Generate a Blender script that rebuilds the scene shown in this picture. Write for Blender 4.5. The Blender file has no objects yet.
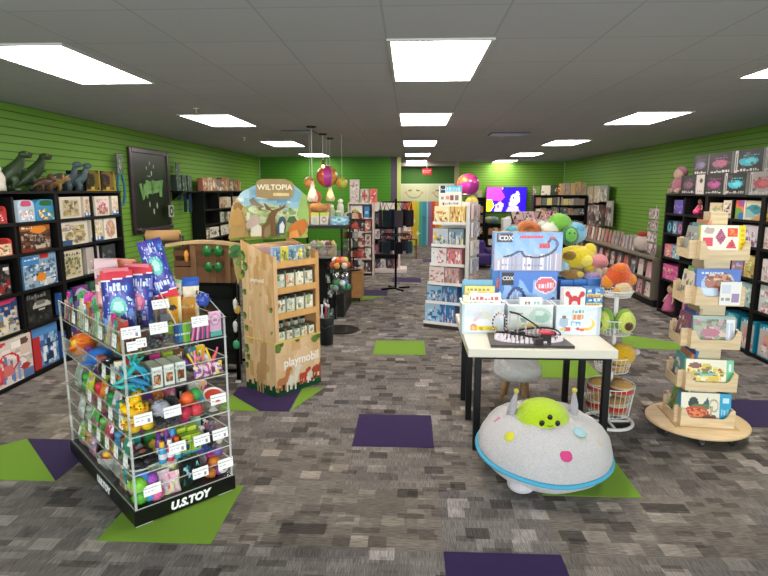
import bpy, math, random
from mathutils import Matrix, Vector
PI = math.pi
RNG = random.Random(11)
SC = bpy.context.scene
COL = SC.collection

# ------------------------------------------------------------------ colours and finishes
def lin(c):
    if isinstance(c, str):
        c = c.lstrip('#')
        if len(c) == 3: c = ''.join(k * 2 for k in c)
        v = [int(c[i:i + 2], 16) / 255 for i in (0, 2, 4)]
        return tuple((x / 12.92 if x <= .04045 else ((x + .055) / 1.055) ** 2.4) for x in v)
    return tuple(c)

_mats = {}
def new_mat(name):
    m = bpy.data.materials.new(name); m.use_nodes = True
    nt = m.node_tree; b = nt.nodes['Principled BSDF']
    return m, nt, b

def finish(kind):
    """A surface finish; the colour itself comes from the face attribute 'Col'."""
    if kind in _mats: return _mats[kind]
    m, nt, b = new_mat(kind)
    N, L = nt.nodes, nt.links
    at = N.new('ShaderNodeAttribute'); at.attribute_name = 'Col'
    src = at.outputs['Color']
    rough = dict(gloss=.28, paint=.5, matte=.85, fabric=.95, plush=.95, metal=.3, wood=.5, carton=.75, mirror=.12, rubber=.45, screen=.2).get(kind, .5)
    b.inputs['Roughness'].default_value = rough
    b.inputs['Specular IOR Level'].default_value = dict(paint=.22, fabric=.08, plush=.08, carton=.15, matte=.15).get(kind, .4)
    if kind == 'metal' or kind == 'mirror': b.inputs['Metallic'].default_value = .9
    if kind in ('fabric', 'plush', 'matte', 'carton', 'wood'):
        tc = N.new('ShaderNodeTexCoord')
    if kind in ('fabric', 'plush'):
        n = N.new('ShaderNodeTexNoise'); n.inputs['Scale'].default_value = 90 if kind == 'plush' else 300
        n.inputs['Detail'].default_value = 3
        L.new(tc.outputs['Object'], n.inputs['Vector'])
        bp = N.new('ShaderNodeBump'); bp.inputs['Strength'].default_value = .9 if kind == 'plush' else .5
        bp.inputs['Distance'].default_value = .02 if kind == 'plush' else .004
        L.new(n.outputs['Fac'], bp.inputs['Height']); L.new(bp.outputs['Normal'], b.inputs['Normal'])
        b.inputs['Sheen Weight'].default_value = .35 if kind == 'plush' else .1
        mx = N.new('ShaderNodeMix'); mx.data_type = 'RGBA'; mx.blend_type = 'MULTIPLY'
        mx.inputs['Factor'].default_value = .3
        L.new(src, mx.inputs[6]); L.new(n.outputs['Fac'], mx.inputs[7])
        src = mx.outputs[2]
    if kind in ('wood', 'carton'):
        mp = N.new('ShaderNodeMapping')
        mp.inputs['Scale'].default_value = (3, 30, 30) if kind == 'wood' else (8, 8, 3)
        L.new(tc.outputs['Object'], mp.inputs['Vector'])
        n = N.new('ShaderNodeTexNoise'); n.inputs['Scale'].default_value = 1.6; n.inputs['Detail'].default_value = 5
        L.new(mp.outputs['Vector'], n.inputs['Vector'])
        rp = N.new('ShaderNodeValToRGB')
        rp.color_ramp.elements[0].position = .3; rp.color_ramp.elements[0].color = (.72, .68, .62, 1) if kind == 'wood' else (.8, .77, .72, 1)
        rp.color_ramp.elements[1].position = .7; rp.color_ramp.elements[1].color = (1, 1, 1, 1)
        L.new(n.outputs['Fac'], rp.inputs['Fac'])
        mx = N.new('ShaderNodeMix'); mx.data_type = 'RGBA'; mx.blend_type = 'MULTIPLY'; mx.inputs['Factor'].default_value = .8
        L.new(src, mx.inputs[6]); L.new(rp.outputs['Color'], mx.inputs[7]); src = mx.outputs[2]
    if kind == 'screen':
        L.new(src, b.inputs['Emission Color']); b.inputs['Emission Strength'].default_value = 1.3
    L.new(src, b.inputs['Base Color'])
    _mats[kind] = m
    return m

def special(kind):
    if kind in _mats: return _mats[kind]
    m, nt, b = new_mat(kind); N, L = nt.nodes, nt.links
    if kind in ('acrylic', 'glass_pane', 'film'):
        N.remove(b); out = N['Material Output']
        tr = N.new('ShaderNodeBsdfTransparent'); gl = N.new('ShaderNodeBsdfGlossy'); gl.inputs['Roughness'].default_value = .06
        tr.inputs['Color'].default_value = (.965, .975, .97, 1) if kind == 'acrylic' else (.98, .98, .98, 1)
        fr = N.new('ShaderNodeFresnel'); fr.inputs['IOR'].default_value = 1.45
        ad = N.new('ShaderNodeMath'); ad.operation = 'ADD'; ad.inputs[1].default_value = .012 if kind != 'glass_pane' else 0
        ge = N.new('ShaderNodeNewGeometry'); fl = N.new('ShaderNodeMath'); fl.operation = 'SUBTRACT'; fl.inputs[0].default_value = 1
        L.new(ge.outputs['Backfacing'], fl.inputs[1]); ml = N.new('ShaderNodeMath'); ml.operation = 'MULTIPLY'
        L.new(fr.outputs[0], ml.inputs[0]); L.new(fl.outputs[0], ml.inputs[1]); L.new(ml.outputs[0], ad.inputs[0])
        mx = N.new('ShaderNodeMixShader'); L.new(ad.outputs[0], mx.inputs[0]); L.new(tr.outputs[0], mx.inputs[1]); L.new(gl.outputs[0], mx.inputs[2])
        L.new(mx.outputs[0], out.inputs['Surface'])
    elif kind == 'acrylic_edge':
        b.inputs['Base Color'].default_value = (.8, .83, .8, 1); b.inputs['Roughness'].default_value = .12
        b.inputs['Alpha'].default_value = .38
    elif kind.startswith('emit:'):
        _, c, s = kind.split(':')
        b.inputs['Base Color'].default_value = (*lin(c), 1)
        b.inputs['Emission Color'].default_value = (*lin(c), 1); b.inputs['Emission Strength'].default_value = float(s)
    _mats[kind] = m
    return m

def mat_of(k):
    if k in ('acrylic', 'glass_pane', 'film', 'acrylic_edge') or k.startswith('emit:') or k in ('carpet', 'ceiling_tile', 'slat_green'):
        return special(k) if k not in _mats else _mats[k]
    return finish(k)

# ------------------------------------------------------------------ mesh builder
class MB:
    def __init__(s, col='#888', fin='paint', smooth=False):
        s.v = []; s.f = []; s.c = []; s.m = []; s.sm = []
        s.col = lin(col); s.fin = fin; s.smooth = smooth; s.T = Matrix.Identity(4)
    def set(s, col=None, fin=None, smooth=None):
        if col is not None: s.col = lin(col)
        if fin is not None: s.fin = fin
        if smooth is not None: s.smooth = smooth
        return s
    def at(s, x=0, y=0, z=0, rz=0, rx=0, ry=0, sc=None):
        s.T = Matrix.Translation((x, y, z)) @ Matrix.Rotation(rz, 4, 'Z') @ Matrix.Rotation(ry, 4, 'Y') @ Matrix.Rotation(rx, 4, 'X')
        if sc: s.T = s.T @ Matrix.Diagonal((*sc, 1))
        return s
    def add(s, verts, faces, col=None):
        o = len(s.v); s.v += [tuple(s.T @ Vector(p)) for p in verts]
        c = s.col if col is None else lin(col)
        for f in faces:
            s.f.append(tuple(o + i for i in f)); s.c.append(c); s.m.append(s.fin); s.sm.append(s.smooth)
        return s
    def box(s, x0, y0, z0, x1, y1, z1, col=None, bev=0):
        if bev: return s.rbox(x0, y0, z0, x1, y1, z1, bev, col)
        v = [(x0, y0, z0), (x1, y0, z0), (x1, y1, z0), (x0, y1, z0), (x0, y0, z1), (x1, y0, z1), (x1, y1, z1), (x0, y1, z1)]
        return s.add(v, [(3, 2, 1, 0), (4, 5, 6, 7), (0, 1, 5, 4), (1, 2, 6, 5), (2, 3, 7, 6), (3, 0, 4, 7)], col)
    def rbox(s, x0, y0, z0, x1, y1, z1, b, col=None):
        """box with chamfered edges"""
        v = []; idx = {}
        X, Y, Z = (x0, x1), (y0, y1), (z0, z1)
        for i in (0, 1):
            for j in (0, 1):
                for k in (0, 1):
                    sx, sy, sz = (1, -1)[i] * b, (1, -1)[j] * b, (1, -1)[k] * b
                    for a, p in enumerate(((X[i], Y[j] + sy, Z[k] + sz), (X[i] + sx, Y[j], Z[k] + sz), (X[i] + sx, Y[j] + sy, Z[k]))):
                        idx[i, j, k, a] = len(v); v.append(p)
        I = lambda i, j, k, a: idx[i, j, k, a]
        F = []
        for i in (0, 1):
            q = [I(i, 0, 0, 0), I(i, 1, 0, 0), I(i, 1, 1, 0), I(i, 0, 1, 0)]; F.append(tuple(q if i else q[::-1]))
            q = [I(0, i, 0, 1), I(0, i, 1, 1), I(1, i, 1, 1), I(1, i, 0, 1)]; F.append(tuple(q if i else q[::-1]))
            q = [I(0, 0, i, 2), I(1, 0, i, 2), I(1, 1, i, 2), I(0, 1, i, 2)]; F.append(tuple(q if i else q[::-1]))
        for i in (0, 1):
            for j in (0, 1):
                fl = (i + j) % 2 == 0
                q = [I(i, j, 0, 0), I(i, j, 1, 0), I(i, j, 1, 1), I(i, j, 0, 1)]; F.append(tuple(q if fl else q[::-1]))
                q = [I(i, 0, j, 0), I(i, 0, j, 2), I(i, 1, j, 2), I(i, 1, j, 0)]; F.append(tuple(q if fl else q[::-1]))
                q = [I(0, i, j, 1), I(1, i, j, 1), I(1, i, j, 2), I(0, i, j, 2)]; F.append(tuple(q if fl else q[::-1]))
                for k in (0, 1):
                    q = [I(i, j, k, 0), I(i, j, k, 1), I(i, j, k, 2)]
                    F.append(tuple(q if (i + j + k) % 2 else q[::-1]))
        return s.add(v, F, col)
    def prism(s, pts, h, axis='y', col=None, o=0.0):
        """closed outline (a, b) extruded: axis 'y' -> points are (x, z); 'z' -> (x, y); 'x' -> (y, z)"""
        n = len(pts)
        area = sum(pts[i][0] * pts[(i + 1) % n][1] - pts[(i + 1) % n][0] * pts[i][1] for i in range(n))
        if area < 0: pts = pts[::-1]
        P = dict(y=lambda a, b, t: (a, t, b), z=lambda a, b, t: (a, b, t), x=lambda a, b, t: (t, a, b))[axis]
        v = [P(a, b, o) for a, b in pts] + [P(a, b, o + h) for a, b in pts]
        fl = (axis == 'y') != (h < 0)
        bot = tuple(range(n)); top = tuple(range(n, 2 * n))
        F = []
        if fl: F = [bot, top[::-1]] + [(i, n + i, n + (i + 1) % n, (i + 1) % n) for i in range(n)]
        else: F = [bot[::-1], top] + [(i, (i + 1) % n, n + (i + 1) % n, n + i) for i in range(n)]
        return s.add(v, F, col)
    def lathe(s, prof, n=20, x=0, y=0, z=0, col=None, cap=True, arc=1.0):
        v = []; F = []
        m = len(prof)
        for r, h in prof:
            for k in range(n):
                a = 2 * PI * k / n; v.append((x + max(r, 1e-4) * math.cos(a), y + max(r, 1e-4) * math.sin(a), z + h))
        for i in range(m - 1):
            for k in range(n):
                k2 = (k + 1) % n; F.append((i * n + k, i * n + k2, (i + 1) * n + k2, (i + 1) * n + k))
        if cap:
            F.append(tuple(range(n))[::-1]); F.append(tuple((m - 1) * n + k for k in range(n)))
        return s.add(v, F, col)
    def cyl(s, x, y, z0, z1, r, r1=None, n=16, col=None):
        return s.lathe([(r, z0), (r if r1 is None else r1, z1)], n, x, y, 0, col)
    def tube(s, pts, r, n=6, closed=False, col=None):
        pts = [Vector(p) for p in pts]; m = len(pts); v = []; F = []
        rr = r if isinstance(r, (list, tuple)) else [r] * m
        up = None
        for i, p in enumerate(pts):
            if closed: d = pts[(i + 1) % m] - pts[i - 1]
            else: d = pts[min(i + 1, m - 1)] - pts[max(i - 1, 0)]
            if d.length < 1e-9: d = Vector((0, 0, 1))
            d.normalize()
            if up is None:
                up = Vector((0, 0, 1)) if abs(d.z) < .9 else Vector((1, 0, 0))
            a = d.cross(up)
            if a.length < 1e-6: a = d.cross(Vector((1, .3, 0)))
            a.normalize(); b = a.cross(d); up = b
            for k in range(n):
                t = 2 * PI * k / n; v.append(tuple(p + rr[i] * (math.cos(t) * a + math.sin(t) * b)))
        for i in range(m if closed else m - 1):
            j = (i + 1) % m
            for k in range(n):
                k2 = (k + 1) % n; F.append((i * n + k, j * n + k, j * n + k2, i * n + k2))
        if not closed: F.append(tuple(range(n))); F.append(tuple((m - 1) * n + k for k in range(n))[::-1])
        return s.add(v, F, col)
    def ball(s, x, y, z, rx, ry=None, rz=None, n=14, m=9, col=None, fn=None, colfn=None):
        ry = rx if ry is None else ry; rz = rx if rz is None else rz
        v = []; F = []; cs = []
        for i in range(1, m):
            t = PI * i / m
            for k in range(n):
                a = 2 * PI * k / n
                d = (math.sin(t) * math.cos(a), math.sin(t) * math.sin(a), math.cos(t))
                q = fn(d) if fn else 1
                v.append((x + rx * d[0] * q, y + ry * d[1] * q, z + rz * d[2] * q))
        q = fn((0, 0, 1)) if fn else 1; v.append((x, y, z + rz * q)); q = fn((0, 0, -1)) if fn else 1; v.append((x, y, z - rz * q))
        T, B = len(v) - 2, len(v) - 1
        cen = []
        for k in range(n):
            k2 = (k + 1) % n
            F.append((T, k, k2)); cen.append((0, 2 * PI * (k + .5) / n))
            for i in range(m - 2):
                F.append((i * n + k, (i + 1) * n + k, (i + 1) * n + k2, i * n + k2)); cen.append((i + 1, 2 * PI * (k + .5) / n))
            F.append(((m - 2) * n + k, B, (m - 2) * n + k2)); cen.append((m - 1, 2 * PI * (k + .5) / n))
        sm = s.smooth; s.smooth = True
        if colfn:
            for f, (i, a) in zip(F, cen): pass
            o = len(s.v); s.v += [tuple(s.T @ Vector(p)) for p in v]
            for f, (i, a) in zip(F, cen):
                s.f.append(tuple(o + q for q in f)); s.c.append(lin(colfn((i + .5) / m, a))); s.m.append(s.fin); s.sm.append(True)
        else: s.add(v, F, col)
        s.smooth = sm
        return s
    def ring(s, x, y, z, R, r, n=24, k=6, col=None, ax='z'):
        P = []
        for i in range(n):
            a = 2 * PI * i / n; c, d = R * math.cos(a), R * math.sin(a)
            P.append((x + c, y + d, z) if ax == 'z' else ((x + c, y, z + d) if ax == 'y' else (x, y + c, z + d)))
        return s.tube(P, r, k, True, col)
    def art(s, A, o, ux, uy):
        """paint grid A as coloured faces on the rectangle o + a*ux + b*uy (u right, v up); normal = ux x uy"""
        o, ux, uy = Vector(o), Vector(ux), Vector(uy)
        W, H = A.w, A.h
        done = [[False] * W for _ in range(H)]
        for j in range(H):
            row = A.p[j]
            for i in range(W):
                if done[j][i]: continue
                c = row[i]; i2 = i
                while i2 < W and row[i2] == c and not done[j][i2]: i2 += 1
                j2 = j + 1
                while j2 < H and all(A.p[j2][q] == c and not done[j2][q] for q in range(i, i2)): j2 += 1
                for jj in range(j, j2):
                    for q in range(i, i2): done[jj][q] = True
                if c is None: continue
                a0, a1, b0, b1 = i / W, i2 / W, j / H, j2 / H
                s.add([o + a0 * ux + b0 * uy, o + a1 * ux + b0 * uy, o + a1 * ux + b1 * uy, o + a0 * ux + b1 * uy], [(0, 1, 2, 3)], c)
        return s
    def artbox(s, w, d, h, front, col='#ccc', spine=None, top=None, x=0, y=0, z=0, bk=None):
        """box standing on z, front at -y, with printed front (and right/left spine)"""
        x0, x1 = x - w / 2, x + w / 2
        s.art(front, (x0, y, z), (w, 0, 0), (0, 0, h)) if front else s.add([(x0, y, z), (x1, y, z), (x1, y, z + h), (x0, y, z + h)], [(0, 1, 2, 3)], col)
        sp = spine if spine is not None else col
        if isinstance(sp, Art):
            s.art(sp, (x1, y, z), (0, d, 0), (0, 0, h)); s.art(sp, (x0, y + d, z), (0, -d, 0), (0, 0, h))
        else:
            s.add([(x1, y, z), (x1, y + d, z), (x1, y + d, z + h), (x1, y, z + h)], [(0, 1, 2, 3)], sp)
            s.add([(x0, y + d, z), (x0, y, z), (x0, y, z + h), (x0, y + d, z + h)], [(0, 1, 2, 3)], sp)
        s.add([(x0, y, z + h), (x1, y, z + h), (x1, y + d, z + h), (x0, y + d, z + h)], [(0, 1, 2, 3)], top or sp if not isinstance(sp, Art) or top else col)
        s.add([(x1, y + d, z), (x0, y + d, z), (x0, y + d, z + h), (x1, y + d, z + h)], [(0, 1, 2, 3)], bk or col)
        s.add([(x0, y + d, z), (x1, y + d, z), (x1, y, z), (x0, y, z)], [(0, 1, 2, 3)], col)
        return s
    def mesh(s, name):
        me = bpy.data.meshes.new(name)
        me.from_pydata(s.v, [], s.f)
        fins = []
        for k in s.m:
            if k not in fins: fins.append(k)
        for k in fins: me.materials.append(mat_of(k))
        ix = {k: i for i, k in enumerate(fins)}
        me.polygons.foreach_set('material_index', [ix[k] for k in s.m])
        me.polygons.foreach_set('use_smooth', s.sm)
        at = me.attributes.new('Col', 'FLOAT_COLOR', 'FACE')
        buf = []
        for c in s.c: buf += [c[0], c[1], c[2], 1.0]
        at.data.foreach_set('color', buf)
        me.update()
        return me

# ------------------------------------------------------------------ printed artwork (a small colour grid)
FONT = {'A': '01110100011000111111100011000110001', 'B': '11110100011000111110100011000111110', 'C': '01111100001000010000100001000001111', 'D': '11110100011000110001100011000111110',
 'E': '11111100001000011110100001000011111', 'I': '11111001000010000100001000010011111', 'L': '10000100001000010000100001000011111', 'O': '01110100011000110001100011000101110',
 'P': '11110100011000111110100001000010000', 'T': '11111001000010000100001000010000100', 'W': '10001100011000110101101011010101010', 'X': '10001100010101000100010101000110001',
 'S': '01111100001000001110000010000111110', 'U': '10001100011000110001100011000101110', 'Y': '10001100010101000100001000010000100', '.': '00000000000000000000000000011000110', 'R': '11110100011000111110101001001010001'}
class Art:
    def __init__(s, w, h, bg='#fff'):
        s.w, s.h = w, h; s.p = [[bg] * w for _ in range(h)]
    def r(s, x0, y0, x1, y1, c):
        for j in range(max(0, round(y0 * s.h)), min(s.h, max(round(y0 * s.h) + 1, round(y1 * s.h)))):
            for i in range(max(0, round(x0 * s.w)), min(s.w, max(round(x0 * s.w) + 1, round(x1 * s.w)))): s.p[j][i] = c
        return s
    def e(s, cx, cy, rx, ry, c, r0=0):
        for j in range(s.h):
            for i in range(s.w):
                q = (((i + .5) / s.w - cx) / rx) ** 2 + (((j + .5) / s.h - cy) / ry) ** 2
                if r0 * r0 <= q <= 1: s.p[j][i] = c
        return s
    def l(s, x0, y0, x1, y1, t, c):
        n = int(3 * max(abs(x1 - x0) * s.w, abs(y1 - y0) * s.h)) + 1
        k = max(0, (t * s.h) / 2)
        for q in range(n + 1):
            x, y = (x0 + (x1 - x0) * q / n) * s.w, (y0 + (y1 - y0) * q / n) * s.h
            for j in range(int(y - k), int(y + k) + 1):
                for i in range(int(x - k), int(x + k) + 1):
                    if 0 <= i < s.w and 0 <= j < s.h: s.p[j][i] = c
        return s
    def poly(s, pts, c):
        for j in range(s.h):
            y = (j + .5) / s.h
            for i in range(s.w):
                x = (i + .5) / s.w; ins = False
                for a in range(len(pts)):
                    (xa, ya), (xb, yb) = pts[a], pts[a - 1]
                    if (ya > y) != (yb > y) and x < (xb - xa) * (y - ya) / (yb - ya) + xa: ins = not ins
                if ins: s.p[j][i] = c
        return s
    def s_(s, n, cols, x0=0, y0=0, x1=1, y1=1, sz=.06, seed=0):
        g = random.Random(seed * 7919 + n)
        for _ in range(n):
            c = g.choice(cols); x, y = g.uniform(x0, x1), g.uniform(y0, y1); a, b = sz * g.uniform(.5, 1.6), sz * g.uniform(.5, 1.6)
            if g.random() < .5: s.e(x, y, a, b, c)
            else: s.r(max(x0, x - a), max(y0, y - b), min(x1, x + a), min(y1, y + b), c)
        return s
    def w_(s, x0, y0, x1, y1, c, seed=0):
        """word-like row of illegible small marks"""
        g = random.Random(seed + 5); x = x0; u = 1 / s.w
        while x < x1:
            d = u * g.choice((1, 2, 2, 3)); s.r(x, y0, min(x + d, x1), y1 - (u if g.random() < .4 else 0), c); x += d + u
        return s
    def t(s, txt, x, y, h, c, wd=None):
        """legible letters, 5x7 cells"""
        n = len(txt); ch = h / 7; wd = wd or (n * 6 - 1) * ch * s.h / s.w; cw = wd / (n * 6 - 1)
        for k, L in enumerate(txt):
            if L == ' ': continue
            b = FONT[L]
            for j in range(7):
                for i in range(5):
                    if b[j * 5 + i] == '1':
                        s.r(x + (k * 6 + i) * cw, y + (6 - j) * ch, x + (k * 6 + i + 1) * cw, y + (7 - j) * ch, c)
        return s

# ------------------------------------------------------------------ objects
LABELS = {}
def setp(o, label, cat, group=None):
    o['label'] = label; o['category'] = cat
    if group: o['group'] = group
    elif 'group' in o: del o['group']
    n = len(label.split())
    if not 4 <= n <= 16: print('LABEL LENGTH', n, label)
    if label in LABELS and (not group or LABELS[label] != group): print('LABEL TWICE', label)
    LABELS[label] = group
def link(o): COL.objects.link(o); return o
def thing(name, label, cat, loc=(0, 0, 0), rz=0, group=None, rx=0, ry=0):
    o = link(bpy.data.objects.new(name, None)); o.empty_display_size = .05
    o.location = loc; o.rotation_euler = (rx, ry, rz); setp(o, label, cat, group); return o
def part(name, mb, parent, label=None, loc=(0, 0, 0), rot=(0, 0, 0), kind=None):
    me = mb.mesh(name) if isinstance(mb, MB) else mb
    o = link(bpy.data.objects.new(name, me)); o.parent = parent; o.location = loc; o.rotation_euler = rot
    if label: o['label'] = label
    if kind: o['kind'] = kind
    return o
def solo(name, mb, label, cat, loc=(0, 0, 0), rz=0, group=None, rx=0, ry=0):
    me = mb.mesh(name) if isinstance(mb, MB) else mb
    o = link(bpy.data.objects.new(name, me)); o.location = loc; o.rotation_euler = (rx, ry, rz); setp(o, label, cat, group); return o
def struct(name, mb, parent=None, loc=(0, 0, 0), rz=0):
    o = link(bpy.data.objects.new(name, mb.mesh(name))); o.location = loc; o.rotation_euler = (0, 0, rz)
    if parent: o.parent = parent
    else: o['kind'] = 'structure'
    return o
def dup(root, loc, rz, label, group=None, rx=0, ry=0, scale=None):
    r = link(root.copy()); r.location = loc; r.rotation_euler = (rx, ry, rz)
    if scale: r.scale = scale if isinstance(scale, tuple) else (scale,) * 3
    setp(r, label, r['category'], group)
    for ch in list(root.children):
        c = link(ch.copy()); c.parent = r
        for g in ch.children:
            d = link(g.copy()); d.parent = c
    return r
class Fr:
    """a local frame: +x along the front (viewer's right), +y into the depth, z up"""
    def __init__(s, x, y, z=0, rz=0): s.o = (x, y, z); s.rz = rz
    def p(s, x, y=0, z=0):
        c, d = math.cos(s.rz), math.sin(s.rz)
        return (s.o[0] + c * x - d * y, s.o[1] + d * x + c * y, s.o[2] + z)
def text_mesh(txt, size, depth=.002, bold=.0, shear=0, spacing=1):
    cu = bpy.data.curves.new('lettering', 'FONT'); cu.body = txt; cu.size = size; cu.extrude = depth; cu.offset = bold
    cu.shear = shear; cu.align_x = 'CENTER'; cu.align_y = 'CENTER'; cu.space_character = spacing; cu.resolution_u = 3
    ob = bpy.data.objects.new('lettering', cu); COL.objects.link(ob)
    dg = bpy.context.evaluated_depsgraph_get(); me = bpy.data.meshes.new_from_object(ob.evaluated_get(dg))
    COL.objects.unlink(ob); bpy.data.objects.remove(ob)
    return me
def lettering(txt, size, col, parent, loc, rot, depth=.002, bold=0, shear=0, name='lettering', fin='gloss', spacing=1):
    me = text_mesh(txt, size, depth, bold, shear, spacing)
    me.materials.clear(); me.materials.append(finish(fin))
    at = me.attributes.new('Col', 'FLOAT_COLOR', 'FACE'); c = lin(col)
    at.data.foreach_set('color', [*c, 1.0] * len(me.polygons))
    return part(name, me, parent, None, loc, rot)
ORD = ['first', 'second', 'third', 'fourth', 'fifth', 'sixth', 'seventh', 'eighth', 'ninth', 'tenth', 'eleventh', 'twelfth', 'thirteenth', 'fourteenth']
# ------------------------------------------------------------------ camera of the photograph (768 x 576), used to measure the place
FOC, CAMH = 565.0, 1.88
YAW, PITCH = math.radians(2.635), math.radians(9.83)
_cy, _sy, _cp, _sp = math.cos(YAW), math.sin(YAW), math.cos(PITCH), math.sin(PITCH)
_fw, _rt, _up = (-_sy * _cp, _cy * _cp, -_sp), (_cy, _sy, 0.0), (-_sy * _sp, _cy * _sp, _cp)
def _ray(x, y):
    a, b = (x - 384) / FOC, -(y - 288) / FOC
    return [_fw[i] + a * _rt[i] + b * _up[i] for i in range(3)]
def AX(x, y, X):
    d = _ray(x, y); t = X / d[0]; return (X, d[1] * t, CAMH + d[2] * t)
def AY(x, y, Y):
    d = _ray(x, y); t = Y / d[1]; return (d[0] * t, Y, CAMH + d[2] * t)
def AZ(x, y, z):
    d = _ray(x, y); t = (z - CAMH) / d[2]; return (d[0] * t, d[1] * t, z)
cam = bpy.data.cameras.new('camera'); cam.sensor_width = 36; cam.sensor_fit = 'HORIZONTAL'; cam.lens = FOC * 36 / 768; cam.clip_start = .05
cam_o = link(bpy.data.objects.new('camera', cam)); cam_o.location = (0, 0, CAMH); cam_o.rotation_euler = (PI / 2 - PITCH, 0, YAW)
SC.camera = cam_o
LIGHTSTRENGTH = 14
# ------------------------------------------------------------------ setting materials
def mk_carpet():
    m, nt, b = new_mat('carpet'); N, L = nt.nodes, nt.links
    b.inputs['Roughness'].default_value = .95; b.inputs['Specular IOR Level'].default_value = .15
    tc = N.new('ShaderNodeTexCoord')
    def brick(w, h, off, c1, c2, sq, rot=0):
        mp = N.new('ShaderNodeMapping'); mp.inputs['Location'].default_value = off; mp.inputs['Rotation'].default_value = (0, 0, rot)
        L.new(tc.outputs['Object'], mp.inputs['Vector'])
        t = N.new('ShaderNodeTexBrick'); t.inputs['Scale'].default_value = 1
        t.inputs['Brick Width'].default_value = w; t.inputs['Row Height'].default_value = h; t.inputs['Mortar Size'].default_value = 0
        t.inputs['Color1'].default_value = (*c1, 1); t.inputs['Color2'].default_value = (*c2, 1); t.offset = .37; t.offset_frequency = 2
        t.squash = sq; t.squash_frequency = 3
        L.new(mp.outputs['Vector'], t.inputs['Vector']); return t
    g = lambda v: (v, v, v)
    A = brick(.13, .1016, (.02, .013, 0), g(0), g(1), .75)
    B = brick(.102, .0508, (.31, .0384, 0), g(0), g(1), 1.5)
    C = brick(.26, .2032, (.11, .04, 0), g(0), g(1), .8)
    def ramp(src, pts):
        r = N.new('ShaderNodeValToRGB'); r.color_ramp.interpolation = 'CONSTANT'
        e = r.color_ramp.elements
        e[0].position, e[0].color = pts[0][0], (*g(pts[0][1]), 1); e[1].position, e[1].color = pts[1][0], (*g(pts[1][1]), 1)
        for p, v in pts[2:]: q = e.new(p); q.color = (*g(v), 1)
        L.new(src, r.inputs['Fac']); return r.outputs['Color']
    def mul(a, b_, f=1.0):
        m2 = N.new('ShaderNodeMix'); m2.data_type = 'RGBA'; m2.blend_type = 'MULTIPLY'; m2.inputs['Factor'].default_value = f
        L.new(a, m2.inputs[6]); L.new(b_, m2.inputs[7]); return m2.outputs[2]
    va = ramp(A.outputs['Color'], [(0, .44), (.07, .7), (.18, .92), (.5, 1.0), (.76, 1.14), (.88, 1.4), (.955, 1.8)])
    vb = ramp(B.outputs['Color'], [(0, .6), (.06, .93), (.4, 1.0), (.8, 1.06), (.95, 1.35)])
    vc = ramp(C.outputs['Color'], [(0, .84), (.25, .94), (.5, 1.0), (.75, 1.08)])
    base = N.new('ShaderNodeRGB'); base.outputs[0].default_value = (*lin('#706b67'), 1)
    col = mul(mul(mul(base.outputs[0], va), vb), vc)
    # warm and cool tiles, pile streaks running either way
    tile = brick(.61, .61, (.42, -.27, 0), g(0), g(1), 1); tile.offset = 0
    tint = N.new('ShaderNodeValToRGB'); tint.color_ramp.elements[0].color = (.98, .99, 1.04, 1); tint.color_ramp.elements[1].color = (1.05, 1.0, .92, 1)
    L.new(tile.outputs['Color'], tint.inputs['Fac']); col = mul(col, tint.outputs['Color'])
    def streak(sc):
        n_ = N.new('ShaderNodeTexNoise'); n_.inputs['Scale'].default_value = 1; n_.inputs['Detail'].default_value = 3
        mp = N.new('ShaderNodeMapping'); mp.inputs['Scale'].default_value = sc; L.new(tc.outputs['Object'], mp.inputs['Vector']); L.new(mp.outputs['Vector'], n_.inputs['Vector']); return n_.outputs['Fac']
    sa, sb = streak((210, 14, 1)), streak((16, 160, 1))
    hard = ramp(tile.outputs['Color'], [(0, 0.0), (.62, 1.0)])
    sm = N.new('ShaderNodeMix'); sm.data_type = 'RGBA'; L.new(hard, sm.inputs[0]); L.new(sa, sm.inputs[6]); L.new(sb, sm.inputs[7])
    r2 = N.new('ShaderNodeValToRGB'); r2.color_ramp.elements[0].position = .34; r2.color_ramp.elements[0].color = (.42, .42, .42, 1); r2.color_ramp.elements[1].position = .66; r2.color_ramp.elements[1].color = (1.45, 1.45, 1.45, 1)
    L.new(sm.outputs[2], r2.inputs['Fac'])
    class _o: outputs = [None, None, mul(col, r2.outputs['Color'], .62)]
    st = _o; nz = sm
    L.new(st.outputs[2], b.inputs['Base Color'])
    bp = N.new('ShaderNodeBump'); bp.inputs['Strength'].default_value = .4; bp.inputs['Distance'].default_value = .003
    L.new(sm.outputs[2], bp.inputs['Height']); L.new(bp.outputs['Normal'], b.inputs['Normal'])
    _mats['carpet'] = m
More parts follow.
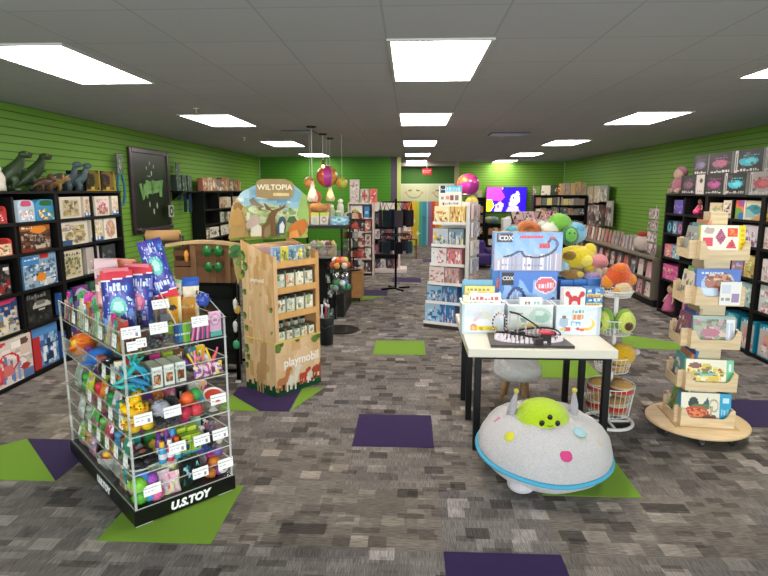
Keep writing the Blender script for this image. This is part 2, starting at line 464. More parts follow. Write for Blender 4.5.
def mk_ceiling():
    m, nt, b = new_mat('ceiling_tile'); N, L = nt.nodes, nt.links
    b.inputs['Roughness'].default_value = .9
    tc = N.new('ShaderNodeTexCoord')
    t = N.new('ShaderNodeTexBrick'); t.inputs['Scale'].default_value = 1; t.offset = 0
    t.inputs['Brick Width'].default_value = .655; t.inputs['Row Height'].default_value = .655; t.inputs['Mortar Size'].default_value = .007
    t.inputs['Mortar Smooth'].default_value = .2
    t.inputs['Color1'].default_value = (*lin('#b1b0b3'), 1); t.inputs['Color2'].default_value = (*lin('#adacb0'), 1); t.inputs['Mortar'].default_value = (*lin('#9c9b9e'), 1)
    mp = N.new('ShaderNodeMapping'); mp.inputs['Location'].default_value = (.155, .21, 0)
    L.new(tc.outputs['Object'], mp.inputs['Vector']); L.new(mp.outputs['Vector'], t.inputs['Vector'])
    nz = N.new('ShaderNodeTexNoise'); nz.inputs['Scale'].default_value = 130; nz.inputs['Detail'].default_value = 3; L.new(tc.outputs['Object'], nz.inputs['Vector'])
    rp = N.new('ShaderNodeValToRGB'); rp.color_ramp.elements[0].position = .35; rp.color_ramp.elements[0].color = (.8, .8, .8, 1); rp.color_ramp.elements[1].position = .5
    L.new(nz.outputs['Fac'], rp.inputs['Fac'])
    mx = N.new('ShaderNodeMix'); mx.data_type = 'RGBA'; mx.blend_type = 'MULTIPLY'; mx.inputs['Factor'].default_value = .6
    L.new(t.outputs['Color'], mx.inputs[6]); L.new(rp.outputs['Color'], mx.inputs[7]); L.new(mx.outputs[2], b.inputs['Base Color'])
    _mats['ceiling_tile'] = m
mk_carpet(); mk_ceiling()
GREEN = '#74a23e'; GROOVE = '#3c6a18'
XL, XR, YF, YB, ZC = -4.3, 5.1, -3.0, 19.4, 2.8
YBL, XBL = 16.3, -.36

def slat_wall(name, p0, p1, z0=0.0, z1=ZC, th=.09, pitch=.085):
    """slat board wall from p0 to p1 (room on the right-hand side of the walk), real grooves"""
    (xa, ya), (xb, yb) = p0, p1
    Ln = math.hypot(xb - xa, yb - ya)
    mb = MB(GREEN, 'paint')
    z = z0
    while z < z1 - 1e-6:
        a, c = z, min(z + pitch - .011, z1)
        mb.set(GREEN); mb.add([(0, 0, a), (Ln, 0, a), (Ln, 0, c), (0, 0, c)], [(0, 1, 2, 3)])
        d = min(c + .011, z1)
        if d > c:
            mb.set(GROOVE)
            mb.add([(0, 0, c), (Ln, 0, c), (Ln, .009, c), (0, .009, c)], [(3, 2, 1, 0)][:1])
            mb.add([(0, .009, c), (Ln, .009, c), (Ln, .009, d), (0, .009, d)], [(0, 1, 2, 3)])
            mb.add([(0, .009, d), (Ln, .009, d), (Ln, 0, d), (0, 0, d)], [(0, 1, 2, 3)])
        z += pitch
    mb.set(GREEN).box(0, .01, z0, Ln, th, z1)
    return struct(name, mb, None, (xa, ya, 0), math.atan2(yb - ya, xb - xa))

struct('floor', MB('#777', 'carpet').box(XL - .2, YF - .2, -.1, XR + .2, YB + .3, 0))
struct('ceiling', MB('#ccc', 'ceiling_tile').box(XL - .2, YF - .2, ZC, XR + .2, YB + .3, ZC + .1))
slat_wall('wall_left', (XL, YF), (XL, YBL))
GREEN = '#43801c'
slat_wall('wall_back_left', (XL, YBL), (XBL - .2, YBL))
GREEN = '#74a23e'
slat_wall('wall_right', (XR, YB), (XR, YF))
slat_wall('wall_back_right', (1.55, YB), (XR, YB))
# darker plain wall over and beside the painted doors
struct('wall_back', MB('#3c6a26').box(XBL - .1, YB, 2.09, 1.55, YB + .1, ZC).box(XBL - .1, YB, 0, XBL + .01, YB + .1, 2.09))
struct('wall_return', MB('#4d4350').box(XBL - .2, YBL, 0, XBL, YB + .1, ZC))
struct('trim_1', MB('#a9b56a').box(XBL - .02, YBL - .03, 0, XBL + .09, YBL + .08, ZC))
struct('trim_2', MB('#a99f7c').box(1.47, YB - .06, 0, 1.62, YB + .04, ZC))
struct('trim_3', MB('#8c8a80').box(XBL, YB - .35, 2.66, 1.5, YB - .02, ZC))
for nm, p in (('baseboard_left', (XL, YF, XL + .012, YBL)), ('baseboard_right', (XR - .012, YF, XR, YB)), ('baseboard_back', (XL, YBL - .012, XBL - .2, YBL))):
    struct(nm, MB('#262626').box(p[0], p[1], 0, p[2], p[3], .1))
# shop front behind the camera: low wall, header, mullions and glass
WZ0, WZ1 = .35, 2.45
fw = MB('#5b5a58').box(XL - .1, YF - .1, 0, XR + .1, YF, WZ0).box(XL - .1, YF - .1, WZ1, XR + .1, YF, ZC)
struct('wall_front', fw)
for i in range(4):
    x0 = XL + (XR - XL) * i / 4; x1 = XL + (XR - XL) * (i + 1) / 4
    w = struct('window_%d' % (i + 1), MB('#2f2f30', 'metal').box(x0, YF - .08, WZ0, x0 + .05, YF - .02, WZ1).box(x1 - .05, YF - .08, WZ0, x1, YF - .02, WZ1)
               .box(x0 + .05, YF - .08, WZ0, x1 - .05, YF - .02, WZ0 + .05).box(x0 + .05, YF - .08, WZ1 - .05, x1 - .05, YF - .02, WZ1))
    struct('pane', MB('#fff', 'glass_pane').add([(x0 + .05, YF - .05, WZ0 + .05), (x1 - .05, YF - .05, WZ0 + .05), (x1 - .05, YF - .05, WZ1 - .05), (x0 + .05, YF - .05, WZ1 - .05)], [(0, 1, 2, 3)]), w)

# painted double doors: smiling faces over rainbow stripes
def door_art():
    a = Art(46, 104, '#c3c79f')
    a.r(0, 0, 1, .72, '#5aa7a8')
    for k, c in enumerate(('#8d6b8f', '#c4503f', '#dd8a2e', '#dcb52f', '#b9bd3b', '#4fa38f', '#3f8fa5')):
        a.r(.02 + k * .135, 0, .02 + (k + 1) * .135, .72, c)
    a.e(.5, .86, .28, .09, '#8e9470'); a.e(.5, .875, .27, .09, '#c3c79f')
    a.l(.30, .89, .40, .90, .01, '#6b7052'); a.l(.6, .90, .70, .89, .01, '#6b7052')
    a.e(.2, .86, .06, .02, '#cf9f88'); a.e(.8, .86, .06, .02, '#cf9f88')
    for x, y in ((.5, .4), (.66, .2), (.3, .55)):
        a.l(x - .05, y, x + .05, y, .008, '#e9e2b8'); a.l(x, y - .03, x, y + .03, .008, '#e9e2b8')
    return a
for i, x0 in enumerate((XBL + .02, .585)):
    w = .92
    d = struct('door_%d' % (i + 1), MB('#9a9c80', 'paint').artbox(w, .045, 2.07, door_art(), '#9a9c80', x=x0 + w / 2, y=YB - .05, z=.01))
    struct('door_handle', MB('#777', 'metal').tube([(x0 + (w - .08 if i == 0 else .08), YB - .05, 1.0), (x0 + (w - .08 if i == 0 else .08), YB - .1, 1.0), (x0 + (w - .2 if i == 0 else .2), YB - .1, 1.0)], .011, 8), d)
# exit sign
e = thing('exit_sign', 'small red lit EXIT sign hanging over the rainbow doors', 'exit sign', (.52, 18.3, 2.36))
part('sign_box', MB('#a31d1d', 'emit:#d01818:.45').box(-.15, 0, 0, .15, .03, .19), e)
part('stem', MB('#ddd').cyl(0, .015, .19, ZC - 2.36, .012), e)
lettering('EXIT', .13, '#f0d8d8', e, (0, -.002, .09), (PI / 2, 0, 0), .001, .003)

# ------------------------------------------------------------------ ceiling lights, vents, sprinklers
LX = (-2.55, .18, 3.02); LY = (3.72, 7.12, 10.95, 14.65, 18.1)
col_name = ('left', 'middle', 'right'); row_name = ('nearest', 'second', 'third', 'fourth', 'farthest')
for r, y in enumerate(LY):
    for c, x in enumerate(LX):
        if c == 0 and r == 4: continue
        t = thing('ceiling_light', 'recessed white ceiling light panel, %s in the %s column of lights' % (row_name[r] if r != 3 or c else 'last', col_name[c]), 'ceiling light', (x, y, ZC), 0, 'ceiling light panels')
        w, d = .31, 1.3 if r == 0 else 1.25
        part('frame', MB('#b9b7b3', 'paint').box(-w - .025, -.025, -.012, -w, d + .025, 0).box(w, -.025, -.012, w + .025, d + .025, 0).box(-w, -.025, -.012, w, 0, 0).box(-w, d, -.012, w, d + .025, 0), t)
        part('diffuser', MB('#fff', 'emit:#fff6ee:%s' % LIGHTSTRENGTH).box(-w, 0, -.008, w, d, -.002), t)
for x, y, w, lb in ((-1.78, 9.0, .5, 'dark slotted air vent in ceiling beside the hanging pendant lamps'), (1.62, 9.5, .62, 'dark slotted air vent in ceiling between middle and right lights')):
    t = thing('ceiling_vent', lb, 'air vent', (x, y, ZC))
    m = MB('#3a3835').box(-w / 2, 0, -.015, w / 2, .5, -.001); part('backing', m, t)
    m = MB('#6e6a66', 'metal')
    for k in range(6): m.box(-w / 2, .03 + k * .08, -.022, w / 2, .05 + k * .08, -.015)
    part('louvre', m, t)
for x, y, lb in ((-2.45, 6.6, 'small brass sprinkler head near the second left ceiling light'), (-2.95, 10.2, 'small sprinkler head beside the third left ceiling light'), (4.2, 6.9, 'small sprinkler head above the boxed games on right bookcase')):
    t = thing('sprinkler', lb, 'sprinkler', (x, y, ZC))
    part('escutcheon', MB('#d8d4ce').cyl(0, 0, -.008, 0, .035), t)
    part('nozzle', MB('#b9a48a', 'metal').cyl(0, 0, -.05, -.008, .012).cyl(0, 0, -.055, -.05, .025), t)

# ------------------------------------------------------------------ coloured carpet tiles let into the floor
LIME, PURP = '#719822', '#2b1648'
def ctile(pts, col, label):
    solo('carpet_tile', MB(col, 'fabric').prism(pts, .003, 'z'), label, 'carpet tile')
S = .61
def sq(x, y): return [(x, y), (x + S, y), (x + S, y + S), (x, y + S)]
ctile(sq(-.42, 3.93), PURP, 'dark purple square carpet tile in the middle of the aisle')
ctile(sq(-.42, 6.32), LIME, 'lime green square carpet tile in the middle of the aisle')
ctile(sq(.19, 2.1), PURP, 'dark purple carpet tile at the bottom edge before the alien plush')
ctile([(-1.69, 2.72), (-1.06, 2.72), (-1.06, 3.33), (-1.69, 3.33)], LIME, 'lime green carpet tile under front corner of clear toy display')
ctile([(-2.92, 3.94), (-2.92 - S, 3.94 - S), (-2.31, 3.33)], LIME, 'lime green triangle carpet tile at far left beside clear display')
ctile([(-2.92, 3.94), (-2.31, 3.33), (-2.31, 3.94)], PURP, 'dark purple triangle carpet tile left of clear toy display')
ctile([(-1.64, 5.17), (-1.64, 4.95), (-1.28, 4.57), (-1.03, 4.57), (-1.03, 5.17)], PURP, 'dark purple carpet tile under the tan cardboard display')
ctile([(-1.66, 4.57), (-1.29, 4.57), (-1.64, 4.93)], LIME, 'lime green carpet tile corner beside the tan cardboard display')
ctile([(-1.02, 4.57), (-.82, 5.17), (-1.02, 5.17)], LIME, 'lime green sliver of carpet tile right of the cardboard display')
ctile([(.84, 3.3), (1.45, 3.3), (1.45, 3.91), (.84, 3.91)], LIME, 'lime green carpet tile under the grey alien plush')
ctile(sq(2.68, 4.42), PURP, 'dark purple carpet tile behind the wooden book tower')
ctile(sq(1.36, 5.57), LIME, 'lime green carpet tile on the floor behind the table')
ctile([(2.6, 6.78), (3.3, 6.62), (3.42, 6.95), (2.8, 7.4)], LIME, 'lime green carpet tile before the black right bookcase')
ctile([(-.98, 9.98), (-.41, 9.98), (-.41, 10.6), (-.98, 10.6)], PURP, 'dark purple carpet tile beside the wooden cart')
ctile([(-1.02, 9.37), (-.41, 9.98), (-1.02, 9.98)], LIME, 'lime green triangle carpet tile under the wooden cart')
ctile(sq(-.37, 11.55), PURP, 'dark purple carpet tile far down the aisle')
ctile(sq(.35, 14.9), PURP, 'dark purple carpet tile farthest down the aisle')
# ------------------------------------------------------------------ shelving helper
def bookcase(label, fr, x0, cols, zs, depth, col='#0c0b0b', cat='bookcase', group=None, th=.034, top=True, back=True, fin='paint'):
    """cube shelving; zs are the top faces of its boards (last one is the top), cols the clear pitches"""
    t = thing('bookcase', label, cat, fr.p(x0), fr.rz, group)
    W = sum(cols); H = zs[-1]
    for x in (0, W - th): part('side_panel', MB(col, fin).box(x, 0, 0, x + th, depth, H), t)
    if back: part('back_panel', MB(col, fin).box(th, depth - .012, 0, W - th, depth, H), t)
    x = 0
    for c in cols[:-1]:
        x += c; part('divider', MB(col, fin).box(x - th / 2, .004, zs[0], x + th / 2, depth - .013, H - .03), t)
    for i, z in enumerate(zs):
        part('shelf' if i < len(zs) - 1 else 'top_board', MB(col, fin).box(th, .002, z - .03, W - th, depth - .013, z - .0005) if i < len(zs) - 1
             else MB(col, fin).box(-.005, -.004, z, W + .005, depth, z + .025), t)
    part('plinth', MB(col, fin).box(th, .02, 0, W - th, .05, zs[0] - .031), t)
    return t

def case_box(mb, w, d, h, body, face, handle, inner):
    """rounded carry case with a handle slot"""
    n = 10; P = [(-w / 2, 0), (w / 2, 0)]
    for k in range(n + 1):
        a = PI * k / n; c = math.cos(a); sgn = 1 if c >= 0 else -1
        P.append((w / 2 * sgn * abs(c) ** .45, h * .72 + h * .28 * math.sin(a)))
    mb.set(body, 'gloss').prism(P, d, 'y')
    mb.set(handle, 'gloss').prism([(x * .62, h * .86 + (z - h * .86) * .75) for x, z in P[2:]] + [(-w * .2, h * .7), (w * .2, h * .7)], -.004, 'y')
    mb.art(face, (-w * .44, -.003, h * .04), (w * .88, 0, 0), (0, 0, h * .62))
    return mb

def A_box(seed, w=22, h=16, bg='#333', cols=('#555', '#999'), n=40, title=None, ty=.84, extra=(), sz=.07):
    a = Art(w, h, bg); a.s_(n, cols, .04, .04, .96, .8, sz, seed)
    for q in extra: getattr(a, q[0])(*q[1:])
    if title: a.w_(.08, ty, .8, ty + .12, title, seed)
    return a

# ------------------------------------------------------------------ the two black bookcases on the left wall
XF = -3.78
LY0 = 4.59
LF = Fr(XF, LY0, 0, PI / 2)
LZ = [.06, .53, .90, 1.27, 1.57, 1.845]
bookcase('black cube bookcase of boxed toys, cut by left edge of view', LF, 0, (.68, .68), LZ, .48, group=None)
bookcase('black cube bookcase of puzzles and games behind the clear toy display', LF, 1.362, (.68, .68), LZ, .48)
def L_item(name, label, cat, rect, zi, art, col, d=.07, back=.025, kind='box', spine=None, group=None, **k):
    x0, y0, x1, y1 = rect
    X = XF - back
    ym = (y0 + y1) / 2
    a, b = AX(x0, ym, X)[1] - LY0, AX(x1, ym, X)[1] - LY0
    z = LZ[zi] if zi < 5 else LZ[5] + .026
    xm = (x0 + x1) / 2; h = AX(xm, y0, X)[2] - AX(xm, y1, X)[2]
    w = b - a
    if zi < 5: h = min(h, LZ[zi + 1] - LZ[zi] - .04)
    mb = MB()
    if kind == 'box': mb.set('#fff', 'gloss').artbox(w, d, h, art, col, spine)
    else: case_box(mb, w, d, h, col, art, k['handle'], '#000')
    return solo(name, mb, label, cat, LF.p((a + b) / 2, back, z), LF.rz, group)
# row under the top
L_item('carry_case', 'red rounded carry case on top shelf at left edge', 'toy case', (-8, 201, 6, 219), 4, A_box(1, 12, 10, '#a33', ('#eee', '#733', '#d66'), 20), '#b8302f', kind='case', handle='#7d1717')
L_item('carry_case', 'pale blue carry case with pink handle and printed picture', 'toy case', (17.5, 196, 34, 218), 4, A_box(2, 16, 12, '#bcd0dd', ('#fff', '#d995b5', '#b6b09a', '#e4e4e4'), 40), '#bdd3e4', kind='case', handle='#d14f74')
L_item('carry_case', 'blue carry case with yellow print and green handle', 'toy case', (36, 196, 55, 217), 4, A_box(3, 16, 12, '#3f8fc0', ('#e0c14a', '#57a35a', '#c8562d', '#f0f0e0'), 40), '#4a9ac6', kind='case', handle='#256b2c')
PZ = ('#6b5a44', '#b59a6a', '#8d8f56', '#c7b78e', '#7d6b5b', '#d7cdb8')
def white_puzzle(seed, w=18, h=14, cols=PZ, band=None):
    a = Art(w, h, '#ddd6c6'); a.r(.12, .1, .88, .86, '#c9bb98'); a.s_(60, cols, .14, .12, .86, .84, .06, seed)
    if band: a.r(0, 0, 1, .2, band); a.w_(.1, .05, .8, .18, '#e8edf2', seed)
    return a
L_item('puzzle_box', 'white jigsaw box with brown picture, top shelf left of bookcase post', 'puzzle', (60, 195.5, 81, 217), 4, white_puzzle(1), '#e0dacb')
L_item('puzzle_box', 'beige puzzle box with blue bottom band on top shelf', 'puzzle', (84, 194, 92, 216), 4, white_puzzle(2, 8, 14, ('#c9b79b', '#c48a6a', '#e0d2c0'), '#2f5c92'), '#d8cbb8')
L_item('puzzle_box', 'white puzzle box with pink wreath picture on top shelf', 'puzzle', (95, 194, 109, 215), 4, white_puzzle(3, 16, 14, ('#a8485c', '#d27c8c', '#6e7d51', '#e7cfcf')), '#e3dccf')
L_item('puzzle_box', 'cream puzzle box with blue corner, last on top shelf', 'puzzle', (112, 194, 120.5, 214), 4, white_puzzle(4, 10, 14, ('#d9c7b0', '#e5d3c4', '#c9a48d'), '#3a6aa4'), '#ddd2c0')
# second row
L_item('carry_case', 'red rounded toy case with yellow picture at left edge', 'toy case', (-8, 236, 12, 254), 3, A_box(5, 12, 10, '#d8c7a2', ('#e6a53a', '#c23b30', '#f1e7cf', '#87683a'), 24), '#c93a33', kind='case', handle='#8b1d1d')
L_item('toy_box', 'dark boxed playset with orange sky and battle picture', 'toy box', (20, 221, 50.5, 252), 3,
       A_box(6, 30, 24, '#3b2b24', ('#2a2420', '#7b4a2c', '#8d8378', '#564238', '#b9a690'), 90, extra=(('r', 0, .8, 1, 1, '#9c5a26'), ('e', .6, .82, .28, .14, '#e08a32'), ('w_', .45, .1, .95, .24, '#cdb9a4', 3), ('r', .02, .02, .4, .12, '#7f2a20'), ('w_', .08, .88, .4, .97, '#e7ddd0', 4)), sz=.05), '#241c18', d=.09)
L_item('puzzle_box', 'wide cream puzzle box with picture and blue corner band', 'puzzle', (61, 220, 88, 247), 3,
       white_puzzle(7, 24, 18).r(.05, .55, .4, .9, '#dcd3c2').s_(12, ('#b0876b', '#c86', '#999'), .06, .56, .4, .9, .05, 3).r(0, 0, .38, .2, '#3a5a86'), '#e2dbca', d=.09)
L_item('puzzle_box', 'cream puzzle box with yellow letter and blue base band', 'puzzle', (91, 219, 103, 244), 3, white_puzzle(8, 12, 16, ('#d9cfa9', '#c2b04f', '#e8e2d0'), '#345f97'), '#ddd7c5')
L_item('puzzle_box', 'white puzzle box with pink oval picture beside shelf end', 'puzzle', (104.5, 218, 116.5, 242), 3,
       Art(14, 18, '#e6e0d2').e(.5, .5, .4, .42, '#c99a8b').s_(30, ('#a5756a', '#b9a06e', '#dcb9a9'), .2, .2, .8, .8, .07, 2), '#e4dfd2')
# third row
L_item('toy_box', 'black toy box with white label block at left edge', 'toy box', (-14, 262, 10.5, 294), 2,
       A_box(9, 24, 20, '#221f1f', ('#3c3a38', '#615955', '#7b2f2a', '#9a938a'), 50, extra=(('r', .7, .78, .96, .9, '#dcdcd6'), ('l', .3, .1, .9, .35, .05, '#8c2b2b')), sz=.06), '#171515', d=.09)
L_item('toy_box', 'blue and white boxed police playset with orange vehicle', 'toy box', (23, 252.5, 57, 287.5), 2,
       A_box(10, 34, 28, '#86a9c4', ('#4c7da6', '#dfe5e8', '#5d6c78', '#a9bac6', '#2f4f7d', '#c9ccc8'), 110, extra=(('r', .5, .85, .76, 1, '#c2332c'), ('r', 0, .72, .48, .97, '#3f83bd'), ('w_', .05, .84, .45, .94, '#e9f0f5', 3), ('e', .5, .3, .16, .14, '#e08b26'), ('r', .36, .34, .42, .44, '#333')), sz=.05), '#4b86b4', d=.09)
L_item('puzzle_box', 'cream game box printed with rows of dark little figures', 'puzzle', (61.5, 251, 82.5, 279), 2,
       Art(26, 22, '#d8cfb4').s_(0, ['#000']).r(.1, .1, .9, .8, '#c9bf9a').s_(50, ('#4b453a', '#7a6a3f', '#6d7d60', '#a08c52'), .12, .15, .88, .75, .045, 6).w_(.1, .8, .9, .92, '#4f4a40', 2), '#d9d2bd', d=.09)
L_item('toy_box', 'pale boxed toy with grey picture partly behind clear display', 'toy box', (87, 250, 100, 276), 2, A_box(11, 12, 14, '#b9b4ac', ('#d9d3ca', '#8b8580', '#c9a6a0'), 20), '#aaa59c')
L_item('toy_box', 'dark boxed toy at end of the third shelf', 'toy box', (103, 248, 116, 272), 2, A_box(12, 12, 14, '#34383c', ('#5c656b', '#808a8c', '#26292c'), 24), '#2c3033')
# fourth row
L_item('toy_box', 'deep blue toy box with pink top and beach figures', 'toy box', (-14, 296, 18.5, 335), 1,
       A_box(13, 28, 24, '#27406e', ('#35598f', '#5b86b5', '#d3c3a0', '#c9a989'), 40, extra=(('r', 0, 0, 1, .3, '#c8bda0'), ('e', .6, .98, .35, .1, '#cc3f6b'), ('s_', 20, ('#7f6a52', '#d9d2bb', '#4c79a9'), .1, .05, .95, .5, .06, 2)), sz=.07), '#22365f', d=.09)
L_item('toy_box', 'black toy box with white patrol car picture', 'toy box', (26, 291.5, 52, 323), 1,
       A_box(14, 28, 22, '#1c1c1b', ('#343432', '#4b4c46', '#262622'), 40, title='#777', extra=(('e', .6, .55, .36, .16, '#b9b9ae'), ('r', .4, .6, .75, .75, '#70736a'), ('r', .25, .45, .95, .52, '#3c3d39'), ('e', .38, .42, .07, .08, '#111'), ('e', .8, .42, .07, .08, '#111')), sz=.06), '#161616', d=.09)
# bottom row
L_item('marble_run_box', 'big white toy box with red and blue looping marble run', 'toy box', (-26, 331, 33.5, 398), 0,
       A_box(15, 40, 34, '#d3c8bd', ('#c9bcae', '#e2d9cf', '#b7aaa6'), 40, extra=(('l', .45, .1, .5, .6, .04, '#5d79a8'), ('l', .62, .05, .6, .5, .04, '#5d79a8'), ('l', .72, .05, .74, .4, .03, '#7d94b8'), ('e', .55, .5, .2, .22, '#c5353c', .78), ('e', .3, .4, .2, .3, '#c5353c', .8), ('l', 0, .7, .5, .95, .035, '#c5353c'), ('l', .35, .6, .42, .2, .05, '#cd4a4f'), ('r', .45, .22, .62, .45, '#cf6a66'), ('e', .86, .86, .08, .09, '#6b4a3c'), ('r', .78, .55, .95, .78, '#d9c0b0'), ('e', .85, .28, .09, .08, '#a8332f'), ('r', .8, 0, 1, .2, '#5873a0'), ('r', .62, .75, .8, .9, '#efe8e0'), ('l', 0, .05, .4, .12, .03, '#c5353c')), sz=.08), '#d9cdbf', d=.4, back=-.01)
L_item('toy_box', 'blue and red toy box lying on the bottom shelf', 'toy box', (34.5, 338, 60, 379), 0,
       A_box(16, 26, 24, '#3f6fa6', ('#6b95c0', '#23436f', '#c3d2df', '#8fb0cf'), 50, extra=(('r', 0, 0, .28, .8, '#bb2f33'), ('r', 0, .8, 1, 1, '#4f8cc4'), ('s_', 14, ('#e5ebf0', '#1f3357'), .35, .1, .9, .5, .07, 5)), sz=.07), '#b42d31', d=.09)
for k, (a, c) in enumerate(((62, '#345c96'), (78, '#7d4a8c'), (93, '#3b6b52'))):
    for zi in (0, 1):
        L_item('toy_box', '%s toy box on the %s shelf behind the clear toy display' % (('dark blue', 'purple', 'dark green')[k], ('bottom', 'second lowest')[zi]), 'toy box', (a, 300 if zi else 330, a + 12, 322 if zi else 356), zi,
               A_box(20 + k + zi * 5, 12, 12, c, ('#888', '#bbb', '#333', c), 20), c)

# ---- figures standing on top of the bookcases
def t_rex():
    s = 1.0; body = '#2c3f25'
    t = thing('dinosaur_figure', 'dark green upright toy dinosaur on bookcase, leftmost of the pair', 'toy dinosaur', (0, 0, 0)); t.scale = (.82, .82, .86)
    def bod(d):
        return 1 + .12 * math.sin(5 * d[2])
    m = MB(body, 'rubber', True)
    # trunk, neck and tail as one tapering tube
    m.tube([(-.30, 0, .05), (-.22, 0, .07), (-.13, 0, .13), (-.05, 0, .19), (.03, 0, .26), (.09, 0, .34), (.12, 0, .40)], [.008, .028, .07, .092, .083, .055, .042], 12)
    part('body', m, t)
    h = MB(body, 'rubber', True).ball(.155, 0, .425, .075, .04, .042, 12, 8).ball(.205, 0, .43, .05, .03, .024, 10, 6)
    ho = part('head', h, t)
    part('lower_jaw', MB('#5a3d33', 'rubber', True).ball(.195, 0, .398, .05, .026, .014, 10, 6), ho)
    for s in (-1, 1):
        part('eye', MB('#c9a53a', 'gloss', True).ball(.165, s * .036, .447, .009), ho)
        part('leg', MB(body, 'rubber', True).tube([(-.06, s * .06, .17), (-.01, s * .075, .1), (-.06, s * .075, .055), (-.035, s * .075, .012), (.03, s * .08, .01)], [.06, .045, .024, .022, .02], 8), t)
        part('arm', MB(body, 'rubber', True).tube([(.06, s * .06, .27), (.1, s * .065, .24), (.13, s * .06, .25)], [.02, .014, .008], 6), t)
    return t
LT = LZ[5] + .026
def top_pos(px, py, X=-3.98):
    y = AX(px, py, X)[1]; return (X, y, LT)
rex = t_rex(); rex.location = top_pos(14, 180); rex.rotation_euler = (0, 0, PI / 2 - .5); rex.scale = (.82, .82, .86)
dup(rex, top_pos(35, 180, -4.0), PI / 2 - .5, 'dark green upright toy dinosaur on bookcase, second of the pair')
def quad(name, label, body, horn, loc, rz, sc, long_neck=False, extra=None):
    t = thing(name, label, 'toy animal', loc, rz); t.scale = (sc,) * 3
    m = MB(body, 'rubber', True)
    m.tube([(-.24, 0, .06), (-.17, 0, .1), (-.1, 0, .13), (0, 0, .14), (.1, 0, .15), (.15, 0, .2 if long_neck else .17), (.17, 0, .3 if long_neck else .18)], [.008, .025, .065, .085, .065, .04, .03], 12)
    part('body', m, t)
    z = .33 if long_neck else .19; hd = part('head', MB(body, 'rubber', True).ball(.2, 0, z, .06, .035, .038, 12, 8), t)
    if horn:
        part('crest', MB(horn, 'rubber', True).ball(.15, 0, z + .035, .02, .075, .07, 10, 7), hd)
        for s in (-1, 1): part('horn', MB('#c9b88a', 'rubber').tube([(.19, s * .025, z + .03), (.25, s * .03, z + .07)], [.012, .002], 6), hd)
    for x in (-.09, .08):
        for s in (-1, 1): part('leg', MB(body, 'rubber', True).tube([(x, s * .05, .12), (x + .01, s * .055, .06), (x, s * .055, .0)], [.035, .024, .026], 8), t)
    return t
quad('dinosaur_figure', 'brown horned toy dinosaur between green dinosaurs and golden one', '#4a3328', '#5c4632', top_pos(44, 183, -3.84), PI / 2 - .2, .62)
quad('dinosaur_figure', 'golden brown crested toy dinosaur with pale horns', '#8a6a3a', '#a9813a', top_pos(53, 183, -3.88), PI / 2 - .9, .66)
quad('dinosaur_figure', 'grey teal long necked toy dinosaur, left of its pair', '#506066', None, top_pos(61, 180), PI / 2 - 1.2, .9, True)
quad('dinosaur_figure', 'grey teal long necked toy dinosaur beside the dark boxes', '#566a6e', None, top_pos(72, 180), PI / 2 - 1.2, .88, True)
b = thing('figure_box', 'dark navy figure box on bookcase beside the grey dinosaurs', 'toy box', top_pos(81, 178), PI / 2 - .2)
part('carton', MB('#161a24', 'gloss').artbox(.2, .12, .24, A_box(31, 12, 14, '#171b26', ('#232c40', '#3b3f55', '#111'), 20), '#12151d'), b)
for k, px in enumerate((93, 108)):
    b = thing('figure_box', ('gold and black boxed figure on bookcase beside navy box', 'gold and black boxed figure at right end of bookcase top')[k], 'toy box', top_pos(px, 178, -3.92), PI / 2 - .15, 'gold boxed figures')
    a = Art(18, 20, '#1d180d').e(.42, .5, .55, .52, '#6b5814').e(.2, .48, .42, .36, '#1b150d').s_(16, ('#2b2116', '#4f3b2a', '#1a130d'), .12, .25, .6, .75, .07, k).r(0, 0, 1, .07, '#b08f2e').r(.9, 0, 1, 1, '#94781f').r(.35, .03, .55, .2, '#c9a63a')
    part('carton', MB('#17130b', 'gloss').artbox(.26, .12, .25, a, '#1d1a12'), b)
    part('window_film', MB('#fff', 'film').add([(-.09, -.003, .05), (.09, -.003, .05), (.09, -.003, .22), (-.09, -.003, .22)], [(0, 1, 2, 3)]), b)
bt = thing('bottle', 'pale bottle standing on the bookcase at left edge', 'bottle', top_pos(0, 180))
part('body', MB('#c9c2b4', 'gloss', True).lathe([(.045, 0), (.047, .02), (.047, .13), (.03, .17), (.018, .19)], 14), bt)
part('cap', MB('#d9d6cf').cyl(0, 0, .19, .23, .02), bt)

# ------------------------------------------------------------------ framed black board on the left wall
BX = XL + .03
p0, p1 = AX(127.3, 146, BX), AX(166.8, 154, BX); q0 = AX(132.5, 235, BX)
y0, y1, zt, zb = p0[1], p1[1], 2.53, 1.2
W = y1 - y0
bd = thing('framed_board', 'black sign board in dark purple frame on green slat wall', 'sign board', (XL, y0, zb), PI / 2)
H = zt - zb
part('panel', MB('#171414', 'gloss').box(.07, -.035, .07, W - .07, -.012, H - .07), bd)
fr_c = '#3a2535'
fm = part('frame', MB(fr_c, 'gloss').box(0, -.055, 0, .075, -.012, H, bev=.008).box(W - .075, -.055, 0, W, -.012, H, bev=.008).box(.075, -.055, H - .075, W - .075, -.012, H, bev=.008).box(.075, -.055, 0, W - .075, -.012, .075, bev=.008), bd)
part('ledge', MB('#4a2a4a', 'gloss').box(.1, -.12, .03, W - .1, -.055, .06), bd)
for x in (.08, W - .12): part('hook', MB('#bbb', 'metal').tube([(x, -.055, .08), (x, -.11, .07), (x, -.11, .1)], .009, 6), bd)
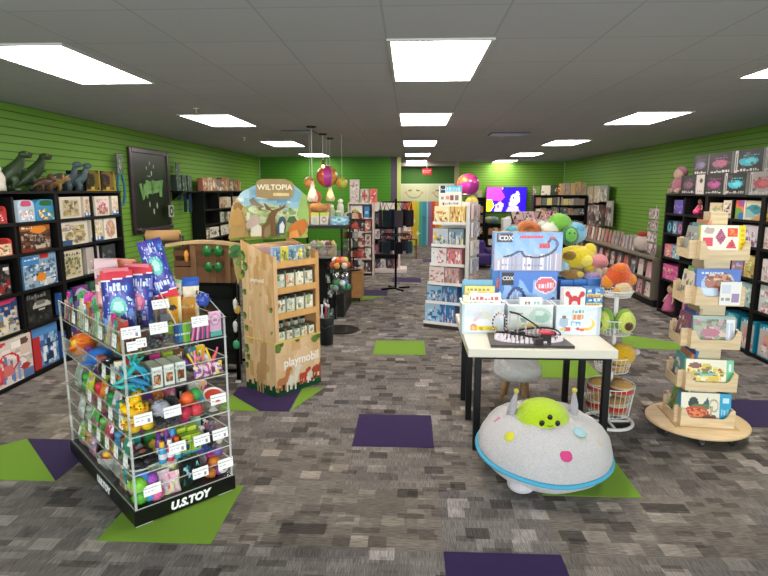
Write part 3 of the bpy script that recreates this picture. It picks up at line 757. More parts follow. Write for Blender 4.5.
# green curved lettering and the spark marks round it
lg = MB('#7fae68', 'gloss')
cxm, czm = W * .5, H * .52
def lettr(pts, t=.028):
    lg.tube([(cxm + a, -.04, czm + b) for a, b in pts], t, 5)
lettr([(-.42, .09), (-.33, -.14), (-.27, .06), (-.21, -.12), (-.17, .14)], .035)
lettr([(-.1, .13), (-.09, -.07)], .04); lettr([(-.1, .2), (-.1, .22)], .035)
lettr([(.06, .13), (-.02, .1), (.07, .0), (-.02, -.06)], .036)
lettr([(.11, .14), (.11, -.06)], .036); lettr([(.2, .14), (.2, -.05)], .036); lettr([(.11, .04), (.2, .04)], .034)
lettr([(.27, .14), (.32, .02), (.38, .15)], .034); lettr([(.32, .02), (.3, -.12)], .034)
part('green_emblem', lg, bd)
for a, b, r in ((-.02, .42, .022), (-.14, .34, .02), (.12, .37, .022), (.03, .26, .028), (-.1, -.24, .03), (.04, -.36, .032), (.17, -.27, .034)):
    part('spark', MB('#a9bfa4', 'gloss', True).ball(cxm + a, -.037, czm + b, r * .8, .004, r * 1.5, 10, 6), bd)

# ---- hanging packs on wall pegs beside the board
def peg_pack(label, px, py0, py1, Y=None, cols=('#2f6f8c', '#25586e'), loop=True):
    a = AX(px, py0, XL + .1); z1 = a[2]; z0 = AX(px, py1, XL + .1)[2]
    t = thing('skipping_rope', label, 'toy pack', (XL, a[1], z0), PI / 2)
    h = z1 - z0
    part('peg', MB('#999', 'metal').tube([(0, -.005, h - .02), (0, -.14, h - .02), (0, -.15, h)], .005, 6), t)
    part('header_card', MB('#3e4a44', 'gloss').artbox(.17, .01, h * .38, A_box(int(px), 10, 12, '#4a554c', ('#78866f', '#2c302c', '#a8ad9c', '#56707a'), 24), '#39423d', z=h * .58, y=-.09), t)
    pts = [(-.05, -.085, h * .58), (-.095, -.085, h * .4), (-.1, -.085, h * .18), (-.05, -.085, .02), (.03, -.085, .015), (.09, -.085, h * .16), (.095, -.085, h * .4), (.05, -.085, h * .58)]
    part('cord', MB(cols[0], 'rubber', True).tube(pts, .02, 8), t)
    return t
peg_pack('teal skipping rope hanging on wall peg left of black board', 119.5, 152, 206)
peg_pack('dark teal skipping rope hanging right of the black board', 178, 162, 200, cols=('#1f4f57', '#222'))
for px, lb, c in ((185.5, 'navy blue ribbon bunch hanging beside black shelf end', '#1d3348'), (190.5, 'dark blue ribbon bunch hanging against black shelf end', '#274160')):
    X = -4.12; a = AX(px, 194, X); b = AX(px, 212, X)
    t = thing('hanging_ribbon', lb, 'ribbon', (XL, a[1], b[2]), PI / 2); h = a[2] - b[2]
    part('peg', MB('#888', 'metal').tube([(0, -.005, h), (0, -.2, h)], .005, 6), t)
    m = MB(c, 'fabric')
    for k in range(5): m.tube([(-.04 + k * .02, -.16 - .01 * (k % 2), h), (-.05 + k * .025, -.17, h * .5), (-.045 + k * .022, -.165, 0)], .012, 5)
    part('ribbon', m, t)
a = AX(170.5, 211, XL + .1)
t = thing('wall_gadget', 'small black and white toy hanging at board corner', 'toy', (XL, a[1], a[2] - .1), PI / 2)
part('peg', MB('#888', 'metal').tube([(0, -.005, .18), (0, -.13, .18)], .005, 6), t)
part('card', MB('#d0cfc8', 'gloss').artbox(.2, .012, .2, Art(12, 12, '#c8c7c0').e(.5, .5, .42, .42, '#23211f').e(.5, .5, .2, .2, '#cfcfc8'), '#bbb', y=-.12), t)

# ------------------------------------------------------------------ second left bookcase (books) with a row of boxed toys above
SX = -4.03
SF = Fr(SX, 11.0, 0, PI / 2)
SZ = [.08, .5, .92, 1.2, 1.5, 1.84]
bookcase('black bookshelf against left wall behind the cardboard display', SF, 0, (.9, .9, .9), SZ, .262)
nm_row = {5: 'top', 4: 'second', 3: 'third', 2: 'fourth'}
def s_row(z, x0, x1, n, hs, pal, seed, rowname, w=None):
    g = random.Random(seed); x = x0; wd = (x1 - x0) / n
    for k in range(n):
        h = hs * g.uniform(.85, 1.0); c = g.choice(pal)
        a = A_box(seed * 31 + k, 8, 10, c, tuple(pal), 14, sz=.12)
        solo('boxed_toy' if z > 1.8 else 'picture_book', MB('#fff', 'gloss').artbox(wd * .93, .1, h, a, c), '%s of %d on %s' % (ORD[k] + (' boxed toy' if z > 1.8 else ' picture book'), n, rowname),
             'toy box' if z > 1.8 else 'book', SF.p(x0 + wd * (k + .5), .03, z), SF.rz, rowname)
warm = ('#b56a5a', '#d9c7b0', '#7a3f3a', '#c9a98b', '#5d6b80', '#e0d3c5', '#a8504a')
s_row(SZ[5] + .026, .05, 2.6, 9, .28, warm, 4, 'the top of black left bookshelf')
s_row(SZ[4], .95, 2.3, 6, .24, ('#b9a28f', '#d4c3b2', '#8c4a42', '#cdb9a6'), 5, 'the highest shelf of left bookshelf')
s_row(SZ[3], 1.0, 2.0, 4, .22, ('#a7a9a2', '#d3c9bb', '#54402f', '#8b98a0'), 6, 'the second highest shelf of left bookshelf')
s_row(SZ[2], .1, 2.1, 9, .23, ('#d5cdc0', '#7b6a5c', '#b8a796', '#3d3733', '#e0d8cb'), 7, 'the middle shelf of left bookshelf')
a = AX(182, 180, XL + .1)
for k in range(3):
    solo('boxed_toy', MB('#fff', 'gloss').artbox(.2, .1, .28, A_box(80 + k, 10, 12, '#4d5a55', ('#7a8a7c', '#2c3430', '#a9b0a0', '#3f5a68'), 26), '#39423d'),
         '%s dark green packet standing beside the top row of boxed toys' % ORD[k], 'toy box', (XL + .12, 10.2 + k * .26, 1.87), PI / 2, 'dark green packets by the board')
t = thing('wall_ledge', 'narrow black wall ledge carrying the dark green packets', 'wall shelf', (XL, 10.05, 1.84), PI / 2)
part('board', MB('#161616').box(0, -.24, 0, .9, -.001, .029), t)
for x in (.1, .75): part('bracket', MB('#222', 'metal').prism([(-.001, -.15), (-.001, 0), (-.2, 0)], .02, 'x', o=x), t)
# ------------------------------------------------------------------ clear tiered display of small toys
DR = math.atan2(.43, .42)
DF = Fr(-1.53, 2.85, 0, DR)
DW, DD = .60, 1.26
TZ = [.105, .31, .535, .775, 1.01]        # top faces of the five floors
TOPH = 1.24
dsp = thing('acrylic_display', 'clear acrylic tiered toy display on black base at left', 'toy display', DF.p(0, 0), DR)
part('base', MB('#101010', 'gloss').box(-.012, -.012, .008, DW + .012, DD + .012, .1, bev=.004), dsp)
for x, y in ((.03, .03), (DW - .07, .03), (.03, DD - .07), (DW - .07, DD - .07)):
    part('foot', MB('#d8d8d8').box(x - .035, y - .035, 0, x + .06, y + .06, .008), dsp)
lettering('U.S.TOY', .066, '#f2f2f2', dsp, (DW * .52, -.0135, .052), (PI / 2, 0, 0), .001, .0035, .18, 'base_lettering')
lettering('U.S.TOY', .066, '#f2f2f2', dsp, (-.0135, DD * .42, .052), (PI / 2, 0, -PI / 2), .001, .0035, .18, 'base_lettering')
th = .005
LIPH = .105
for i, z in enumerate(TZ):
    nm = ORD[4 - i]
    part('tier_floor', MB('#fff', 'acrylic').box(0, 0, z - .006, DW, DD, z - .001), dsp)
    # bright polished edges all round
    e = MB('#e6ece6', 'acrylic_edge')
    e.box(-.003, -.003, z - .007, DW + .003, 0, z); e.box(-.003, DD, z - .007, DW + .003, DD + .003, z)
    e.box(-.003, 0, z - .007, 0, DD, z); e.box(DW, 0, z - .007, DW + .003, DD, z)
    lz = z + (LIPH if i < 4 else .12)
    e.box(-.003, -.003, lz - .004, DW + .003, .003, lz); e.box(-.003, .003, lz - .004, .003, DD, lz); e.box(DW - .003, .003, lz - .004, DW + .003, DD, lz)
    part('polished_edge', e, dsp)
    part('lip', MB('#fff', 'acrylic').box(0, 0, z, DW, .004, lz - .005).box(0, .005, z, .004, DD, lz - .005).box(DW - .004, .005, z, DW, DD, lz - .005).box(.005, DD - .004, z, DW - .005, DD, lz - .005), dsp)
    top = (TZ[i + 1] - .008) if i < 4 else TOPH
    for x in (.15, .30, .45):
        part('divider', MB('#fff', 'acrylic').prism([(.006, z), (.006, lz), (.27, top), (.27, z)], .004, 'x', o=x - .002), dsp)
    for y in (.27, .52, .77, 1.02):
        part('divider', MB('#fff', 'acrylic').prism([(.006, z), (.006, lz), (.27, top), (.27, z)], .004, 'y', o=y - .002), dsp)
for x in (0, DW - .012):
    for y in (0, DD - .012):
        part('corner_post', MB('#cfd6d0', 'acrylic_edge').box(x, y, .1, x + .012, y + .004, 1.12).box(x if x == 0 else x + .008, y, .1, x + .004 if x == 0 else x + .012, y + .012, 1.12), dsp)
part('core_panel', MB('#fff', 'acrylic').box(.285, .28, .1, .29, DD - .02, TOPH).box(.285, .275, .1, DW - .02, .28, TOPH), dsp)
part('side_wing', MB('#fff', 'acrylic').prism([(0, 1.13), (.27, TOPH), (.27, 1.01), (0, 1.01)], .004, 'x', o=DW - .004), dsp)
part('side_wing', MB('#cfd6d0', 'acrylic_edge').tube([(DW - .002, 0, 1.13), (DW - .002, .27, TOPH), (DW - .002, DD - .1, TOPH)], .004, 4), dsp)
part('divider_edge', MB('#cfd6d0', 'acrylic_edge').tube([(.3, .006, 1.13), (.3, .27, TOPH + .1)], .004, 4), dsp)

def card_art(seed):
    a = Art(14, 9, '#f0efec'); g = random.Random(seed)
    a.w_(.1, .62, .85, .76, '#b4b4bc', seed); a.w_(.1, .3, .6, .44, '#bcbcc4', seed + 1)
    if g.random() < .6: a.r(.68, .14, .88, .44, '#8f8f9c')
    return a
# price cards on the lips: (tier, side, position, width, drop)
cards_front = {0: (.1, .39, .555), 1: (.26, .41, .53), 2: (.08, .245, .53), 3: (), 4: (.05, .2, .44)}
for i, xs in cards_front.items():
    for k, x in enumerate(xs):
        part('price_card', MB('#f0efec', 'matte').artbox(.1, .002, .062, card_art(i * 9 + k), '#eceae6'), dsp, None, (x, -.006, TZ[i] + (.06 if i < 4 else .085)), (-.12, 0, 0))
for k, x in enumerate((.08, .13)):
    part('price_card', MB('#f0efec', 'matte').artbox(.055, .002, .05, card_art(70 + k), '#eceae6'), dsp, None, (x - .03, -.006, TZ[4] + .015 + .01 * k), (-.12, 0, 0))
part('price_card', MB('#f0efec', 'matte').artbox(.1, .002, .055, card_art(77), '#eceae6'), dsp, None, (.3, .2, 1.19), (-.3, 0, 0))
for i in range(5):
    ys = ((.12, .34, .6, .86), (.1, .26, .42, .58, .76), (.12, .3, .5, .7), (.2, .36), (.12, .36, .62, .9))[i]
    for k, y in enumerate(ys):
        if i in (0,): continue
        part('price_card', MB('#f0efec', 'matte').artbox(.062, .002, .075, card_art(30 + i * 9 + k), '#eceae6'), dsp, None, (-.006, y, TZ[i] + .02), (-.1, 0, -PI / 2))

def dp(x, y, i, dz=0): return DF.p(x, y, TZ[i] + dz)
tiername = ('bottom tier', 'second lowest tier', 'middle tier', 'second highest tier', 'top tier')
# --- yellow rubber ducks, middle tier at the front corner
dk = thing('rubber_duck', 'yellow rubber duck in the heap on the middle tier', 'toy duck', dp(.03, .06, 2, .0), DR, 'yellow rubber ducks')
part('body', MB('#efc016', 'rubber', True).ball(0, 0, .03, .045, .033, .03, 14, 9, fn=lambda d: 1 + .15 * max(0, -d[0]) * max(0, d[2])).tube([(-.035, 0, .04), (-.055, 0, .058)], [.018, .004], 8), dk)
hd = part('head', MB('#f2c51c', 'rubber', True).ball(.026, 0, .073, .026, .024, .025, 12, 8), dk)
part('beak', MB('#e0701c', 'rubber', True).ball(.054, 0, .068, .014, .013, .006, 8, 6), hd)
for s in (-1, 1): part('eye', MB('#15110c', 'gloss', True).ball(.044, s * .015, .08, .005, n=8, m=5), hd)
g = random.Random(4)
spots = [(.06 + .05 * k, .05 + .05 * (k % 2), .0) for k in range(0)]
lay = [(.05, .06, 0), (.115, .05, 0), (.05, .135, 0), (.115, .125, 0), (.05, .2, 0), (.115, .2, 0), (.07, .09, .075), (.105, .15, .075), (.055, .17, .075), (.11, .075, .08), (.08, .12, .14), (.115, .19, .09)]
for k, (x, y, z) in enumerate(lay):
    p = dp(x, y, 2, z); rz = DR + g.uniform(-2.6, -.6)
    if k == 0: dk.location = p; dk.rotation_euler = (0, 0, rz)
    else: dup(dk, p, rz, dk['label'], 'yellow rubber ducks', g.uniform(-.3, .3), g.uniform(-.3, .3))
# --- spiky balls, bottom tier
def spiky(d):
    return 1 + .16 * (math.sin(9 * math.atan2(d[1], d[0])) * math.sin(9 * math.acos(max(-1, min(1, d[2])))))
for k, (x, y, z, c, nm) in enumerate(((.045, .045, .05, '#62b53a', 'green'), (.1, .05, .045, '#4a9fd8', 'blue'), (.135, .04, .04, '#e0679c', 'pink'), (.06, .12, .06, '#e58aa7', 'rose'), (.11, .12, .075, '#9a4fb0', 'purple'), (.04, .035, .125, '#7cc23c', 'lime green'), (.115, .06, .12, '#a04db4', 'violet'), (.075, .07, .14, '#3f7fd0', 'deep blue'))):
    solo('spiky_ball', MB(c, 'rubber').ball(0, 0, 0, .043, n=30, m=18, fn=spiky), '%s spiky rubber ball in front corner of the bottom tier' % nm, 'toy ball', dp(x, y, 0, z), DR + k)
solo('toy_packet', MB('#fff', 'gloss').artbox(.09, .04, .1, A_box(90, 12, 12, '#a9c83a', ('#c9dc6a', '#6c9a2a'), 16), '#8db332'), 'lime green toy packet behind the spiky balls', 'toy packet', dp(.1, .2, 0), DR + .2)
# --- generic little things in bins
def bag(name, label, w, h, c1, c2, loc, rz, rx=0, ry=0, seed=0, hdr=None, group=None):
    """soft pillow bag with a header strip"""
    m = MB(c1, 'gloss', True); g = random.Random(seed); n, k = 9, 12
    a = Art(n - 1, k - 1, c1).s_(34, [c1] + list(c2), 0, 0, 1, 1, .13, seed)
    if hdr: a.r(0, .84, 1, 1, hdr)
    for side in (1, -1):
        V = []
        for j in range(k):
            for i in range(n):
                u, v = i / (n - 1), j / (k - 1); t = .022 * (math.sin(PI * u) * math.sin(PI * min(1, v * 1.12))) ** .5 if 0 < u < 1 and 0 < v < .88 else .001
                V.append((w * (u - .5) * (1 + .05 * math.cos(7 * v)), -side * t * (1 + .25 * math.sin(9 * u + 5 * v + seed)), h * v))
        for j in range(k - 1):
            for i in range(n - 1):
                q = [V[j * n + i], V[j * n + i + 1], V[(j + 1) * n + i + 1], V[(j + 1) * n + i]]
                m.add(q if side == 1 else q[::-1], [(0, 1, 2, 3)], a.p[j][i])
    return solo(name, m, label, 'toy bag', loc, rz, group, rx, ry)
def small_box(label, w, d, h, loc, rz, front, col, name='small_box', group=None, rx=0):
    return solo(name, MB('#fff', 'gloss').artbox(w, d, h, front, col), label, 'toy box', loc, rz, group, rx)
# bottom tier, front bins
bag('toy_bag', 'pale pink and mint toy bag on the bottom tier', .075, .15, '#d9c9d0', ('#e3a9c0', '#bfe0cf', '#f0e4e4'), dp(.19, .05, 0), DR, -.15, 0, 1)
bag('toy_bag', 'mint green toy bag on the bottom tier behind spiky balls', .08, .16, '#a9cfc3', ('#d0e7dc', '#7fb8a8', '#e7efe6'), dp(.175, .14, 0), DR + .1, -.1, 0, 2)
bag('toy_bag', 'pink toy bag with yellow corner on the bottom tier', .085, .13, '#e3aebf', ('#f0d5da', '#d86f95', '#e9e6a0'), dp(.235, .04, 0), DR - .1, -.15, 0, 3)
bag('toy_bag', 'pale yellow toy bag on the bottom tier beside black boxes', .09, .17, '#dfe2a2', ('#f0f0cf', '#c3cf70', '#e6b8c6'), dp(.255, .12, 0), DR, -.08, 0, 4)
for k, x in enumerate((.335, .4)):
    small_box(('black toy box with teal print on bottom tier', 'black toy box with pale blue print behind price card')[k], .06, .05, .15, dp(x, .06 + .03 * k, 0), DR + .1, A_box(95 + k, 10, 16, '#1c2326', ('#3f8b94', '#a9d5da', '#2c4a55'), 22), '#191d20')
for k, (x, y, z, c, nm) in enumerate(((.48, .06, .03, '#c8742c', 'orange'), (.54, .06, .03, '#8c4a86', 'purple'), (.5, .14, .03, '#c33f55', 'red'), (.56, .13, .035, '#d9a12e', 'yellow'), (.52, .09, .085, '#e0872e', 'bright orange'), (.55, .1, .14, '#6a4f93', 'dark violet'))):
    solo('squeeze_toy', MB(c, 'rubber').ball(0, 0, 0, .037, .034, .03, 12, 8, fn=lambda d: 1 + .1 * math.sin(4 * d[0] + k)), '%s squeeze toy in right corner bin of the bottom tier' % nm, 'squeeze toy', dp(x, y, 0, z), DR + k)
wl = thing('spinning_disc', 'white round toy wheel behind right corner of bottom tier', 'toy wheel', dp(.555, .03, 0, .05), DR)
part('disc', MB('#e9e5ea', 'gloss', True).ball(0, 0, 0, .035, .012, .035), wl); part('hub', MB('#a03a5a', 'gloss', True).ball(0, -.011, 0, .012, .004, .012, 10, 6), wl)
# second lowest tier, front
for k, (x, y) in enumerate(((.05, .05), (.12, .06), (.06, .14), (.12, .15))):
    lb = 'black and white finger skate toy at front corner of second lowest tier'
    t = thing('toy_shoe', '%s black and white toy shoe at front corner of second lowest tier' % ORD[k], 'toy shoe', dp(x, y, 1, 0), DR + .4 * k - .3)
    part('upper', MB('#1c1a1b', 'rubber', True).ball(-.008, 0, .03, .04, .026, .028, 12, 8).ball(.02, 0, .022, .032, .024, .017, 12, 8), t)
    part('sole', MB('#d9d5cc', 'rubber', True).ball(.004, 0, .008, .055, .028, .009, 14, 6), t)
dz = thing('toy_dinosaur', 'black stretchy toy creature lying over the toy shoes', 'toy animal', dp(.08, .1, 1, .06), DR)
part('body', MB('#262223', 'rubber', True).tube([(-.06, 0, .0), (-.02, 0, .02), (.03, 0, .025), (.07, 0, .01)], [.006, .02, .022, .012], 8), dz)
part('belly', MB('#8b4a3a', 'rubber', True).ball(.01, -.012, .03, .022, .014, .012), dz)
def bottle_toy(label, c, cap, loc, h=.12):
    t = thing('bubble_bottle', label, 'bubble bottle', loc, DR)
    part('body', MB(c, 'gloss', True).lathe([(.021, 0), (.023, .01), (.023, h * .62), (.014, h * .74), (.013, h * .76)], 12), t)
    part('band', MB('#e8e8ea', 'gloss').lathe([(.0235, h * .2), (.0235, h * .45)], 12, cap=False), t)
    part('cap', MB(cap, 'gloss').cyl(0, 0, h * .76, h, .016, .013, 10), t)
for k, (x, y, c, cap, nm) in enumerate(((.19, .05, '#3f9bd0', '#e8b12c', 'blue bubble bottle with yellow cap'), (.235, .05, '#d0456a', '#e8e4e0', 'red bubble bottle with white cap'), (.28, .055, '#3fb0c0', '#d96a2a', 'teal bubble bottle with orange cap'), (.2, .12, '#7a3f93', '#5a2f7d', 'purple bubble bottle with violet cap'), (.25, .13, '#5a3a86', '#7a3f93', 'dark violet bubble bottle'), (.285, .12, '#c94f8c', '#3f9bd0', 'pink bubble bottle with blue cap'))):
    bottle_toy('%s on second lowest tier' % nm, c, cap, dp(x, y, 1, 0), .13 + .03 * (k > 2))
for k, (x, y) in enumerate(((.34, .06), (.4, .055), (.345, .14), (.41, .13))):
    small_box('lime green toy box, %s of four on second lowest tier' % ORD[k], .058, .05, .115 + .02 * (k > 1), dp(x, y, 1, 0), DR + .05 * k,
              Art(12, 18, '#a6c93a').r(0, .8, 1, 1, '#c3d94a').w_(.1, .6, .9, .75, '#2d3d5c', k).e(.65, .35, .22, .18, '#2d4a7d').r(0, 0, 1, .12, '#5aa0b0'), '#95bd34', group=None)
for k, (x, y, z, c) in enumerate(((.49, .06, .03, '#26242a'), (.55, .06, .03, '#d8d6d2'), (.5, .13, .03, '#3a3138'), (.55, .14, .03, '#1c1b20'), (.52, .1, .085, '#6b5a6a'))):
    solo('mini_figure', MB(c, 'rubber').ball(0, 0, 0, .025, .022, .032, 10, 8).ball(0, 0, .045, .018, .018, .018, 10, 7).ball(.01, -.02, .01, .008, .012, .02, 8, 5), '%s figure in right bin of second lowest tier' % ('black', 'white', 'dark brown', 'jet black', 'grey mauve')[k], 'toy figure', dp(x, y, 1, z), DR + k)
# middle tier, front: pom ball, fruit balls, plate
solo('pom_ball', MB('#b9b9c6', 'plush').ball(0, 0, 0, .045, n=32, m=20, fn=lambda d: 1 + .3 * RNG.random()), 'silver grey pom ball beside the ducks on middle tier', 'pom ball', dp(.2, .06, 2, .1), DR)
for k, (x, y, z, c, nm) in enumerate(((.19, .06, .035, '#1d1b22', 'black'), (.26, .05, .035, '#23202a', 'blackish'), (.24, .13, .04, '#2a2630', 'charcoal'), (.27, .1, .1, '#1a1820', 'deep black'))):
    solo('pom_ball', MB(c, 'plush').ball(0, 0, 0, .042, n=28, m=18, fn=lambda d: 1 + .3 * RNG.random()), '%s pom ball behind price card on middle tier' % nm, 'pom ball', dp(x, y, 2, z), DR)
for k, (x, y, z, c, nm) in enumerate(((.34, .05, .04, '#c92f4a', 'red'), (.41, .05, .04, '#d8434a', 'bright red'), (.35, .13, .05, '#e0702a', 'orange'), (.42, .13, .05, '#e8562a', 'orange red'), (.37, .08, .115, '#e6632e', 'large orange'), (.43, .1, .12, '#3f9a4a', 'green'))):
    solo('squishy_ball', MB(c, 'rubber').ball(0, 0, 0, .04, n=14, m=9), '%s squishy ball in third front bin of the middle tier' % nm, 'toy ball', dp(x, y, 2, z), DR)
pl = thing('toy_plate', 'red and white round toy plate on middle tier right corner', 'toy plate', dp(.525, .05, 2, .09), DR, rx=.45)
part('rim', MB('#dcd3cc', 'gloss').lathe([(.02, 0), (.06, .008), (.068, .02), (.066, .022), (.058, .012), (.0, .006)], 26), pl)
part('filling', MB('#c2402c', 'rubber').lathe([(.056, .013), (.05, .02), (.0, .023)], 24), pl)
cu = thing('toy_cup', 'clear glass like toy cup under the red toy plate', 'toy cup', dp(.525, .07, 2), DR)
part('cup', MB('#a9b8ae', 'acrylic_edge').lathe([(.03, 0), (.012, .02), (.012, .05), (.04, .085), (.038, .085), (.0, .05)], 16), cu)
# second highest tier, front: stretchy dinosaurs, white boxes, neon straws
def lizard(label, c, loc, rz, rx, ry):
    t = thing('stretchy_lizard', label, 'toy lizard', loc, rz, rx=rx, ry=ry)
    part('body', MB(c, 'rubber', True).tube([(-.1, .02, 0), (-.06, 0, 0), (-.02, 0, .004), (.03, 0, .004), (.055, 0, .006), (.075, 0, .004)], [.004, .011, .019, .017, .012, .008], 8), t)
    for x in (-.015, .035):
        for s in (-1, 1): part('leg', MB(c, 'rubber', True).tube([(x, s * .012, 0), (x + .012, s * .035, .004), (x + .03, s * .042, -.004)], [.009, .007, .006], 6), t)
for k, (x, y, z, c, nm, rx, ry) in enumerate(((.04, .04, .12, '#2fa9a4', 'teal', .9, -.7), (.075, .05, .06, '#2a86b8', 'blue', .6, .5), (.11, .045, .11, '#2f9fc0', 'sky blue', 1.0, .7), (.05, .11, .05, '#5a4a3a', 'brown', .3, -.4), (.11, .12, .07, '#a85a4a', 'rust red', .5, .8), (.08, .12, .13, '#38b3a0', 'sea green', .4, -.9), (.12, .08, .03, '#39332e', 'dark brown', .2, .2), (.06, .06, .03, '#2fb0b0', 'turquoise', .4, .1), (.12, .16, .13, '#8a6f3a', 'tan', .3, 1.1))):
    lizard('%s stretchy toy lizard in front corner bin of second highest tier' % nm, c, dp(x, y, 3, z), DR + g.uniform(-.8, .8), rx, ry)
solo('rubber_snake', MB('#8f7fa0', 'rubber', True).tube([(-.03 + .03 * math.cos(k * .7), .02 * math.sin(k * .7), .012 + .004 * k) for k in range(14)], .011, 8), 'mauve coiled rubber snake beside the white boxes', 'toy snake', dp(.2, .2, 3), DR)
for k, x in enumerate((.175, .245, .315)):
    lb = ('first', 'middle', 'last')[k]
    t = thing('small_box', '%s of three white boxes with orange windows on second highest tier' % lb, 'toy box', dp(x + .01, .03 + .004 * k, 3), DR - .05)
    part('carton', MB('#fff', 'gloss').artbox(.058, .16, .12, Art(12, 18, '#dfe3da').r(.2, .14, .8, .6, '#8d5433').s_(12, ('#c9864f', '#e0b088', '#6b3b26'), .22, .16, .78, .58, .09, k).w_(.15, .72, .85, .86, '#8d9a90', k), '#d7dbd2', top='#cfd6c0'), t)
    part('window', MB('#fff', 'film').add([(-.018, -.002, .017), (.018, -.002, .017), (.018, -.002, .072), (-.018, -.002, .072)], [(0, 1, 2, 3)]), t)
for k, (x, y, c, nm, tx, ty) in enumerate(((.42, .05, '#e36aa0', 'pink', .05, .4), (.45, .06, '#e8d23a', 'yellow', -.4, .2), (.48, .05, '#e2553f', 'red', .5, .0), (.5, .08, '#c9d83f', 'lime', -.5, .4), (.47, .1, '#e08a3a', 'orange', .3, .5), (.44, .1, '#7a58b0', 'violet', -.1, .6), (.52, .06, '#e0509a', 'magenta', .35, .3), (.55, .07, '#e9c93f', 'golden', -.25, .3))):
    solo('neon_tube', MB(c, 'gloss').tube([(0, 0, 0), (math.sin(tx) * .17, math.sin(ty) * .05, .15 * math.cos(tx))], .006, 8), '%s neon tube toy in right bin of second highest tier' % nm, 'toy tube', dp(x, y, 3, .012), DR)
for k, (x, c, nm) in enumerate(((.43, '#a35ab0', 'purple'), (.485, '#c95aa0', 'pink'), (.55, '#dfc23f', 'yellow'))):
    bag('toy_bag', '%s toy bag at front of second highest tier right bins' % nm, .06, .08, c, ('#e5c8dd', '#8a4a9a', '#f0e0b0'), dp(x, .025, 3), DR, -.15, 0, 20 + k)
# top tier, front low bins
for k, x in enumerate((.04, .085, .125)):
    small_box('%s brown card box with dark picture at top tier corner' % ORD[k], .042, .05, .12 - .01 * k, dp(x, .035, 4), DR + .08 * k, A_box(110 + k, 10, 16, '#5b3f33', ('#8a6248', '#c28a4a', '#2d2322', '#a03c3c'), 22), '#b39b84')
g = random.Random(8)
for k in range(14):
    x, y = .165 + .045 * (k % 3) * 1.0, .03 + .04 * (k % 4)
    m = MB(g.choice(('#c9c9cf', '#8d8d99', '#e0e0e4', '#6a6a75')), 'mirror').ball(0, 0, 0, .017, n=6, m=4)
    o = solo('toy_gem', m, 'silver toy gem in the second front bin of top tier', 'toy gem', dp(x, y, 4, .02 + .03 * (k // 7)), DR + k, 'silver toy gems')
    for p in o.data.polygons: p.use_smooth = False
for k, (x, c, nm) in enumerate(((.312, '#33548c', 'navy'), (.335, '#3f7fb0', 'blue'), (.358, '#8fbf3f', 'lime'), (.38, '#6aa83f', 'green'))):
    small_box('%s slim stick packet in third front bin of top tier' % nm, .02, .02, .11, dp(x, .03, 4), DR, Art(4, 10, c).r(.2, .1, .8, .9, c).w_(.1, .4, .9, .5, '#e5e5e5', k), c)
pinks = ('#d66a9a', '#b04a8a', '#e59ac0', '#8f5ab0', '#c9507c', '#6f8fc8')
for k in range(8):
    x = .4 + .016 * k; c = pinks[k % 6]
    t = thing('glitter_wand', '%s glitter tube with pale cap, number %s from corner on top tier' % (('pink', 'plum', 'pale pink', 'lilac', 'rose', 'blue', 'second pink', 'second plum')[k], ORD[k]), 'glitter tube', dp(x, .03 + .012 * (k % 2), 4), DR, ry=.22 - .03 * k)
    part('tube', MB(c, 'gloss').cyl(0, 0, 0, .11, .0075, n=10), t); part('cap', MB('#e6d6e2', 'gloss').cyl(0, 0, .11, .13, .0085, n=10), t)
lp = thing('candy_pack', 'pink swirl lollipop pack at right corner of top tier', 'toy pack', dp(.555, .04, 4), DR)
part('backing', MB('#e2b6cf', 'gloss').artbox(.075, .01, .12, Art(12, 16, '#e0b4cc').e(.5, .6, .42, .32, '#d490b8').e(.5, .6, .3, .22, '#ecd0e0').e(.5, .6, .16, .12, '#c97fb0'), '#ddb0ca', z=.03), lp)
part('tray', MB('#5fb5a8', 'gloss').box(-.035, -.015, 0, .035, .02, .03, bev=.004), lp)
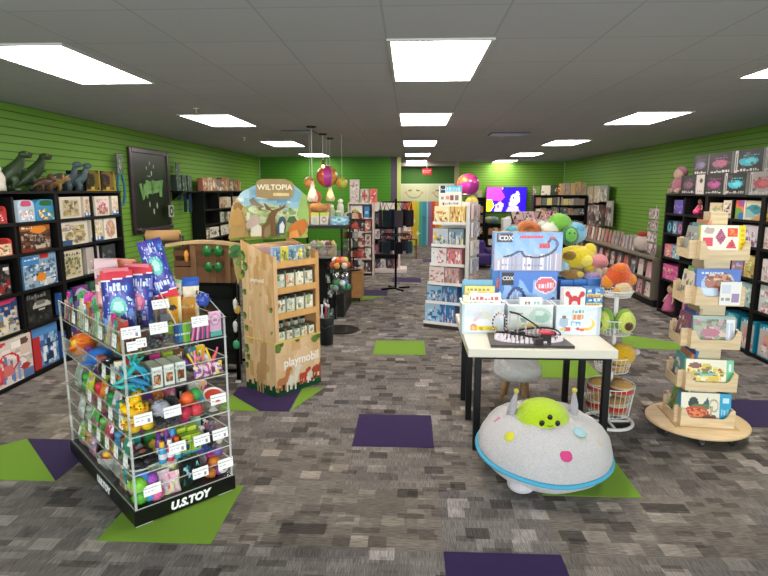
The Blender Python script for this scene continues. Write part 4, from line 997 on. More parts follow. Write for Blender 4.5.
# top tier, tall things behind
bl = ('#3f6fc0', '#5a4fa8', '#2f4f9a', '#7aa3d8', '#8f7fd0')
def tall_bag(label, w, h, loc, rz, ry, rx, seed):
    t = thing('tall_toy_bag', label, 'toy bag', loc, rz, rx=rx, ry=ry)
    m = MB('#fff', 'gloss')
    a = Art(26, 40, '#3d3f93').s_(60, ('#3558b0', '#4a3d94', '#6f8fd0', '#2c3a80', '#8a7fd0', '#5f48a8'), 0, 0, 1, .84, .07, seed)
    a.e(.5, .42, .34, .2, '#3b57a8').e(.5, .42, .26, .15, '#54b7a8' if seed % 2 else '#c74a80').e(.5, .42, .15, .09, '#9fe0c8' if seed % 2 else '#e57aa0')
    a.w_(.18, .68, .82, .8, '#dfe6f5', seed).w_(.3, .12, .75, .2, '#cfd8f0', seed + 2).s_(40, ('#cfdcf5', '#a9c4f0'), .05, .05, .95, .8, .02, seed + 5)
    a.poly([(0, .84), (1, .9), (1, 1), (0, 1)], '#d8414f').poly([(0, .82), (1, .88), (1, .9), (0, .84)], '#efe4e8')
    n, k = 11, 13; d = .035
    # pillowed front and back
    def P(u, v, s): return (w * (u - .5), -s * d * max(0, math.sin(PI * u) * math.sin(PI * v)) ** .6, h * v)
    for j in range(40):
        for i in range(26):
            q = [(i / 26, j / 40), ((i + 1) / 26, j / 40), ((i + 1) / 26, (j + 1) / 40), (i / 26, (j + 1) / 40)]
            m.smooth = True
            m.add([P(u, v, 1) for u, v in q], [(0, 1, 2, 3)], a.p[j][i])
    for j in range(k):
        for i in range(n):
            q = [(i / n, j / k), (i / n, (j + 1) / k), ((i + 1) / n, (j + 1) / k), ((i + 1) / n, j / k)]
            m.add([P(u, v, -1) for u, v in q], [(0, 1, 2, 3)], '#3d4f96' if j < k - 2 else '#c63c4a')
    part('bag', m, t)
    part('header_clip', MB('#c73546', 'gloss').box(-w * .4, -.006, h - .012, w * .4, .006, h + .012), t)
    return t
tall_bag('tall blue toy bag with red top and green emblem on top tier', .17, .36, dp(.09, .27, 4, .06), DR - .45, -.03, -.1, 1)
tall_bag('tall blue toy bag with red top and pink emblem on top tier', .17, .37, dp(.2, .32, 4, .06), DR - .45, .04, -.08, 2)
tall_bag('tall blue toy bag turned upside down leaning on top tier', .14, .38, DF.p(.31, .36, 1.585), DR - .45, PI - .24, .05, 3)
bag('toy_bag', 'slim blue and red toy bag behind the tall blue bags', .12, .4, '#4a58b0', ('#c9455a', '#6f8fd0', '#e0d0e8'), dp(.2, .45, 4, .04), DR - .4, -.05, .25, 33, '#c9404e')
# yellow character backpacks become plain yellow boxes
small_box('yellow toy box with dark bat shaped spot on top tier', .085, .06, .18, dp(.4, .26, 4, .05), DR - .2, Art(14, 22, '#e0a51f').e(.4, .62, .3, .1, '#2a251f').r(.8, 0, 1, 1, '#e8d8a8').s_(8, ('#d08a1a', '#e8bb3f'), .05, .05, .8, .5, .1, 2), '#d89a1c')
small_box('orange yellow toy box with printed band on top tier', .1, .06, .15, dp(.5, .3, 4, .05), DR - .2, Art(14, 18, '#e2a13a').r(.1, .3, .9, .55, '#d8833a').w_(.15, .62, .85, .74, '#f0dcb0', 4).r(0, 0, 1, .1, '#f0c860'), '#d8922c')
solo('tinsel_bow', MB('#3a52a8', 'gloss').ball(0, 0, 0, .032, n=22, m=14, fn=lambda d: 1 + .5 * RNG.random()), 'shiny blue tinsel bow at right top of clear display', 'bow', dp(.56, .2, 4, .2), DR)
small_box('pale pink box with heart print standing behind yellow boxes', .07, .03, .08, dp(.45, .34, 4, .22), DR - .2, Art(10, 10, '#e2cfc4').e(.5, .5, .18, .22, '#d06a80'), '#d8c3b6')
solo('support_tray', MB('#8f8a80', 'acrylic_edge').box(-.11, -.09, 0, .14, .09, .05), 'clear riser tray under the yellow toy boxes', 'display riser', dp(.45, .31, 4), DR - .2)
for k, (x, y, c, nm) in enumerate(((.36, .36, '#3f9a55', 'green'), (.4, .4, '#d28a2e', 'orange'), (.43, .42, '#4a4a52', 'grey'))):
    bag('toy_bag', '%s topped toy bag leaning at back of top tier' % nm, .08, .32, '#b7a9b0', (c, '#d8c8d0', '#8a7f90'), dp(x, y, 4, .02), DR - .4, -.1, .3 - .2 * k, 40 + k, c)
# left side: top tier
for k, (y, c, nm) in enumerate(((.95, '#4fae6a', 'green'), (.88, '#e04fae', 'pink'), (.8, '#e64fb5', 'bright pink'), (.72, '#e85ab8', 'magenta'), (.65, '#58b87a', 'leaf green'), (1.05, '#c3a6d6', 'lilac'))):
    solo('feather_pen', MB(c, 'plush').ball(0, 0, .15, .036, .03, .06, 18, 14, fn=lambda d: 1 + .25 * RNG.random()).tube([(0, 0, 0), (0, 0, .12)], .006, 6), '%s feathery pen standing on left side of top tier' % nm, 'feather pen', dp(.08 + .02 * (k % 2), y, 4), DR)
for k, (x, y, ry) in enumerate(((.1, .56, .02), (.12, .44, -.1), (.16, .5, .1))):
    bag('tall_toy_bag', ('long pale pink toy bag standing at back of left side', 'long white and pink toy bag leaning towards blue bags', 'long rosy toy bag with orange top in the middle')[k], .12, .44, '#ddc3bd', ('#e6d6d0', '#cf8a90', '#b56a72', '#efe6e0'), dp(x, y, 4, .02), DR - .5, -.1, ry, 50 + k, '#d87a4a' if k == 2 else '#cfa9a9')
for k, (y, c, nm) in enumerate(((.1, '#b8433c', 'red and cream'), (.2, '#c5453c', 'red'), (.3, '#d7d0c6', 'white'), (.4, '#cf4a3f', 'bright red'), (.5, '#b9877a', 'dusty pink'), (.6, '#7d6a9a', 'purple'))):
    small_box('%s flat toy packet on the left side of top tier' % nm, .085, .03, .165, dp(.03, y, 4), DR - PI / 2, A_box(130 + k, 10, 14, c, ('#e8e0d8', '#c23a3a', '#5a4a5a', '#8fae6a'), 24), c)
hat = thing('toy_box', 'cream toy box with red band on left side of top tier', 'toy box', dp(.1, .42, 4, .12), DR - .8, rx=-.5)
part('carton', MB('#fff', 'gloss').artbox(.13, .05, .05, Art(12, 8, '#e5dcb8').r(0, 0, 1, .3, '#b8352e').w_(.2, .5, .8, .75, '#7a5a3a', 2), '#d8cda0'), hat)
solo('toy_ball', MB('#e0702a', 'rubber').ball(0, 0, 0, .04, n=20, m=12, fn=spiky), 'orange spiky ball on left side of top tier', 'toy ball', dp(.1, .62, 4, .16), DR)
solo('toy_packet', MB('#7d7d86', 'gloss').box(-.06, -.12, 0, .05, .2, .115), 'grey block of packets under left side of top tier', 'toy packet', dp(.12, .5, 4), DR)
# left side: lower tiers
flw = thing('toy_flower', 'orange and yellow toy flower on left of second highest tier', 'toy flower', dp(.06, .98, 3, .09), DR)
part('petals', MB('#e0701f', 'rubber').ball(0, 0, 0, .07, .05, .06, 20, 12, fn=lambda d: 1 + .3 * math.sin(7 * math.atan2(d[2], d[1]))), flw)
part('centre', MB('#e8b52a', 'rubber').ball(-.045, -.01, .015, .03), flw)
bb = thing('sun_hat', 'bright blue cap shaped toy on left of second highest tier', 'toy hat', dp(.07, .66, 3, .04), DR)
part('crown', MB('#2f74c8', 'rubber', True).lathe([(.075, 0), (.078, .03), (.06, .07), (.02, .085), (.0, .086)], 18), bb); part('brim', MB('#2866b5', 'rubber', True).ball(-.06, -.02, .008, .06, .05, .008), bb)
bk = thing('sun_hat', 'black cap shaped toy on left of second highest tier', 'toy hat', dp(.07, .42, 3, .03), DR)
part('crown', MB('#1d1d20', 'rubber', True).lathe([(.08, 0), (.083, .03), (.06, .07), (.02, .085), (.0, .086)], 18), bk); part('badge', MB('#b0b0b8', 'mirror', True).ball(-.03, -.02, .08, .02, .02, .01), bk)
for k, (y, c, nm) in enumerate(((.82, '#8a3f9a', 'purple'), (.56, '#e07a6a', 'coral'), (.3, '#cfd3d6', 'white'), (.14, '#3f6f9a', 'blue'), (1.12, '#a03f3f', 'dark red'))):
    small_box('%s small packet on left of second highest tier' % nm, .07, .04, .1, dp(.03, y, 3), DR - PI / 2, A_box(150 + k, 10, 12, c, ('#dcdcdc', '#b0b0b0', '#7a7a8a', '#d8c0a0'), 20), c)
for (i, items) in ((2, ((1.1, '#9aa8a0', 'grey green'), (.96, '#4aa84a', 'green'), (.84, '#c9d23a', 'lime yellow'), (.7, '#d83a4f', 'red'), (.58, '#e0803a', 'orange'), (.46, '#2f8a4a', 'deep green'), (.34, '#b8b8c2', 'silver'), (.2, '#d0a890', 'peach'))),
                   (1, ((1.1, '#b8b8b8', 'pale grey'), (.95, '#9fae9a', 'grey green'), (.8, '#4fa04a', 'leaf green'), (.66, '#6fae5a', 'fresh green'), (.52, '#c84a6a', 'crimson'), (.38, '#4a8ab0', 'blue'), (.22, '#3f7f68', 'dark teal'))),
                   (0, ((1.15, '#7aa83a', 'lime green'), (1.02, '#b88a5a', 'tan'), (.9, '#8a7fa0', 'lilac grey'), (.44, '#8f8a86', 'grey'), (.3, '#a87a5a', 'brown')))):
    for k, (y, c, nm) in enumerate(items):
        if k % 2 == 0: bag('toy_bag', '%s toy bag on the left side of %s' % (nm, tiername[i]), .12, .16, c, (c, '#dedede', c, '#c98a9a'), dp(.035, y, i), DR - PI / 2, -.2, 0, 60 + k + 9 * i)
        else:
            t = thing('squeeze_toy', '%s lumpy squeeze toy on the left side of %s' % (nm, tiername[i]), 'squeeze toy', dp(.075, y, i), DR)
            part('body', MB(c, 'rubber').ball(0, 0, .045, .045, .06, .045, 16, 10, fn=lambda d: 1 + .14 * math.sin(6 * d[0] + 5 * d[1] + k)), t)
            part('top_knot', MB(c, 'rubber').ball(-.01, .01, .1, .03, .035, .025, 10, 7), t)
bw = thing('toy_bowl', 'clear bowl of pink and yellow toys on left of bottom tier', 'toy bowl', dp(.08, .64, 0), DR)
part('bowl', MB('#b9c2c2', 'acrylic_edge').lathe([(.05, 0), (.085, .05), (.09, .09), (.087, .09), (.08, .05), (.04, .006), (0, .006)], 22), bw)
for k, (x, y, z, c, nm) in enumerate(((-.03, .02, .06, '#d8455f', 'red'), (.03, .02, .06, '#e3a9a0', 'pale pink'), (-.01, -.04, .065, '#e0a52a', 'yellow'), (.02, -.02, .1, '#d94f7a', 'hot pink'), (-.03, -.02, .1, '#e8b83a', 'golden'), (0, .03, .1, '#d9a07a', 'peach'))):
    p = DF.p(.08 + x, .64 + y, TZ[0] + z); solo('eraser_toy', MB(c, 'rubber').ball(0, 0, 0, .028, .026, .022, 10, 7), '%s eraser toy heaped in the clear bowl' % nm, 'eraser toy', p, DR)
for k, y in enumerate((.2, .13, .06)):
    solo('coil_spring', MB('#aeb2b8', 'metal', True).tube([(.05 * math.cos(q * .9), -.02 + .004 * q * .5, .055 + .05 * math.sin(q * .9)) for q in range(30)], .004, 5), '%s silver coil spring toy on bottom tier near corner' % ORD[k], 'spring toy', dp(.05, y + .05, 0), DR - PI / 2 + .1)

# --- further little toys filling the bins behind the front layer
HUE = (('red', '#c8343c'), ('orange', '#e07a2c'), ('yellow', '#e6c52e'), ('lime', '#a6cf3a'), ('green', '#3f9a4c'), ('teal', '#2f9a94'), ('sky blue', '#4fa9d8'), ('blue', '#345fb8'), ('violet', '#7a4ab0'), ('pink', '#e66aa4'), ('magenta', '#c9358c'), ('white', '#e8e6e2'), ('grey', '#8f9296'), ('black', '#232226'), ('brown', '#7a4f34'), ('peach', '#eab896'), ('cream', '#e8dfc0'), ('mint', '#9fd8bc'))
g = random.Random(77)
for i in range(5):
    order = list(range(18)); g.shuffle(order)
    top = (TZ[i + 1] if i < 4 else 1.16) - TZ[i]
    n = 0
    for y in (.33, .41, .5, .58, .66, .74, .83, .91, 1.0, 1.09, 1.17):
        for lay in (0, 1):
            nm, c = HUE[order[n % 18]]; w_ = ('small', 'little')[n // 18]; n += 1
            x = g.uniform(.12, .2); s_ = g.uniform(.8, 1.15); zz = .045 + .075 * lay
            if i == 4 and .35 < y < .75 and lay == 0: continue
            kind = g.randrange(3); lab = '%s %s toy behind the front row on left side of %s' % (w_, nm, tiername[i])
            if kind == 0: solo('small_toy', MB(c, 'rubber').ball(0, 0, 0, .042 * s_, .036 * s_, .04 * s_, 14, 9, fn=lambda d: 1 + .16 * math.sin(5 * d[0] + 3 * d[2] + n)), lab, 'small toy', dp(x, y, i, zz), DR + g.uniform(0, 3))
            elif kind == 1: solo('small_toy', MB('#fff', 'gloss').artbox(.075, .03, .09, A_box(900 + i * 30 + n, 8, 9, c, (c, '#f0eee8', HUE[(order[n % 18] + 5) % 18][1]), 14, sz=.13), c), lab, 'small toy', dp(x, y, i, zz - .043), DR - PI / 2 + g.uniform(-.5, .3))
            else: solo('small_toy', MB(c, 'rubber').tube([(-.05, 0, -.01), (-.02, .02, .02), (.02, -.015, .03), (.05, .01, 0)], [.012, .026, .024, .012], 9).ball(.03, 0, .045, .022), lab, 'small toy', dp(x, y, i, zz), DR + g.uniform(0, 3))
    # behind the front bins
    n = 0; order = list(range(18)); g.shuffle(order)
    for x in (.06, .11, .2, .26, .34, .41, .49, .55):
        for y in (.2, .25):
            nm, c = HUE[order[n]]; n += 1
            if i == 4 and (x < .3 or x > .36): continue
            zz = .05 + (.06 if y > .22 else 0); lab = '%s small toy behind the front bins of %s' % (nm, tiername[i])
            if n % 2: solo('small_toy', MB(c, 'rubber').ball(0, 0, 0, .036, .034, .04, 12, 8, fn=lambda d: 1 + .14 * math.sin(6 * d[0] + 4 * d[2] + n)), lab, 'small toy', dp(x, y, i, zz), DR)
            else: solo('small_toy', MB('#fff', 'gloss').artbox(.06, .03, .13, A_box(1100 + i * 30 + n, 8, 10, c, (c, '#f0eee8', HUE[(order[n] + 7) % 18][1]), 14, sz=.13), c), lab, 'small toy', dp(x, y, i), DR + g.uniform(-.2, .2))

for k in range(22):
    nm, c = HUE[(k * 5) % 18]; y = .12 + .05 * k; h = .13 + .03 * (k % 3)
    if y > 1.2: break
    solo('toy_packet', MB('#fff', 'gloss').artbox(.045, .012, h, A_box(1400 + k, 8, 12, c, (c, '#f2efe8', HUE[(k * 7 + 3) % 18][1]), 18, sz=.12), c), '%s slim packet, %s from the corner along left lip of top tier' % (nm, ORD[k] if k < 14 else ORD[k - 14] + ' after the fourteenth'), 'toy packet', dp(.012, y, 4), DR - PI / 2, None, -.1)
for k, (x, y) in enumerate(((.42, .4), (.5, .42), (.55, .36), (.36, .5), (.3, .6), (.42, .62), (.52, .55), (.25, .75), (.4, .8), (.52, .75), (.3, .95), (.48, .95))):
    nm, c = HUE[(k * 7 + 2) % 18]
    bag('toy_bag', '%s tall bag standing in the rear half of top tier' % nm, .11, .24 + .04 * (k % 3), c, ('#ece8e2', c, HUE[(k * 3 + 8) % 18][1]), dp(x, y, 4, .002), DR - .3 + .2 * (k % 3), -.05, .06 * (k % 3 - 1), 200 + k, HUE[(k * 3 + 1) % 18][1])
# ------------------------------------------------------------------ tan cardboard floor display with scenic header
PR = math.atan2(.45, .34)
PF = Fr(-1.21, 4.89, 0, PR)
PW, PD = .56, .45
TAN = '#d8b68c'
pd_ = thing('cardboard_display', 'tan cardboard floor display of boxed animal figures with scenic header', 'toy display', PF.p(0, 0), PR)
# base front with printed animals
a = Art(56, 52, TAN); a.s_(40, ('#dcbd94', '#d0ab7c', '#e0c29c'), 0, .2, 1, 1, .09, 1)
GR = '#17452c'
a.r(0, 0, 1, .1, GR).s_(34, (GR, '#1f5a36', '#133a26'), 0, .06, 1, .16, .04, 3)
def quadr(a, x, y, s, c, neck=1):
    a.e(x, y, .09 * s, .06 * s, c); a.r(x - .08 * s, y - .16 * s, x - .05 * s, y, c); a.r(x + .05 * s, y - .16 * s, x + .08 * s, y, c); a.r(x - .02 * s, y - .14 * s, x + .01 * s, y, c)
    a.l(x + .07 * s, y, x + .12 * s, y + .14 * s * neck, .05 * s, c); a.e(x + .14 * s, y + .16 * s * neck, .05 * s, .035 * s, c)
quadr(a, .32, .24, 1.3, '#d9d4c8'); quadr(a, .12, .26, 1.2, '#b77a4d'); quadr(a, .58, .25, 1.0, '#b5483a', .6); quadr(a, .76, .24, 1.0, '#d8d0c2', .5); quadr(a, .9, .3, 1.3, '#a34a36', 1.2)
a.e(.7, .16, .04, .05, '#e5ded0').e(.64, .17, .03, .04, '#c33b30')
a.e(.06, .9, .07, .1, '#5d7a3a').e(.13, .96, .05, .06, '#4a6a30').e(.48, .97, .05, .05, '#5d6a34').e(.88, .9, .09, .07, '#64803c').e(.96, .94, .06, .06, '#4f6f34')
LED = .515
bm = MB('#fff', 'carton')
bm.art(a, (0, 0, .002), (PW, 0, 0), (0, 0, LED - .002))
bm.add([(PW, 0, .002), (PW, PD, .002), (PW, PD, LED), (PW, 0, LED)], [(0, 1, 2, 3)], TAN)
bm.add([(0, .01, LED), (PW, .01, LED), (PW, PD, LED), (0, PD, LED)], [(0, 1, 2, 3)], '#d7b27c')
bm.add([(0, 0, LED), (PW, 0, LED), (PW, .01, LED), (0, .01, LED)], [(0, 1, 2, 3)], '#d9ba7c')
bm.add([(0, 0, .002), (0, PD, .002), (PW, PD, .002), (PW, 0, .002)], [(0, 1, 2, 3)], TAN)
part('base_box', bm, pd_)
part('yellow_edge', MB('#d8c069', 'carton').box(-.004, -.004, LED - .012, PW + .004, 0, LED).box(-.004, 0, LED - .012, 0, PD, LED), pd_)
lettering('playmobil', .115, '#f0ece4', pd_, (PW * .56, -.003, .30), (PI / 2, .0, 0), .001, .002, 0, 'front_lettering')
# printed left side panel (whole height), right side panel, back, top header ledge
b = Art(48, 120, TAN); b.s_(50, ('#dcbd94', '#d0ab7c', '#e0c29c', '#c89e66'), 0, .1, 1, 1, .06, 2)
b.r(0, 0, 1, .045, GR).s_(24, (GR, '#1f5a36'), 0, .02, 1, .07, .03, 3)
quadr(b, .48, .14, 1.3, '#bb9468', 1.0)
for x, y, r in ((.05, .9, .1), (.12, .84, .09), (.02, .78, .08), (.06, .66, .06), (.9, .62, .05), (.03, .5, .07), (.08, .42, .06), (.05, .28, .09), (.1, .22, .07), (.04, .16, .06), (.9, .46, .03)):
    b.e(x, y, r, r * .34, '#5d7f40'); b.e(x + .03, y + .012, r * .6, r * .2, '#3f6632'); b.e(x - .02, y - .01, r * .5, r * .16, '#7b9a55')
SH = [(0, LED), (0, 1.30), (PD, 1.43), (PD, LED)]
lp = MB('#fff', 'carton')
# left panel: art columns, sloped top
nb = 48
for j in range(120):
    for i in range(nb):
        y1_, y0_ = PD * (1 - i / nb), PD * (1 - (i + 1) / nb)
        zt = lambda y: 1.30 + .13 * y / PD
        q = lambda y, v: (0, y, v * zt(y))
        c = b.p[j][i]
        k = i
        if i and b.p[j][i - 1] == c and False: continue
        lp.add([q(y1_, j / 120), q(y0_, j / 120), q(y0_, (j + 1) / 120), q(y1_, (j + 1) / 120)], [(0, 1, 2, 3)], c)
lp.set('#b98f58').prism([(0.0, LED), (0, 1.3), (PD, 1.43), (PD, LED)], .008, 'x', o=.001)
part('side_panel', lp, pd_)
lettering('playmobil', .052, '#efe6d6', pd_, (-.003, PD * .5, 1.07), (PI / 2, 0, -PI / 2), .0006, .001, 0, 'side_lettering')
part('side_panel', MB('#c79a66', 'carton').prism(SH, .01, 'x', o=PW - .01).box(PW - .045, 0, LED, PW - .011, .012, 1.3), pd_)
part('front_stile', MB(TAN, 'carton').box(.01, 0, LED, .05, .012, 1.3), pd_)
part('back_panel', MB('#b59aa6', 'carton').box(.01, .26, LED, PW - .011, .27, 1.36), pd_)
part('rear_body', MB(TAN, 'carton').box(.01, .275, LED + .002, PW - .011, PD, 1.38), pd_)
PZs = [.765, 1.0, 1.235]
for z in PZs:
    part('shelf', MB('#d2a970', 'carton').box(.0105, .014, z - .008, PW - .0115, .258, z), pd_)
    part('shelf_lip', MB('#cfa265', 'carton').box(.051, -.002, z - .045, PW - .046, .011, z + .012), pd_)
# small boxed figures
def fig_box(k, x, y, z, h, w, lb, tone):
    t = thing('figure_box', lb, 'toy box', PF.p(x, y, z), PR)
    fr_ = Art(14, 18, tone[0]).r(0, .86, 1, 1, '#2c2f28').r(0, 0, 1, .12, '#c9c9b4').s_(14, tone, .1, .15, .9, .8, .12, k).r(.62, .55, .95, .8, '#d9d7c6')
    part('carton', MB('#fff', 'gloss').artbox(w, .075, h, fr_, '#b3b399', top='#3c4036'), t)
tones = (('#d3d1ba', '#9aa878', '#e4e0d0', '#8a9668'), ('#c4ccbc', '#7f9a7a', '#dcdccb', '#8a6f50'), ('#a9b8a6', '#cfcdb5', '#5f7a5a', '#e5e0d0'), ('#c0c5b0', '#d98f6a', '#e6e2d5', '#7a8a5a'))
sh_names = ('bottom ledge', 'lowest shelf', 'middle shelf', 'top shelf')
for si, z in ((1, PZs[0]), (2, PZs[1])):
    for k in range(4): fig_box(k + 4 * si, .11 + .115 * k, .03, z + .001, .155, .096, '%s small figure box on %s of cardboard display' % (ORD[k], sh_names[si]), tones[(k + si) % 4])
tops = (('#7f9ab5', '#b8c8d4', '#5a7a9a'), ('#d8c558', '#e8dd96', '#8a9a4a'), ('#8aa5b0', '#e0ddc8', '#58788a'), ('#6a8fb0', '#cfd8da', '#e0d060'), ('#8a8f70', '#c8b890', '#4a5a3a'))
for k in range(5):
    t = thing('figure_pack', '%s blister figure pack on top shelf of cardboard display' % ORD[k], 'toy pack', PF.p(.09 + .093 * k, .05, PZs[2] + .001), PR)
    part('card', MB('#fff', 'gloss').artbox(.084, .03, .14, A_box(170 + k, 12, 14, tops[k][0], tops[k], 24, sz=.11), tops[k][1]), t)
    part('figure', MB(tops[k][2], 'rubber', True).ball(0, -.012, .05, .02, .014, .03, 10, 7).ball(0, -.014, .088, .013, n=10, m=7), t)
for row, (yy, hh) in enumerate(((.02, .1), (.15, .15))):
    for k in range(5): fig_box(40 + k + row * 7, .1 + .092 * k, yy, LED + .001 + .0, hh, .066, '%s small figure box in the %s row on the bottom ledge' % (ORD[k], ('front', 'rear')[row]), tones[(k + row) % 4])
# header board standing on the rear corner line
HA = math.atan2(.15, .72)
HF = Fr(-1.63, 5.19, 0, HA)
hx, hy, _ = HF.o
def hdr_local(px, py, Yv=5.25):
    p = AY(px, py, Yv); return ((p[0] - hx) / math.cos(HA), p[2])
hd = link(bpy.data.objects.new('header_board', None)); hd.parent = pd_
hd.matrix_local = Matrix.Rotation(-PR, 4, 'Z') @ Matrix.Translation(-Vector(PF.o)) @ Matrix.Translation(Vector((hx, hy, 0))) @ Matrix.Rotation(HA, 4, 'Z')
h = Art(76, 62, None)
out = [hdr_local(*p) for p in ((232, 240), (231, 222), (234, 206), (243, 192), (258, 184), (292, 184), (305, 196), (307, 214), (306, 238))]
mx0, mx1 = min(p[0] for p in out), max(p[0] for p in out); mz0, mz1 = min(p[1] for p in out), max(p[1] for p in out)
U = lambda p: ((p[0] - mx0) / (mx1 - mx0), (p[1] - mz0) / (mz1 - mz0))
h.poly([U(p) for p in out], '#8fb5c4')
base = [r[:] for r in h.p]
h.r(0, 0, 1, .55, '#9aa970').s_(40, ('#a8b982', '#b9c79a', '#8a9d62', '#c5cda8'), 0, .3, 1, .62, .07, 3).r(0, 0, 1, .2, '#8a9a48').s_(30, ('#7f9040', '#a0ac58', '#6f8438'), 0, 0, 1, .25, .06, 4)
h.s_(40, ('#7f9560', '#b9a878', '#6f8450', '#c9bf98', '#94a070'), 0, .1, 1, .62, .03, 9).s_(26, ('#d8d6c4', '#a9b890', '#8a7a5a'), .05, .3, .95, .62, .022, 8)
h.s_(18, ('#a9c7d2', '#7fa9bc', '#c5d6d8'), 0, .66, 1, .9, .08, 5).poly([(0, .5), (.12, .75), (.22, .55), (.2, .3), (0, .3)], '#b59a66').e(.12, .6, .06, .08, '#8a6a45').poly([(.86, .5), (.93, .86), (1, .8), (1, .3), (.88, .3)], '#8fae62')
for j in range(62):
    for i in range(76):
        if base[j][i] is None: h.p[j][i] = None
m = MB('#fff', 'carton').art(h, (mx0, 0, mz0), (mx1 - mx0, 0, 0), (0, 0, mz1 - mz0)); m.set('#b9a57a').prism(out, .012, 'y', o=.0005)
part('scenery_panel', m, hd)
def cut(name, pts, col, d, t=.006, label=None):
    part(name, MB(col, 'carton').prism([hdr_local(*p) for p in pts], t, 'y', o=-d), hd, label)
cut('wild_elk', ((262, 238), (262, 226), (266, 222), (269, 214), (271, 211), (266, 209), (264, 203), (266, 204), (269, 207), (272, 210), (276, 209), (281, 207), (285, 204), (284, 208), (277, 212), (275, 217), (275, 226), (277, 236), (272, 237), (270, 228), (266, 229), (265, 238)), '#6d5335', .03)
cut('horse_figure', ((245, 236), (247, 224), (251, 217), (256, 214), (260, 217), (260, 222), (258, 226), (258, 236), (254, 236), (253, 228), (249, 228), (248, 236)), '#b39e94', .02)
cut('penguin_figure', ((276, 234), (276, 225), (279, 218), (282, 216), (285, 219), (285, 228), (283, 235)), '#3f5560', .035)
cut('penguin_belly', ((279, 233), (279, 225), (282, 221), (284, 226), (283, 233)), '#c9cfc8', .042)
cut('tiger_figure', ((288, 235), (288, 228), (294, 222), (303, 219), (306, 224), (304, 232), (300, 236), (297, 230), (292, 232)), '#b56b34', .03)
cut('elk_chest', ((264, 236), (265, 228), (270, 224), (271, 232), (268, 237)), '#857052', .036)
cut('lion_figure', ((232, 224), (234, 212), (240, 207), (244, 212), (246, 222), (240, 226)), '#b08a52', .026)
cut('goat_figure', ((252, 236), (252, 228), (259, 224), (263, 228), (262, 236)), '#c9c2b2', .028)
cut('cub_figure', ((288, 238), (289, 232), (296, 230), (299, 238)), '#c98a4e', .036)
cut('boulder', ((231, 238), (233, 222), (240, 213), (246, 219), (250, 236)), '#a98a56', .02)
cut('bush', ((286, 222), (288, 217), (293, 216), (296, 221), (292, 224)), '#4a5f3c', .02)
cut('bird_figure', ((250, 200), (254, 197), (258, 203), (263, 206), (257, 206), (253, 205)), '#7f7566', .02)
cut('side_foliage', ((232, 242), (236, 244), (240, 246), (247, 244), (247, 262), (243, 270), (240, 284), (237, 272), (235, 258), (231, 252)), '#b3a468', .0)
for k, (x, y, r) in enumerate(((238, 248, 5), (243, 252, 5), (236, 254, 4), (241, 262, 3))):
    c = hdr_local(x, y); part('leaf_cluster', MB(('#4a7a4a', '#5f8f4f', '#3f6a3f', '#7a9a55')[k], 'carton').prism([(c[0] + r * .011 * math.cos(q) * (1 + .2 * (q > 3)), c[1] + r * .008 * math.sin(q)) for q in (0, .7, 1.5, 2.3, 3.1, 3.9, 4.7, 5.5)], .006, 'y', o=-.014), hd)
sg = MB('#97825c', 'carton').prism([hdr_local(*p) for p in ((257, 197), (257, 182), (262, 179), (284, 179), (291, 182), (293, 188), (291, 198), (272, 199))], .012, 'y', o=-.05)
so = part('title_sign', sg, hd)
c = hdr_local(274.5, 187.5)
lettering('WILTOPIA', .068, '#d6caa8', so, (c[0], -.053, c[1]), (PI / 2, 0, 0), .001, .0015, 0, 'title_lettering')
q0, q1 = hdr_local(273, 196), hdr_local(288, 193)
part('title_strip', MB('#cdb98a', 'carton').box(q0[0], -.054, q0[1], q1[0], -.0505, q1[1]), so)
# ------------------------------------------------------------------ black rack with slatted crate top between the two displays
RX, RY = -2.27, 5.3
rk = thing('display_rack', 'black upright rack with brown cardboard crate top behind clear display', 'display rack', (RX, RY, 0))
RWd = .60
for x in (0, RWd - .035):
    for y in (0, .36): part('upright', MB('#161616', 'metal').box(x, y, 0, x + .035, y + .035, 1.0), rk)
part('back_mesh_panel', MB('#141414').box(.036, .2, .12, RWd - .036, .215, .98), rk)
for z in (.1, .965): part('cross_bar', MB('#161616', 'metal').box(.036, 0, z, RWd - .036, .03, z + .03).box(.036, .365, z, RWd - .036, .395, z + .03), rk)
for k in range(4): part('hook_bar', MB('#2a2a2a', 'metal').box(.036, .03, .28 + .18 * k, RWd - .036, .045, .295 + .18 * k), rk)
part('foot_cap', MB('#c9c9c4').box(RWd - .045, -.02, 0, RWd + .01, -.001, .02), rk)
BRN = '#6f5038'
part('crate', MB(BRN, 'carton').box(0, .0, 1.0, RWd, .015, 1.15).box(0, .38, 1.0, RWd, .395, 1.36).box(0, .016, 1.0, .012, .379, 1.33).box(RWd - .012, .016, 1.0, RWd, .379, 1.33).box(.013, .016, 1.001, RWd - .013, .379, 1.02), rk)
for x in (.17, .36, .5): part('crate_upright', MB('#7a5a3e', 'carton').box(x, -.012, 1.0, x + .055, -.0005, 1.36), rk)
for z in (1.16, 1.26): part('crate_slat', MB('#5f4430', 'carton').box(.0, .0005, z, RWd, .014, z + .05), rk)
arc = [(-.06 + (RWd + .12) * k / 12, 1.345 + .035 * math.sin(PI * k / 12)) for k in range(13)]
part('arched_top', MB('#b79a72', 'carton').prism(arc + [(x, z + .028) for x, z in arc[::-1]], .1, 'y', o=-.03), rk)
